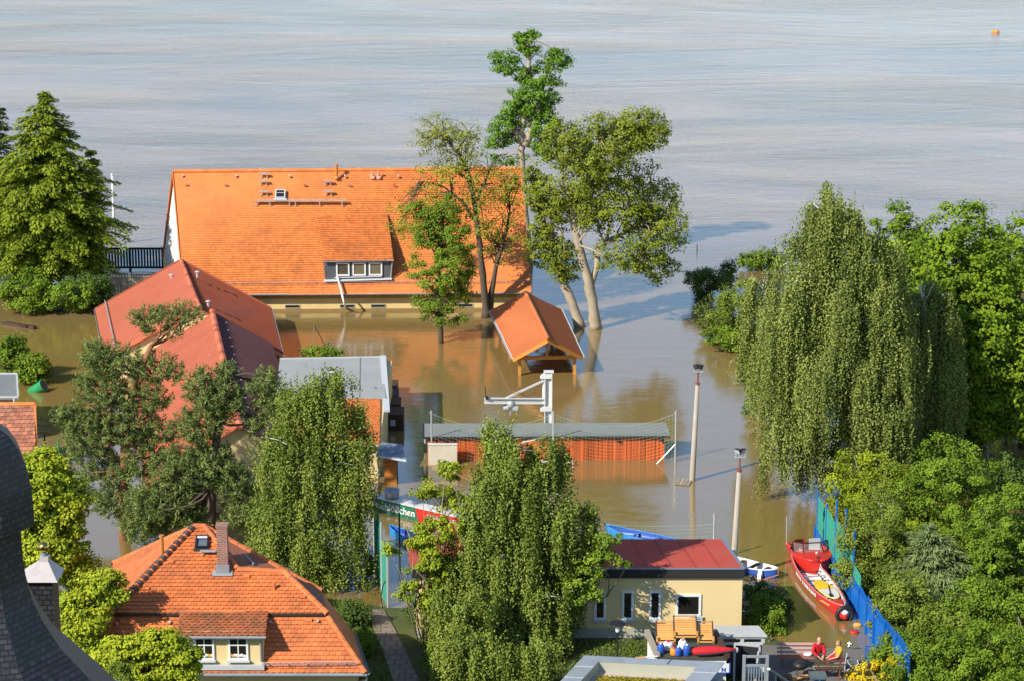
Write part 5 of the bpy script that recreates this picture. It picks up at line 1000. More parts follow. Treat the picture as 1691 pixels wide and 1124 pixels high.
b = MB(); b.tube([a1 + A(0, 0, .32), a1 + A(-.1, .6, .05), a0 + A(.1, .6, .05), a0 + A(0, 0, .32)], .03, 7); b.build('back_frame', m_white, gl)
cr = thing('boat_crane', P(905, 735, 0), 'white slewing jib crane with chain hoist behind the red shed', 'crane')
cb = P(905, 738, 0); zc_ = lambda py: CAMH - cb[1] * math.tan(PITCH + math.atan((py - 562) / FPX)); sc2 = ppm(cb); xc = lambda px: (px - 845.5) / sc2
X0 = xc(905); b = MB(); zt = zc_(613)
for s in (-1, 1): b.box((X0 + s * .18, cb[1], zt / 2 - .5), (.05, .36, zt + 1))
b.box((X0, cb[1], zt / 2 - .5), (.36, .05, zt + 1)); b.box((X0 + .02, cb[1], zt + .01), (.52, .42, .05)); b.build('column', m_hullwhite, cr)
for py in (622, 676): b = MB(); b.prism([A(X0 + .2, cb[1] - .2, zc_(py) + .22), A(X0 - .2, cb[1] - .2, zc_(py) + .22), A(X0 - .42, cb[1] - .2, zc_(py) + (.02 if py < 650 else .12)), A(X0 - .42, cb[1] - .2, zc_(py) - .04), A(X0 + .2, cb[1] - .2, zc_(py) - .02)], (0, .4, 0)); b.build('bearing_bracket', m_hullwhite, cr)
b = MB(); b.tube([A(xc(898), cb[1], zc_(623)), A(xc(898), cb[1], zc_(668))], .09, 10); b.build('slewing_post', m_hullwhite, cr)
j0, j1 = A(xc(897), cb[1] - .05, zc_(661)), A(xc(801), cb[1] - 1.0, zc_(652) - .0); b = MB(); up2 = A(0, 0, 1)
b.bar(j0, j1, .05, .26); b.bar(j0 + A(0, 0, .13), j1 + A(0, 0, .13), .2, .035); b.bar(j0 - A(0, 0, .13), j1 - A(0, 0, .13), .2, .035); b.build('jib', m_hullwhite, cr)
b = MB(); b.bar(A(xc(898), cb[1] - .08, zc_(627)), j0 + (j1 - j0) * .64 + A(0, 0, .14), .07, .1); b.build('tie_bar', m_hullwhite, cr)
hp_ = j0 + (j1 - j0) * .56 - A(0, 0, .3); b = MB(); b.tube([hp_ - A(.38, 0, .1), hp_ - A(.12, 0, .06)], .16, 14); b.tube([hp_ + A(.1, 0, -.08), hp_ + A(.36, 0, -.14)], .17, 14); b.ball(hp_ + A(0, 0, .12), .22, 12); b.tube([hp_, hp_ - A(0, 0, .45)], .05, 8); b.build('hoist', m_galv, cr)
b = MB(); pts = [j0 + (j1 - j0) * t + A(0, -.1, .2 + .28 * abs(math.sin(t * 11))) for t in np.linspace(.1, .5, 17)]; b.tube(pts, .012, 4); b.build('cable', m_black, cr)
b = MB(); b.tube([j1 + A(.05, 0, .1), j1 + A(.03, 0, .75)], .025, 6); b.box(j1 + A(.12, 0, .16), (.14, .2, .14)); b.build('end_stop', m_black, cr)

# ================================================================ FLOODLIGHTS and the drifting pallet
def floodlight(px, py, label, flip):
    p = P(px, py, 0); t = thing('floodlight_pole', p, label, 'floodlight', 'floodlights')
    b = MB(); b.tube([p - A(0, 0, .6), p + A(.0, 0, 0), p + A(.17, 0, 5.05)], [.155, .15, .10], 14); b.build('pole', m_concrete, t, True)
    b = MB(); q = p + A(.17, 0, 5.05); b.tube([q, q + A(.02, 0, .62)], .045, 8); b.tube([q - A(0, 0, .02), q + A(0, 0, .06)], .12, 10); b.build('mast_pipe', m_pole_rust, t)
    q = q + A(.02, 0, .62); b = MB(); b.box(q + A(0, 0, .02), (.5, .14, .05)); b.bar(q + A(-.2, 0, 0), q + A(-.2, 0, .22), .04, .06); b.bar(q + A(.2, 0, 0), q + A(.2, 0, .22), .04, .06); b.build('bracket', m_galv, t)
    for s in (-1, 1):
        c = q + A(.13 * s, 0, .26); n = nrm(A(.55 * s, -.5 if flip else .4, -.35)); x = nrm(np.cross(n, (0, 0, 1))); y = np.cross(x, n)
        b = MB(); b.mesh([c + x * i * .17 + y * j * .13 for i, j in ((-1, -1), (1, -1), (1, 1), (-1, 1))] + [c - n * .16 + x * i * .09 + y * j * .07 for i, j in ((-1, -1), (1, -1), (1, 1), (-1, 1))], [(0, 1, 2, 3), (4, 7, 6, 5), (0, 4, 5, 1), (1, 5, 6, 2), (2, 6, 7, 3), (3, 7, 4, 0)]); lh = b.build('lamp_head', m_black, t)
        b = MB(); b.obox(c + n * .008, x * .145, y * .105, n * .004); b.build('lens', m_zinc_lt, lh)
    return t
floodlight(1143, 793, 'concrete floodlight pole with a pallet drifting at its foot', False)
floodlight(1210, 955, 'concrete floodlight pole directly behind the red-roofed hut', True)
pa = thing('wooden_pallet', P(1130, 795, 0), 'small grey wooden pallet drifting at the foot of a floodlight', 'pallet')
c = P(1130, 795, .04)
for k in range(4): b = MB(); b.box(c + A(-.28 + .19 * k, 0, 0), (.165, 1.0, .03)); b.build('plank', m_greywood, pa)
for s in (-.4, .4): b = MB(); b.box(c + A(0, s, -.04), (.75, .08, .05)); b.build('bearer', m_greywood, pa)
pa.rotation_euler = (0, 0, R(-14))
b = MB(); p = P(1151, 415, 0); b.tube([p - A(0, 0, .3), p + A(0, 0, .5)], .04, 6); tag(b.build('mooring_stake', m_brown), 'thin dark stake standing in the river right of the walnut', 'stake')
by = thing('drifting_buoy', P(1644, 53, 0), 'orange buoy drifting on the river at the top right', 'buoy'); p = P(1644, 53, .06); d = nrm(A(1, -.9, -.04))
b = MB(); b.tube([p - d * .5, p - d * .45, p, p + d * .45, p + d * .5], [.1, .17, .2, .17, .1], 14); b.build('float', m_orange, by, True)
b = MB(); b.tube([p + d * .3, p + d * .42], .205, 14); b.build('band', m_pole_rust, by)

# ================================================================ BANNER BAR and flooded court fence
bb = thing('beer_bar', P(690, 850, 0), 'long beer counter afloat with green and red printed banner', 'bar counter')
a0, a1 = P(616, 842, 0), P(790, 884, 0); dr = nrm(a1 - a0); nr = A(dr[1], -dr[0], 0); nr = nr if nr[1] < 0 else -nr; L_ = np.linalg.norm(a1 - a0); hz = .66
b = MB(); b.prism([a0 - A(0, 0, .5), a1 - A(0, 0, .5), a1 + A(0, 0, hz), a0 + A(0, 0, hz)], -nr * .55); b.build('counter', m_red, bb)
b = MB(); b.prism([a0 + A(0, 0, hz) + nr * .03, a1 + A(0, 0, hz) + nr * .03, a1 + A(0, 0, hz) - nr * .62, a0 + A(0, 0, hz) - nr * .62], (0, 0, .05)); b.build('counter_top', m_hullwhite, bb)
g_ = MB(); g_.prism([a0 - A(0, 0, .02) + nr * .004, a0 + dr * L_ * .44 - A(0, 0, .02) + nr * .004, a0 + dr * L_ * .41 + A(0, 0, hz - .02) + nr * .004, a0 + A(0, 0, hz - .02) + nr * .004], nr * .012); g_.build('green_banner', M('banner_green', (.012, .13, .075), .5), bb)
r_ = MB(); r_.prism([a0 + dr * (L_ * .44 + .01) - A(0, 0, .02) + nr * .004, a1 - A(0, 0, .02) + nr * .004, a1 + A(0, 0, hz - .02) + nr * .004, a0 + dr * (L_ * .41 + .01) + A(0, 0, hz - .02) + nr * .004], nr * .012); r_.build('red_banner', m_red, bb)
def text(s, c, right, up, size, m, parent, name='lettering', ext=.004, bold=.012):
    cu = bpy.data.curves.new(name, 'FONT'); cu.body = s; cu.size = size; cu.extrude = ext; cu.offset = bold; cu.align_x = 'CENTER'; cu.align_y = 'CENTER'
    o = bpy.data.objects.new('tmp', cu); COL.objects.link(o); dg = bpy.context.evaluated_depsgraph_get(); me = bpy.data.meshes.new_from_object(o.evaluated_get(dg)); bpy.data.objects.remove(o)
    right, up = nrm(right), nrm(up); n = np.cross(right, up); c = np.array(c, float) - OFF[parent.name]; V = np.empty(len(me.vertices) * 3); me.vertices.foreach_get('co', V); V = V.reshape(-1, 3)
    V = c + V[:, :1] * right + V[:, 1:2] * up + V[:, 2:] * n; me.vertices.foreach_set('co', V.ravel()); me.name = name; return link_mesh(name, me, m, parent)
text('Feldschlößchen', a0 + dr * L_ * .165 + A(0, 0, hz * .5) + nr * .02, dr, A(0, 0, 1), .50, m_white, bb, bold=.006)
text('Original aus D', a0 + dr * L_ * .66 + A(0, 0, hz * .58) + nr * .02, dr, A(0, 0, 1), .30, m_white, bb, bold=.004)
tbn = thing('round_tub', a0 + dr * .5, 'grey round tub standing on the banner counter', 'tub'); b = MB(); c = P(646, 838, hz + .06) * A(1, 1, 0) + A(0, 0, hz + .05); c = (a0 - nr * .35 + dr * .9) * A(1, 1, 0) + A(0, 0, hz + .05)
b.lathe(c, [(.33, 0), (.36, .3), (.38, .42), (.34, .42), (.32, .3)], 20); b.build('bowl', m_zinc, tbn, True)
cf = thing('court_fence', P(628, 960, 0), 'tall court fence with galvanised posts and teal netting in the flood', 'fence')
cps = [P(618, 900, 0), P(621, 943, 0), P(631, 980, 0), P(641, 1002, 0)]; tops = [2.9, 3.3, 3.3, 2.6]
for p, z in zip(cps, tops): b = MB(); b.tube([p - A(0, 0, .5), p + A(0, 0, z)], .055, 8); b.build('post', m_galv, cf)
def netting(p, q, z0, z1, cell, m, parent, r=.011, name='netting'):
    b = MB(); n = max(2, int(np.linalg.norm(q - p) / cell)); k2 = max(2, int((z1 - z0) / cell))
    for k in range(n + 1): c = p + (q - p) * k / n; b.tube([c + A(0, 0, z0), c + A(0, 0, z1)], r, 3, False)
    for k in range(k2 + 1): z = z0 + (z1 - z0) * k / k2; b.tube([p + A(0, 0, z), q + A(0, 0, z)], r, 3, False)
    return b.build(name, m, parent)
for i in range(3): netting(cps[i], cps[i + 1], .0, min(tops[i], tops[i + 1]) - .1, .10, m_mesh, cf, .016)
b = MB(); p = P(660, 905, 0); b.tube([p - A(0, 0, .5), p + A(0, 0, 1.75)], .04, 7); tag(b.build('fence_post', m_black), 'thin dark post in front of the blue hull by the banner counter', 'post')
b = MB(); b.tube([cps[3] + A(-.25, 0, 0), cps[3] + A(-.3, 0, .5), cps[3] + A(-.22, 0, 1.0), cps[3] + A(-.1, 0, 1.2)], .03, 6); tag(b.build('black_hose', m_black), 'black hose looped on the flooded court fence post', 'hose')
# ================================================================ BOATS
def xform(loc, ang, pitch=0.0):
    ca, sa = math.cos(ang), math.sin(ang); loc = np.array(loc, float)
    return lambda p: loc + A(p[0] * ca - p[1] * sa, p[0] * sa + p[1] * ca, p[2] + p[0] * pitch)
def hull(T, L, bw, sheer, keel=-.25, inset=.06, floor=.02, n=22, full=.55, stern=.0):
    """lofted open hull: outer skin, inner skin with floor, gunwale"""
    st = np.linspace(0, 1, n); W = [bw * max(stern if t < .5 else 0.02, math.sin(math.pi * min(1, max(0, t))) ** full if stern == 0 or t > .5 else max(stern, math.sin(math.pi * t) ** full)) for t in st]
    Z = [sheer(t) for t in st]; out, inn, gun = MB(), MB(), MB(); vo, vi = [], []
    for t, w, z in zip(st, W, Z):
        x = (t - .5) * L
        vo.append([A(x, w * k, zz) for k, zz in ((1, z), (.97, z * .5), (.8, 0.0), (.35, keel), (-.35, keel), (-.8, 0.0), (-.97, z * .5), (-1, z))])
        wi = max(.01, w - inset); vi.append([A(x * (1 - .5 * inset / L), wi * k, zz) for k, zz in ((1, z - .01), (.95, z * .5), (.78, floor), (-.78, floor), (-.95, z * .5), (-1, z - .01))])
    for rows, mb in ((vo, out), (vi, inn)):
        m = len(rows[0]); mb.mesh([T(p) for r_ in rows for p in r_], [(i * m + k, i * m + k + 1, (i + 1) * m + k + 1, (i + 1) * m + k) for i in range(n - 1) for k in range(m - 1)] + [tuple(range(m)), tuple((n - 1) * m + k for k in range(m))], .5)
    for k in (0, -1):
        gun.tube([T((a[k] + c[k]) / 2 + A(0, 0, .012)) for a, c in zip(vo, vi)], inset * .55, 6, r=.5)
    return out, inn, gun, list(zip(st, W, Z))
# dragon boat
b0, b1 = P(1309, 903, .45), P(1394, 1004, .5); cen = (b0 + b1) / 2; cen[2] = 0; an = math.atan2(b1[1] - b0[1], b1[0] - b0[0]); Ld = np.linalg.norm((b1 - b0)[:2])
T = xform(cen, an); dbt = thing('dragon_boat', cen, 'long slim red dragon boat with white inside and a tyre at its bow', 'boat', 'boats moored by the blue fence')
shr = lambda t: .40 + .22 * abs(2 * t - 1) ** 3; o_, i_, g_, prof_ = hull(T, Ld, .64, shr, inset=.07)
o_.build('hull', m_red, dbt, True); i_.build('inside', m_hullwhite, dbt, True); g_.build('gunwale', M('pink_red_gunwale', (.60, .16, .14), .4), dbt, True)
def wid(t): return float(np.interp(t, [p[0] for p in prof_], [p[1] for p in prof_]))
for t in (.36, .43, .50, .57, .64, .71, .78): b = MB(); x = (t - .5) * Ld; b.bar(T((x, -wid(t) + .1, .30)), T((x, wid(t) - .1, .30)), .10 if t in (.43, .64) else .05, .03); b.build('thwart', m_black if t != .43 else m_zinc, dbt)
for s in (-1, 1):
    for t0_, t1_ in ((.30, .42), (.44, .52), (.60, .70), (.70, .8)): b = MB(); b.tube([T(((t - .5) * Ld, s * (wid(t) - .16 - .05 * (k % 2)), .09 + .06 * (k % 2))) for k, t in enumerate(np.linspace(t0_, t1_, 6))], .03, 5); b.build('paddle_gear', m_black, dbt)
for t in (.885, .12): b = MB(); x = (t - .5) * Ld; b.mesh([T((x - .35, wid(t) - .02, .43)), T((x - .35, -wid(t) + .02, .43)), T((x + .3, -.12, .47)), T((x + .3, .12, .47))], [(0, 1, 2, 3)]); b.build('end_deck', m_red, dbt)
side_s = -1                                   # the side that faces the hut
def side_pt(t, h): w = wid(t); z = shr(t); return T(((t - .5) * Ld, side_s * (w * (.97 + .03 * h) + .012), z * (.30 + .62 * h)))
for k in range(12):
    t = .34 + k * .030 + (.02 if k > 3 else 0); t2 = t + .018 + .006 * (k % 3 == 0); b = MB()
    b.mesh([side_pt(t, .2), side_pt(t2, .2), side_pt(t2, .85), side_pt(t, .85)], [(0, 1, 2, 3)]); b.build('lettering', m_white, dbt)
for k in range(3): b = MB(); t = .76 + .03 * k; b.mesh([side_pt(t, .2 + .1 * k), side_pt(t + .05, .35), side_pt(t + .075, .75), side_pt(t + .03, .6)], [(0, 1, 2, 3)]); b.build('flame_mark', m_bench, dbt)
ty = thing('tyre', T((Ld / 2 + .06, 0, .28)), 'black car tyre hung as a fender on the dragon boat bow', 'tyre'); c = T((Ld / 2 + .10, 0, .26)); fx = nrm(T((1, 0, 0)) - T((0, 0, 0))); fy = A(-fx[1], fx[0], 0)
b = MB(); nr_ = 22; pts = [c + fy * .33 * math.cos(a) + A(0, 0, 1) * .33 * math.sin(a) for a in np.linspace(0, 2 * math.pi, nr_ + 1)]; b.tube(pts, .095, 10, False); b.build('casing', m_black, ty, True)
cn = thing('red_canister', c, 'small red and white canister hanging inside the tyre at the bow', 'canister'); b = MB(); b.lathe(c + fx * .02 + A(0, 0, -.17), [(.12, 0), (.15, .04), (.15, .22), (.08, .27)], 14); b.build('body', m_red, cn, True)
b = MB(); b.lathe(c + fx * .02 + A(0, 0, .08), [(.152, 0), (.152, .06), (.07, .12), (.05, .15)], 14); b.build('cap', m_white, cn)
sb = thing('paddle_board', T((1.0, .06, .22)), 'yellow and white paddle board lying inside the dragon boat', 'board'); Tb = xform(T((1.35, .02, .36)), an + R(4))
def ell(a0, a1): return [Tb((1.15 * math.cos(a), .36 * math.sin(a), 0)) for a in np.linspace(a0, a1, 20)]
b = MB(); b.prism(ell(R(90), R(270)), (0, 0, .06)); b.build('nose_half', m_yel, sb); b = MB(); b.prism(ell(R(-90), R(90)), (0, 0, .06)); b.build('tail_half', m_hullwhite, sb)
b = MB(); e_ = [Tb((1.155 * math.cos(a), .365 * math.sin(a), .03)) for a in np.linspace(0, 2 * math.pi, 33)]; b.tube(e_, .03, 6, False); b.build('rail', m_yel, sb)
pdl = thing('paddle', Tb((0, 0, .1)), 'black paddle lying across the paddle board', 'paddle'); b = MB(); b.tube([Tb((-.35, .2, .1)), Tb((.7, -.1, .1))], .018, 6); b.build('shaft', m_black, pdl); b = MB(); b.bar(Tb((.7, -.1, .1)), Tb((1.0, -.16, .1)), .16, .02); b.build('blade', m_black, pdl)
# red motor boat
m0, m1 = P(1327, 897, .5), P(1352, 930, .5); cen = (m0 + m1) / 2; cen[2] = 0; an = math.atan2(m1[1] - m0[1], m1[0] - m0[0]); Lm = np.linalg.norm((m1 - m0)[:2]) + .3; T = xform(cen, an)
mb_ = thing('motor_boat', cen, 'small red motor boat with framed windscreen and grey seats', 'boat', 'boats moored by the blue fence')
o_, i_, g_, prof_ = hull(T, Lm, .92, lambda t: .52 + .14 * t, inset=.12, stern=.86, full=.42, keel=-.15)
o_.build('hull', m_red, mb_, True); i_.build('inside', M('dull_red_inside', (.40, .07, .05), .6), mb_, True); g_.build('gunwale', m_red, mb_, True)
b = MB(); rows = []
for t in np.linspace(.52, .985, 10):
    w = wid(t) - .05; x = (t - .5) * Lm; z = .52 + .14 * t; rows.append([T((x, w, z + .02)), T((x, w * .5, z + .1 * (1 - t) + .05)), T((x, 0, z + .14 * (1 - t) + .06)), T((x, -w * .5, z + .1 * (1 - t) + .05)), T((x, -w, z + .02))])
b.mesh([p for r_ in rows for p in r_], [(i * 5 + k, i * 5 + k + 1, (i + 1) * 5 + k + 1, (i + 1) * 5 + k) for i in range(9) for k in range(4)]); b.build('foredeck', m_red, mb_, True)
xw = .03 * Lm; wl2 = [T((xw - .62, .78, .62)), T((xw - .35, .80, 1.02)), T((xw + .02, .42, 1.05)), T((xw + .02, -.42, 1.05)), T((xw - .35, -.80, 1.02)), T((xw - .62, -.78, .62))]; wl3 = [T((xw - .55, .84, .62)), T((xw - .1, .80, .62)), T((xw + .32, .46, .66)), T((xw + .32, -.46, .66)), T((xw - .1, -.80, .62)), T((xw - .55, -.84, .62))]
b = MB(); b.tube(wl2, .03, 6)
b.tube(wl3, .025, 6)
for k in (1, 2, 3, 4): b.tube([wl2[k], wl3[k]], .025, 6)
ws = b.build('windscreen_frame', m_black, mb_)
gm, gnt, gb, go = base_nodes('clear_windscreen'); gb.inputs['Base Color'].default_value = (.5, .45, .4, 1); gb.inputs['Roughness'].default_value = .05; gb.inputs['Alpha'].default_value = .22
for k in (1, 2, 3): b = MB(); b.face([wl2[k], wl2[k + 1], wl3[k + 1], wl3[k]]); b.build('pane', gm, ws)
for y_, mm in ((.36, m_zinc_lt), (-.36, m_red)): b = MB(); b.obox(T((-.55, y_, .42)), T((.25, 0, 0)) - T((0, 0, 0)), T((0, .25, 0)) - T((0, 0, 0)), A(0, 0, .06)); b.obox(T((-.78, y_, .66)), T((.05, 0, 0)) - T((0, 0, 0)), T((0, .25, 0)) - T((0, 0, 0)), A(0, 0, .26)); b.build('seat', mm, mb_)
b = MB(); b.ball(T((Lm * .40, 0, .74)), .07, 10); b.build('cleat', m_black, mb_); b = MB(); b.ball(T((Lm * .2, .1, .74)), .06, 8); b.build('deck_light', m_hullwhite, mb_)
b = MB(); b.tube([T((-Lm / 2 + .1, -.8, .5)), T((-Lm / 2 + .02, -.8, 1.8))], .018, 5); b.build('flag_staff', m_copper, mb_)
b = MB(); q = [T((Lm * .46, 0, .62)), T((Lm * .5 + .3, .1, .3)), T((Lm * .5 + .7, .5, .06)), P(1376, 951, .1), P(1384, 953, .35)]; b.tube(q, .022, 6); tag(b.build('mooring_rope', m_rope), 'pale mooring rope from motor boat bow to the blue fence', 'rope')
# blue rowing boat
r0_, r1_ = P(1196, 918, .4), P(1285, 939, .45); cen = (r0_ + r1_) / 2; cen[2] = 0; an = math.atan2(r1_[1] - r0_[1], r1_[0] - r0_[0]); Lr = np.linalg.norm((r1_ - r0_)[:2]); T = xform(cen, an)
rb2 = thing('rowing_boat', cen, 'royal blue and white rowing boat poking out behind the yellow hut', 'boat'); o_, i_, g_, prof_ = hull(T, Lr, .50, lambda t: .32 + .14 * abs(2 * t - 1) ** 2, inset=.07, stern=.6, full=.5)
o_.build('hull', m_navy, rb2, True); i_.build('inside', m_hullwhite, rb2, True); g_.build('gunwale', m_hullwhite, rb2, True)
for t in (.3, .55, .78): b = MB(); x = (t - .5) * Lr; b.bar(T((x, -wid(t) + .06, .3)), T((x, wid(t) - .06, .3)), .22, .03); b.build('thwart', m_brown, rb2)
b = MB(); x = .28 * Lr; b.box(T((x, -.47, .24)), (.2, .08, .26), an); b.box(T((x, -.54, .1)), (.18, .06, .26), an); b.build('fender', m_white, rb2)
b = MB(); b.tube([T((Lr / 2, 0, .5)), T((Lr / 2 + .05, -.05, .2)), T((Lr / 2 - .35, -.3, .02)), T((Lr / 2 - .5, -.5, -.02))], .022, 6); b.build('bow_rope', M('orange_rope', (.55, .22, .10), .9), rb2)
# two sky-blue canoes drifting behind hut and birch
def canoe(pa, pb_, label, w=.36):
    a, c = P(*pa, .25), P(*pb_, .25); cen = (a + c) / 2; cen[2] = 0; an = math.atan2(c[1] - a[1], c[0] - a[0]); L = np.linalg.norm((c - a)[:2]); T = xform(cen, an); t_ = thing('canoe', cen, label, 'boat', 'sky-blue canoes')
    o_, i_, g_, _ = hull(T, L, w, lambda t: .30 + .18 * abs(2 * t - 1) ** 3, inset=.05, full=.6); o_.build('hull', m_boatblue, t_, True); i_.build('inside', m_navy, t_, True); g_.build('gunwale', m_boatblue, t_, True)
    for t in (.35, .6): b = MB(); x = (t - .5) * L; b.bar(T((x, -w * .85, .24)), T((x, w * .85, .24)), .16, .03); b.build('thwart', m_navy, t_)
    return t_
canoe((1000, 872), (1140, 902), 'sky-blue canoe with white inside afloat right behind the hut roof', .5)
canoe((643, 873), (735, 903), 'sky-blue canoe afloat below the banner counter', .42)

# ================================================================ BLUE FENCE with green netting
bf = thing('blue_fence', P(1418, 1020, 0), 'bright blue sheet fence running from the patio into the flood', 'fence')
ln_ = [(1347, 886, .45), (1362, 915, .5), (1376, 944, .55), (1391, 972, .75), (1405, 996, .95), (1418, 1020, 1.15), (1431, 1046, 1.35), (1443, 1071, 1.5), (1460, 1098, 1.62), (1478, 1124, 1.75), (1500, 1160, 1.8)]
fpz = [(P(x, y, 0), z) for x, y, z in ln_]
for i in range(len(fpz) - 1):
    (p, z0), (q, z1) = fpz[i], fpz[i + 1]; d = nrm(q - p); n = A(-d[1], d[0], 0); b = MB(); k = 9
    prof_ = []
    for j in range(k + 1): t = j / k; prof_.append((p + (q - p) * t + n * .025 * (1 if j % 2 else -1), z0 + (z1 - z0) * t))
    b.mesh([at_z(c, -.6) for c, z in prof_] + [at_z(c, z) for c, z in prof_], [(j, j + 1, k + 2 + j, k + 1 + j) for j in range(k)], .5); b.build('sheet_panel', m_blue, bf)
    if i >= 4: netting(at_z(p, 0) , at_z(q, 0), min(z0, z1) + .02, min(z0, z1) + .38, .10, m_blue, bf, .012, 'wire_top')
for p, z in fpz: b = MB(); b.box(at_z(p, z / 2 - .3) + A(-.06, -.02, 0), (.07, .07, z + .95)); b.build('post', m_blue, bf)
gn = thing('green_netting', P(1385, 960, 0), 'tall teal netting hung on blue posts above the far end of the blue fence', 'netting')
gp_ = [(P(1349, 890, 0), 2.1), (P(1363, 917, 0), 2.3), (P(1378, 947, 0), 2.6), (P(1393, 974, 0), 2.9), (P(1407, 998, 0), 2.5), (P(1419, 1020, 0), 1.9)]
for (p, z) in gp_[:5]: b = MB(); b.tube([p - A(0, 0, .4), p + A(0, 0, z + (.9 if z > 2.4 else .2))], .05, 8); b.build('post', m_blue, gn)
for i in range(5): netting(gp_[i][0], gp_[i + 1][0], .55 + .1 * i, min(gp_[i][1], gp_[i + 1][1]), .085, m_mesh, gn, .016)
rk = thing('blue_rack', P(1446, 1092, .16), 'blue steel frame rack standing against the blue fence', 'rack'); c = P(1446, 1094, .16)
for dx_, dy_ in ((-.38, -.25), (.38, -.25), (-.38, .25), (.38, .25)): b = MB(); b.box(c + A(dx_, dy_, .33), (.05, .05, .66)); b.build('leg', m_blue, rk)
for z in (.1, .62):
    for s in (-1, 1): b = MB(); b.bar(c + A(-.4, s * .25, z), c + A(.4, s * .25, z), .04, .05); b.bar(c + A(s * .38, -.25, z), c + A(s * .38, .25, z), .04, .05); b.build('rail', m_blue, rk)
b = MB(); b.lathe(c + A(0, 0, .02), [(.14, 0), (.16, .4), (.14, .5)], 14); tag(b.build('grey_canister', m_zinc, None, True), 'grey canister standing inside the blue frame rack', 'canister')
for px, py, m, lab in ((1411, 1043, m_red, 'small red float bobbing beside the blue fence'), (1416, 1031, m_bench, 'small tan float bobbing beside the blue fence')):
    b = MB(); b.ball(P(px, py, .03), (.2, .16, .09), 12); tag(b.build('float', m, None, True), lab, 'float')
fb = thing('football', P(1403.5, 1067, PATIO_Z), 'black and white football on the patio edge by the water', 'ball'); b = MB(); c = P(1403.5, 1069, PATIO_Z) + A(0, 0, .14); b.ball(c, .13, 14); b.build('cover', m_white, fb, True)
for d in ((0, -1, .3), (.7, -.6, .4), (-.8, -.5, .2), (.2, -.3, 1), (-.2, -1, -.5)): b = MB(); d = nrm(d); x = nrm(np.cross(d, (0, .1, 1))); y = np.cross(x, d); b.prism([c + d * .128 + x * .045 * math.cos(a) + y * .045 * math.sin(a) for a in np.linspace(0, 2 * math.pi, 6)[:-1]], d * .006); b.build('patch', m_black, fb)

# ================================================================ PATIO: benches, people, stool, bin
def bench(name, label, x0, x1, y, face, seat_m, back_m, leg_m, hb=.42):
    """face -1: sitters look towards the camera"""
    z = PATIO_Z; t = thing(name, A((x0 + x1) / 2, y, z), label, 'bench'); w = x1 - x0
    for k in range(4): b = MB(); b.box(((x0 + x1) / 2, y + face * (.02 + .105 * k), z + .45), (w, .085, .035)); b.build('seat_slat', seat_m, t)
    for k in range(3): b = MB(); b.box(((x0 + x1) / 2, y - face * (.09 + .035 * k), z + .55 + hb * k / 2.6), (w, .03, .10)); b.build('back_slat', back_m, t)
    for xx in (x0 + .18, x1 - .18):
        for s in (0, .33): b = MB(); b.bar((xx, y + face * s, z), (xx, y + face * (s - (.03 if s == 0 else -.03)), z + .44), .045, .045); b.build('leg', leg_m, t)
        b = MB(); b.bar((xx, y - face * .02, z + .42), (xx, y - face * .19, z + .62 + hb * .85), .045, .04); b.build('back_support', leg_m, t)
    return t
bench('park_bench', 'weathered reddish park bench facing the camera, man seated at its end', 10.72, 12.55, 91.35, -1, M('reddish_slats', (.30, .12, .08), .7, .3, 3, .3), M('pale_pink_slats', (.58, .36, .33), .7, .25, 3, .3), m_greywood)
bench('park_bench', 'dark bench with its back to the camera in front of the two people', 12.02, 13.22, 89.85, 1, m_greywood, M('dark_slats', (.11, .08, .05), .7, .3, 3, .3), m_pole_rust)
def skinned(name, V, E, Rd, m, parent, sub=2):
    me = bpy.data.meshes.new('tmp'); me.from_pydata([tuple(map(float, v)) for v in V], E, []); o = bpy.data.objects.new('tmp', me); COL.objects.link(o)
    md = o.modifiers.new('s', 'SKIN'); md.use_smooth_shade = True
    for i, sv in enumerate(me.skin_vertices[0].data): r_ = Rd[i]; sv.radius = (r_, r_) if np.isscalar(r_) else r_; sv.use_root = (i == 0)
    ss = o.modifiers.new('u', 'SUBSURF'); ss.levels = ss.render_levels = sub; dg = bpy.context.evaluated_depsgraph_get(); me2 = bpy.data.meshes.new_from_object(o.evaluated_get(dg)); bpy.data.objects.remove(o)
    off = OFF[parent.name]; c = np.empty(len(me2.vertices) * 3); me2.vertices.foreach_get('co', c); me2.vertices.foreach_set('co', (c.reshape(-1, 3) - off).ravel()); me2.name = name; me2.materials.clear(); return link_mesh(name, me2, m, parent, True)
def hand(V, E, Rd, wi, d, side):
    """palm with four unequal bent fingers and a thumb, grown from wrist vertex wi; d: pointing direction"""
    d = nrm(d); s = nrm(np.cross(d, (0, 0, 1))) * side; dn = np.cross(s, d) * side; w = np.array(V[wi]); p = len(V); V.append(w + d * .07); E.append((wi, p)); Rd.append((.036, .018))
    for k, ln in enumerate((.065, .078, .074, .058)):
        a = w + d * .095 + s * (.027 - .018 * k); i = len(V); V.extend([a, a + d * ln * .55 - A(0, 0, .008), a + d * ln * .85 - A(0, 0, .035)]); E.extend([(p, i), (i, i + 1), (i + 1, i + 2)]); Rd.extend([.0095, .009, .008])
    i = len(V); V.extend([w + d * .03 + s * .04, w + d * .07 + s * .062 - A(0, 0, .012)]); E.extend([(wi, i), (i, i + 1)]); Rd.extend([.012, .009])
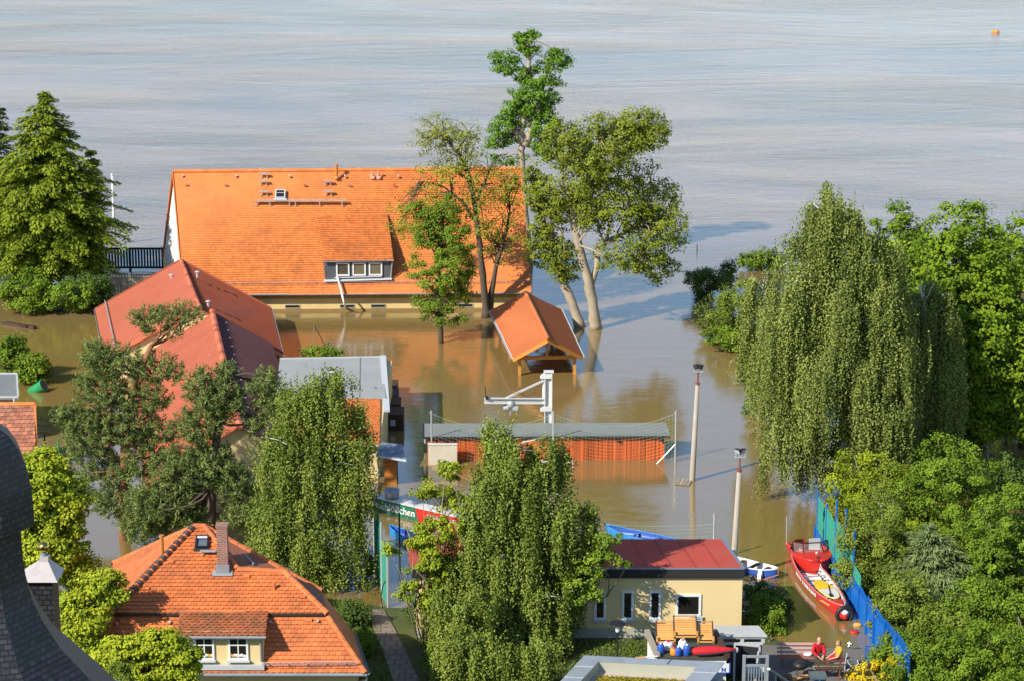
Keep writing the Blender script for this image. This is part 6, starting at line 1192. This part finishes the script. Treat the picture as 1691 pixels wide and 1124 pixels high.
def person(label, pel, fwd, lean, arms, legs, head_yaw, top_m, leg_m, hair, shoe_m, bare_arms=False, scale=1.0, vest=None):
    """seated figure; arms/legs given as joint positions in (forward, left, up) metres from the pelvis"""
    f = nrm(fwd); l = A(-f[1], f[0], 0); W = lambda a, b_, c: pel + f * a + l * b_ + A(0, 0, c); t = thing('person', at_z(pel, PATIO_Z), label, 'person')
    ch, nk = W(lean * .75, 0, .36), W(lean, 0, .50); hd = W(lean + .05, 0, .66)
    V = [pel, W(lean * .35, 0, .17), ch, nk, W(lean + .03, 0, .57)]; E = [(0, 1), (1, 2), (2, 3), (3, 4)]; Rd = [(.15, .12), (.14, .11), (.16, .12), .07, .055]
    wr = []
    for s, (el, wrst) in zip((1, -1), arms):
        i = len(V); V += [W(lean * .9, s * .17, .43), W(*el), W(*wrst)]; E += [(2, i), (i, i + 1), (i + 1, i + 2)]; Rd += [.07, .045, .030]; wr.append((i + 1, i + 2, s))
    fe = []
    for s, (kn, ank) in zip((1, -1), legs):
        i = len(V); V += [W(.02, s * .10, -.02), W(*kn), W(*ank), W(ank[0] + .16, ank[1], ank[2] - .05)]; E += [(0, i), (i, i + 1), (i + 1, i + 2), (i + 2, i + 3)]; Rd += [.09, .06, .04, .035]; fe.append((i, i + 1, i + 2, i + 3))
    B = ([np.array(v) for v in V], list(E), list(Rd))
    for e_, w_, s in wr: hand(B[0], B[1], B[2], w_, B[0][w_] - B[0][e_], s)
    body = skinned('body', *B, m_skin, t)
    # clothing: the same limbs a little fuller
    tv = [0, 1, 2, 3] + [k for e_, w_, s in wr for k in (e_ - 1, e_, w_)]; grow = .026
    ids = [0, 1, 2, 3]; TV = [V[k] for k in ids]; TE = [(0, 1), (1, 2), (2, 3)]; TR = [(.175, .15), (.175, .145), (.195, .15), .085]
    for e_, w_, s in wr:
        i = len(TV); end = V[e_] + (V[w_] - V[e_]) * (.05 if bare_arms else .9); TV += [V[e_ - 1], V[e_] - (V[e_] - V[e_ - 1]) * (.35 if bare_arms else 0), end] if not bare_arms else [V[e_ - 1], V[e_ - 1] + (V[e_] - V[e_ - 1]) * .6]
        TE += [(2, i), (i, i + 1)] + ([] if bare_arms else [(i + 1, i + 2)]); TR += [.095, .075] + ([] if bare_arms else [.055])
    skinned('shirt' if bare_arms else 'jacket', TV, TE, TR, top_m, t)
    LV, LE, LR = [V[0]], [], [(.165, .14)]
    for a_, k_, n_2, f_ in fe: i = len(LV); LV += [V[a_], V[k_], V[n_2] + (V[k_] - V[n_2]) * .08]; LE += [(0, i), (i, i + 1), (i + 1, i + 2)]; LR += [.11, .082, .062]
    skinned('trousers', LV, LE, LR, leg_m, t)
    for a_, k_, n_2, f_ in fe: b = MB(); d = V[f_] - V[n_2]; b.ball((V[f_] + V[n_2]) / 2 - A(0, 0, .01), (.13, .05, .055), 12, ax=(nrm(d * A(1, 1, 0)), A(-nrm(d)[1], nrm(d)[0], 0), A(0, 0, 1))); b.build('shoe', shoe_m, t, True)
    hf_ = nrm(f * math.cos(head_yaw) + l * math.sin(head_yaw)); hl = A(-hf_[1], hf_[0], 0); ax = (hf_, hl, A(0, 0, 1)); b = MB(); b.ball(hd + A(0, 0, .015), (.098, .078, .118), 16, ax=ax); b.ball(hd + hf_ * .03 - A(0, 0, .055), (.07, .058, .06), 12, ax=ax)
    b.ball(hd + hf_ * .1 - A(0, 0, .01), (.022, .014, .024), 8, ax=ax)
    for s in (-1, 1): b.ball(hd + hl * s * .08 - A(0, 0, .005), (.022, .012, .032), 8, ax=ax)
    hm = b.build('head', m_skin, t, True)
    b = MB()
    for s in (-1, 1): b.ball(hd + hf_ * .088 + hl * s * .032 + A(0, 0, .018), (.012, .014, .009), 8, ax=ax)
    b.build('eyes', m_black, hm); b = MB(); b.ball(hd + hf_ * .094 - A(0, 0, .062), (.012, .026, .007), 8, ax=ax); b.build('mouth', m_redcloth, hm)
    if hair: b = MB(); b.ball(hd - hf_ * .022 + A(0, 0, .04), (.102, .088, .112), 14, ax=ax); b.ball(hd - hf_ * .075 - A(0, 0, .03), (.04, .07, .07), 10, ax=ax); b.build('hair', hair, hm, True)
    else: b = MB(); b.ball(hd - hf_ * .035 - A(0, 0, .01), (.074, .082, .055), 12, ax=ax); b.build('hair', m_greywood, hm, True)
    return t
pm = P(1350, 1083, PATIO_Z + .56)
person('bald man in a red jacket seated on the bench end', A(12.33, 91.2, PATIO_Z + .56), A(.12, -1, 0), .12, [((.22, .24, .18), (.42, .12, .05)), ((.20, -.25, .18), (.40, -.06, .04))], [((.42, .16, .0), (.40, .17, -.42)), ((.43, -.15, .0), (.46, -.15, -.42))], R(18), m_redcloth, m_trouser, None, m_black)
person('fair-haired woman in yellow shirt and red trousers seated sideways', A(13.12, 90.75, PATIO_Z + .54), A(-1, -.12, 0), -.02, [((.10, .24, .17), (.36, .16, .08)), ((.12, -.24, .17), (.38, -.10, .08))], [((.44, .11, .02), (.50, .12, -.40)), ((.44, -.10, .03), (.42, -.12, -.40))], R(8), m_yelcloth, m_redcloth, m_hair, m_redcloth, bare_arms=True)
ck = thing('white_chair', A(13.14, 90.75, PATIO_Z), 'white tubular garden chair under the woman in yellow', 'chair'); c = A(13.14, 90.75, PATIO_Z)
b = MB(); b.box(c + A(0, 0, .41), (.44, .44, .03)); b.build('seat', m_zinc_lt, ck)
for sx_ in (-.2, .2):
    for sy_ in (-.2, .2): b = MB(); b.tube([c + A(sx_ * 1.15, sy_ * 1.1, 0), c + A(sx_, sy_, .41)], .016, 6); b.build('leg', m_white, ck)
b = MB(); b.tube([c + A(.2, -.2, .41), c + A(.28, -.2, .8), c + A(.28, .2, .8), c + A(.2, .2, .41)], .016, 6); b.build('backrest', m_white, ck)
b = MB(); c = A(11.95, 91.25, PATIO_Z + .52); b.ball(c, (.2, .13, .07), 10); b.ball(c + A(.08, -.05, .04), (.1, .09, .07), 8); tag(b.build('white_bag', m_white, None, True), 'crumpled white bag on the bench beside the man', 'bag')
sl = thing('folding_stool', P(1408, 1110, PATIO_Z), 'white folding stool with crossed legs on the patio', 'stool'); c = P(1408, 1109, PATIO_Z)
for s in (-.16, .16):
    for t_ in (-1, 1): b = MB(); b.tube([c + A(-.2 * t_, s, 0), c + A(.2 * t_, s, .44)], .014, 6); b.build('leg', m_white, sl)
for t_ in (-1, 1): b = MB(); b.tube([c + A(.2 * t_, -.17, .44), c + A(.2 * t_, .17, .44)], .014, 6); b.build('seat_rail', m_white, sl)
b = MB(); b.face([c + A(-.2, -.15, .44), c + A(0, -.15, .41), c + A(0, .15, .41), c + A(-.2, .15, .44)]); b.face([c + A(0, -.15, .41), c + A(.2, -.15, .44), c + A(.2, .15, .44), c + A(0, .15, .41)]); b.build('canvas_seat', m_ter, sl)
wbn = thing('wheelie_bin', A(11.95, 88.1, PATIO_Z), 'dark grey wheelie bin with blue strap at the bottom edge', 'bin'); c = A(11.95, 88.1, PATIO_Z); b = MB(); b.mesh([c + A(-.22, -.2, 0), c + A(.22, -.2, 0), c + A(.22, .2, 0), c + A(-.22, .2, 0), c + A(-.29, -.27, .9), c + A(.29, -.27, .9), c + A(.29, .27, .9), c + A(-.29, .27, .9)], [(0, 1, 5, 4), (1, 2, 6, 5), (2, 3, 7, 6), (3, 0, 4, 7), (0, 3, 2, 1)]); b.build('body', m_ter, wbn)
b = MB(); b.box(c + A(0, 0, .94), (.66, .64, .07)); b.box(c + A(0, -.33, .93), (.5, .05, .05)); b.build('lid', m_ter, wbn)
b = MB(); b.bar(c + A(-.12, -.30, .62), c + A(.06, -.325, .9), .05, .02); b.build('strap', m_boatblue, wbn)
for s in (-.18, .18): b = MB(); b.tube([c + A(s - .03, .24, .08), c + A(s + .03, .24, .08)], .09, 14); b.build('wheel', m_black, wbn)
gr_ = thing('kettle_grill', A(11.5, 90.2, PATIO_Z), 'black kettle grill in the shade before the reddish bench', 'grill'); c = A(11.5, 90.2, PATIO_Z)
b = MB(); b.lathe(c + A(0, 0, .3), [(.05, 0), (.22, .06), (.29, .18), (.29, .22), (.2, .33), (.06, .37)], 18); b.build('kettle', m_black, gr_, True)
for a in (0, 2.1, 4.2): b = MB(); b.tube([c + A(.26 * math.cos(a), .26 * math.sin(a), 0), c + A(.14 * math.cos(a), .14 * math.sin(a), .36)], .014, 5); b.build('leg', m_black, gr_)
b = MB(); b.box(c + A(0, 0, .70), (.1, .03, .04)); b.build('handle', m_brown, gr_)
crt = thing('black_crate', A(10.75, 89.3, PATIO_Z), 'open black plastic crate in the shade left of the grill', 'crate'); c = A(10.75, 89.3, PATIO_Z)
for d_, sz in (((0, -.24, .2), (.66, .03, .4)), ((0, .24, .2), (.66, .03, .4)), ((-.32, 0, .2), (.03, .46, .4)), ((.32, 0, .2), (.03, .46, .4)), ((0, 0, .02), (.62, .44, .03))): b = MB(); b.box(c + A(*d_), sz); b.build('side', m_black, crt)
b = MB(); b.bar(P(1304, 1124, .3), P(1334, 1114, .3), .14, .05); tag(b.build('plank', m_bench), 'pale wooden plank lying in the shade near the bin', 'plank')

# ================================================================ STORE SHED with benches on its roof, lockers, railings
zs_ = 2.4; Yb, Yf = 89.3, 86.7; xq = lambda px, Y, z: Q(px, CAMH, Y)[0] if False else (px - 845.5) / (FPX / (Y * cp + (CAMH - z) * sp))
L0, R0, L1, R1 = A(xq(1068, Yb, zs_), Yb, zs_), A(xq(1180, Yb, zs_), Yb, zs_), A(xq(1086, Yf, zs_), Yf, zs_), A(xq(1201, Yf, zs_), Yf, zs_)
st_ = thing('store_shed', at_z((L0 + R1) / 2, .2), 'low white store shed with dark flat roof piled with benches', 'shed')
b = MB(); b.prism([L1, R1, R0, L0], (0, 0, -.1)); b.build('roof', M('mossy_dark_felt', (.06, .06, .04), .9, .4, 2, .2), st_)
b = MB(); b.prism([at_z(p, .0) for p in (L1 + A(.03, .05, 0), R1 + A(-.03, .05, 0), R0 + A(-.03, -.05, 0), L0 + A(.03, -.05, 0))], (0, 0, 2.28)); b.build('wall', m_whitewall, st_)
for a_, c_ in ((L1, L0), (R1, R0)): b = MB(); b.bar(a_ + A(0, 0, .06), c_ + A(0, 0, .06), .2, .16); b.build('roof_kerb', m_brown if a_ is R1 else m_greywood, st_)
b = MB(); b.box((R1[0] - .32, Yf + .03, 1.2), (.42, .06, .6)); w = b.build('window', m_brown, st_); b = MB(); b.box((R1[0] - .32, Yf - .005, 1.2), (.3, .02, .48)); b.build('pane', m_glass, w)
sg_ = thing('blue_white_sign', A(R1[0] - .6, Yf - .15, 1.9), 'long white sign with blue edge along the store shed front', 'sign'); b = MB(); b.box((R1[0] - .75, Yf - .12, 2.03), (1.7, .03, .36)); b.build('board', m_white, sg_)
b = MB(); b.box((R1[0] + .09, Yf - .125, 2.03), (.05, .04, .42)); b.box((R1[0] - .75, Yf - .125, 1.84), (1.7, .04, .04)); b.build('blue_edge', m_navy, sg_)
text('N', (R1[0] - .14, Yf - .14, 1.96), (1, 0, 0), (0, 0, 1), .22, m_navy, sg_)
def stacked_bench(px0, px1, ytop, label, tilt=R(38), lift=0.0):
    Y = 88.4; z = zs_ + .04 + lift; x0, x1 = xq(px0, Y, z), xq(px1, Y, z); t = thing('stacked_bench', A((x0 + x1) / 2, Y, z), label, 'bench', 'garden benches stored on the shed roof'); uv_ = A(0, math.cos(tilt), math.sin(tilt)); n = A(0, -math.sin(tilt), math.cos(tilt))
    for k in range(7): b = MB(); c = A((x0 + x1) / 2, Y - .3, z + .12) + uv_ * (.06 + .105 * k) ; b.obox(c, A((x1 - x0) / 2 - .03, 0, 0), uv_ * .047, n * .014); b.build('slat', m_bench, t)
    for xx in (x0, x1):
        b = MB(); b.bar(A(xx, Y - .36, z + .02), A(xx, Y - .36, z + .02) + uv_ * .98, .05, .09, n); b.build('side_frame', m_brown, t)
        b = MB(); b.bar(A(xx, Y - .33, z), A(xx, Y - .33, z + .28), .07, .07); b.build('foot', m_bench, t)
    b = MB(); b.bar(A(x0, Y - .36, z + .03) + uv_ * .95, A(x1, Y - .36, z + .03) + uv_ * .95, .05, .05); b.build('top_rail', m_bench, t)
    b = MB(); b.bar(A(x0, Y - .34, z + .06), A(x1, Y - .34, z + .06), .05, .06); b.build('front_rail', m_bench, t)
stacked_bench(1084, 1113, 1037, 'honey-brown slatted bench stored left on the shed roof')
stacked_bench(1113, 1150, 1032, 'honey-brown slatted bench stored higher in the middle of the shed roof', R(40), .22)
stacked_bench(1152, 1177, 1037, 'honey-brown slatted bench stored right on the shed roof')
def can(px, py, m, label, w=.26, h=.42, Y=87.1):
    z = zs_ + .01; x = xq(px, Y, z); t = thing('canister', A(x, Y, z), label, 'canister', 'canisters on the shed roof'); b = MB(); c = A(x, Y, z)
    b.lathe(c, [(w * .5, 0), (w * .56, .03), (w * .56, h * .78), (w * .4, h * .92), (w * .18, h * .95)], 12); b.build('body', m, t, True); b = MB(); b.lathe(c + A(0, 0, h * .93), [(w * .2, 0), (w * .2, .06)], 10); b.build('cap', m_white if m is m_navy else m_red, t); b = MB(); b.tube([c + A(-w * .34, 0, h * .86), c + A(-w * .2, 0, h * 1.05), c + A(w * .2, 0, h * 1.05), c + A(w * .34, 0, h * .86)], .018, 6); b.build('handle', m, t)
can(1091, 1080, m_navy, 'tall blue canister at the left end of the shed roof'); can(1103, 1072, m_white, 'white canister beside the tall blue canister', .34, .34, 87.5); can(1113, 1078, m_orange, 'orange-red round canister among the blue ones', .28, .28, 87.0)
can(1120, 1080, m_navy, 'blue canister right of the orange-red one', .24, .36, 86.9); can(1127, 1070, m_white, 'tall white canister behind the blue ones', .3, .5, 87.3); can(1134, 1080, m_navy, 'blue canister next to the folded red parasol', .26, .42, 86.95)
pr_ = thing('folded_parasol', A(xq(1180, 86.9, 2.6), 86.9, 2.5), 'folded red parasol lying along the shed roof front edge', 'parasol'); a, c = A(xq(1143, 86.9, 2.55), 86.9, 2.58), A(xq(1216, 86.9, 2.6), 86.95, 2.62); d = c - a
b = MB(); b.tube([a, a + d * .05, a + d * .3, a + d * .55, a + d * .8, a + d], [.08, .15, .19, .18, .12, .06], 12); b.build('canopy', m_redcloth, pr_, True)
b = MB(); b.tube([a + d * .1 - A(0, .17, .08), a + d * .4 - A(0, .19, .07), a + d * .7 - A(0, .14, .03), a + d * .98 - A(0, .06, 0)], .035, 6); b.build('stripe', m_teal, pr_)
b = MB(); b.tube([a + d, a + d * 1.035], [.11, .10], 14); b.build('foot_plate', m_copper, pr_); b = MB(); b.tube([a - d * .12, a + d * .05], .07, 10); b.build('pole_end', m_black, pr_)
oar = thing('oar', A(4.6, 86.6, 2.45), 'wooden oar with white shaft resting at the shed roof corner', 'oar'); a, c = A(xq(1050, 86.6, 2.45), 86.55, 2.45), A(xq(1086, 86.6, 2.5), 86.62, 2.5); b = MB(); b.bar(a, a + (c - a) * .4, .11, .05); b.build('blade', m_bench, oar); b = MB(); b.tube([a + (c - a) * .4, c], .03, 8); b.build('shaft', m_white, oar)
lk = thing('locker_row', A(9.0, 90.2, .2), 'grey-roofed row of slatted lockers between store shed and round bush', 'lockers'); x0, x1 = xq(1122, 90, 2.2), xq(1258, 90, 2.2)
b = MB(); b.prism([A(x0, 89.4, 2.22), A(x1 + .16, 89.4, 2.22), A(x1 - .05, 90.75, 2.12), A(x0, 90.75, 2.12)], (0, 0, -.06)); b.build('roof', M('pale_sheet', (.52, .51, .47), .6, .15, 2), lk)
b = MB(); b.box(((x0 + x1) / 2, 89.5, 2.10), (x1 - x0, .06, .08)); b.build('top_beam', m_zinc_lt, lk); b = MB(); b.box(((x0 + x1) / 2, 89.5, 1.86), (x1 - x0, .06, .10)); b.build('lower_beam', m_zinc_lt, lk)
for k in range(5): b = MB(); xx = x0 + (x1 - x0) * k / 4; b.box((xx, 89.5, 1.98), (.14, .05, .2)); b.build('divider', m_zinc_lt, lk)
b = MB(); b.box(((x0 + x1) / 2, 90.1, .95), (x1 - x0 - .06, 1.0, 1.7)); b.build('body', m_black, lk)
for k in range(4): b = MB(); xx = x0 + (x1 - x0) * (k + .5) / 4; b.box((xx, 89.55, .95), ((x1 - x0) / 4 - .06, .04, 1.6)); b.build('door', m_slate_trim, lk)
lw = thing('low_locker', A(9.6, 88.9, .2), 'low grey slatted bench locker in front of the locker row', 'lockers'); x0, x1 = xq(1232, 88.7, 1.2), xq(1263, 88.7, 1.2); b = MB(); b.box(((x0 + x1) / 2, 88.7, .62), (x1 - x0, .7, .85)); b.build('body', m_zinc_lt, lw)
b = MB(); b.box(((x0 + x1) / 2, 88.33, .86), (x1 - x0 - .1, .02, .1)); b.build('slot', m_black, lw); b = MB(); b.box(((x0 + x1) / 2, 88.68, 1.08), (x1 - x0 + .06, .8, .05)); b.build('lid', m_zinc_lt, lw)
gt2 = thing('metal_gate', A(9.3, 87.2, .2), 'grey painted metal gate with upright bars at the bottom edge', 'gate'); Yg_ = 86.9; x0, x1 = xq(1228, Yg_, 1.5), xq(1266, Yg_, 1.5); zt2 = CAMH - Yg_ * math.tan(PITCH + math.atan((1081 - 562) / FPX))
for xx in (x0, x1): b = MB(); b.box((xx, Yg_, zt2 / 2), (.12, .1, zt2)); b.build('post', m_zinc, gt2)
for z in (zt2 - .05, zt2 - .42, .35): b = MB(); b.box(((x0 + x1) / 2, Yg_, z), (x1 - x0 - .12, .06, .09)); b.build('rail', m_zinc, gt2)
for k in range(8): b = MB(); xx = x0 + (x1 - x0) * (k + .8) / 8.6; b.box((xx, Yg_, zt2 / 2 - .02), (.035, .03, zt2 - .8)); b.build('bar', m_zinc, gt2)
fr = thing('pipe_frame', A(9.0, 88.3, .2), 'square grey pipe frame standing behind the metal gate', 'frame'); Yg_ = 88.0; x0, x1 = xq(1213, Yg_, 2), xq(1254, Yg_, 2); z1_ = CAMH - Yg_ * math.tan(PITCH + math.atan((1062 - 562) / FPX))
for xx, zz in ((x0, z1_), (x1, z1_ - .1)): b = MB(); b.box((xx, Yg_, zz / 2), (.07, .07, zz)); b.build('upright', m_zinc_lt, fr)
b = MB(); b.bar((x0, Yg_, z1_), (x1, Yg_, z1_ - .1), .08, .08); b.build('top_bar', m_zinc_lt, fr); b = MB(); b.bar((x1 - .05, Yg_ - .05, z1_ - .3), (x1 - .25, Yg_ - .3, .3), .06, .06); b.build('stay', m_zinc_lt, fr)
hr = thing('stair_handrail', A(10.2, 86.5, .2), 'sloping grey handrail beside the metal gate', 'railing'); a, c = A(xq(1269, 86.9, 1.9), 86.8, 1.9), P(1303, 1126, .75); b = MB(); b.bar(a, c + (c - a) * .25, .12, .09); b.build('rail', m_zinc, hr)
for t_ in (.35, .8): b = MB(); p = a + (c - a) * t_; b.box((p[0], p[1], p[2] / 2), (.07, .07, p[2])); b.build('post', m_zinc, hr)
# ---------------------------------------------------------------- planted flat roof in the foreground
gb_ = thing('green_roof_building', A(5, 80, .4), 'flat building with zinc parapet and flowering planted roof', 'building'); zp = 3.0
o0, o1 = P(965, 1081, zp), P(1197, 1092.5, zp); sd = nrm(P(925, 1124, zp) - o0); o2, o3 = o1 + sd * 9, o0 + sd * 9; wv_ = nrm(o1 - o0); pw = .72
i0, i1, i2, i3 = o0 + wv_ * pw + sd * pw * .75, o1 - wv_ * pw * 1.25 + sd * pw * .75, o2 - wv_ * pw * 1.25 - sd * pw, o3 + wv_ * pw - sd * pw
for q in ([o0, o1, i1, i0], [o1, o2, i2, i1], [o2, o3, i3, i2], [o3, o0, i0, i3]): b = MB(); b.prism([p - A(0, 0, .03) for p in q], (0, 0, .03)); b.build('parapet_cap', m_zinc, gb_)
for q, m in (([i0, i1], m_plinth), ([i1, i2], m_plinth), ([i3, i0], m_plinth), ([i2, i3], m_plinth)): b = MB(); d = nrm(q[1] - q[0]); n = A(d[1], -d[0], 0); n = n if np.dot(n, (i0 + i2) / 2 - q[0]) > 0 else -n; b.prism([q[0] - A(0, 0, .035), q[1] - A(0, 0, .035), q[1] - A(0, 0, .6), q[0] - A(0, 0, .6)], -n * .06); b.build('parapet_inside', m, gb_)
b = MB(); b.prism([at_z(p, -.3) for p in (o0 + wv_ * .05, o1 - wv_ * .05, o2 - wv_ * .05, o3 + wv_ * .05)], (0, 0, 2.85)); b.build('wall', m_zinc, gb_)
for a_, c_ in ((o0, o3), (o1, o2)):
    for k in range(1, 8): b = MB(); p = a_ + (c_ - a_) * k / 8; w_ = wv_ * pw * (1 if a_ is o0 else -1.25); b.bar(p + A(0, 0, .006), p + w_ + A(0, 0, .006), .04, .012); b.build('cap_seam', m_zinc_lt, gb_)
b = MB(); p = o0 + (o1 - o0) * .62; b.bar(p + A(0, 0, .005), p + sd * pw * .7 + A(0, 0, .005), .035, .012); b.build('cap_seam', m_black, gb_)
ins = lambda p, k: p + ((i0 + i2) / 2 - p) * k; b = MB(); b.face([p - A(0, 0, .42) for p in (i0, i1, i2, i3)]); b.build('gravel_strip', m_gravel, gb_)
b = MB(); b.face([ins(p, .12) - A(0, 0, .40) for p in (i0, i1, i2, i3)]); b.build('planting_bed', m_ground, gb_)
n = 9000; uu, vv2 = rng.random((n, 1)), rng.random((n, 1)); q0, q1, q2, q3 = [ins(p, .13) - A(0, 0, .36) for p in (i0, i1, i2, i3)]; gp2 = (q0 * (1 - uu) + q1 * uu) * (1 - vv2) + (q3 * (1 - uu) + q2 * uu) * vv2
sx = free_quads('sedum', leaf_quads(gp2, rng.normal(size=gp2.shape) * .6 + A(0, 0, 1), rng.normal(size=gp2.shape), .11, .08), rng.random(n), leafmat('sedum_leaves', (.14, .16, .02), (.50, .36, .03))); sx.parent = gb_; sx.location = [-c for c in gb_.location]; sx['kind'] = 'stuff'
# ---------------------------------------------------------------- mushroom lamp on the lawn
ml = thing('mushroom_lamp', A(4, 90.8, .3), 'garden lamp post with black disc hood and white globe by the hut', 'lamp'); Yl = 90.8; xl_ = xq(1020, Yl, 2); zt3 = CAMH - Yl * math.tan(PITCH + math.atan((1024 - 562) / FPX))
b = MB(); b.tube([(xl_, Yl, -.1), (xl_, Yl, zt3 - .5)], .04, 8); b.build('pole', m_black, ml); b = MB(); b.lathe(A(xl_, Yl, zt3 - .5), [(.06, 0), (.085, .05), (.095, .34)], 14); b.build('globe', m_white, ml, True)
b = MB(); b.lathe(A(xl_, Yl, zt3 - .16), [(.1, 0), (.34, .02), (.33, .05), (.08, .13)], 20); b.build('hood', m_black, ml)
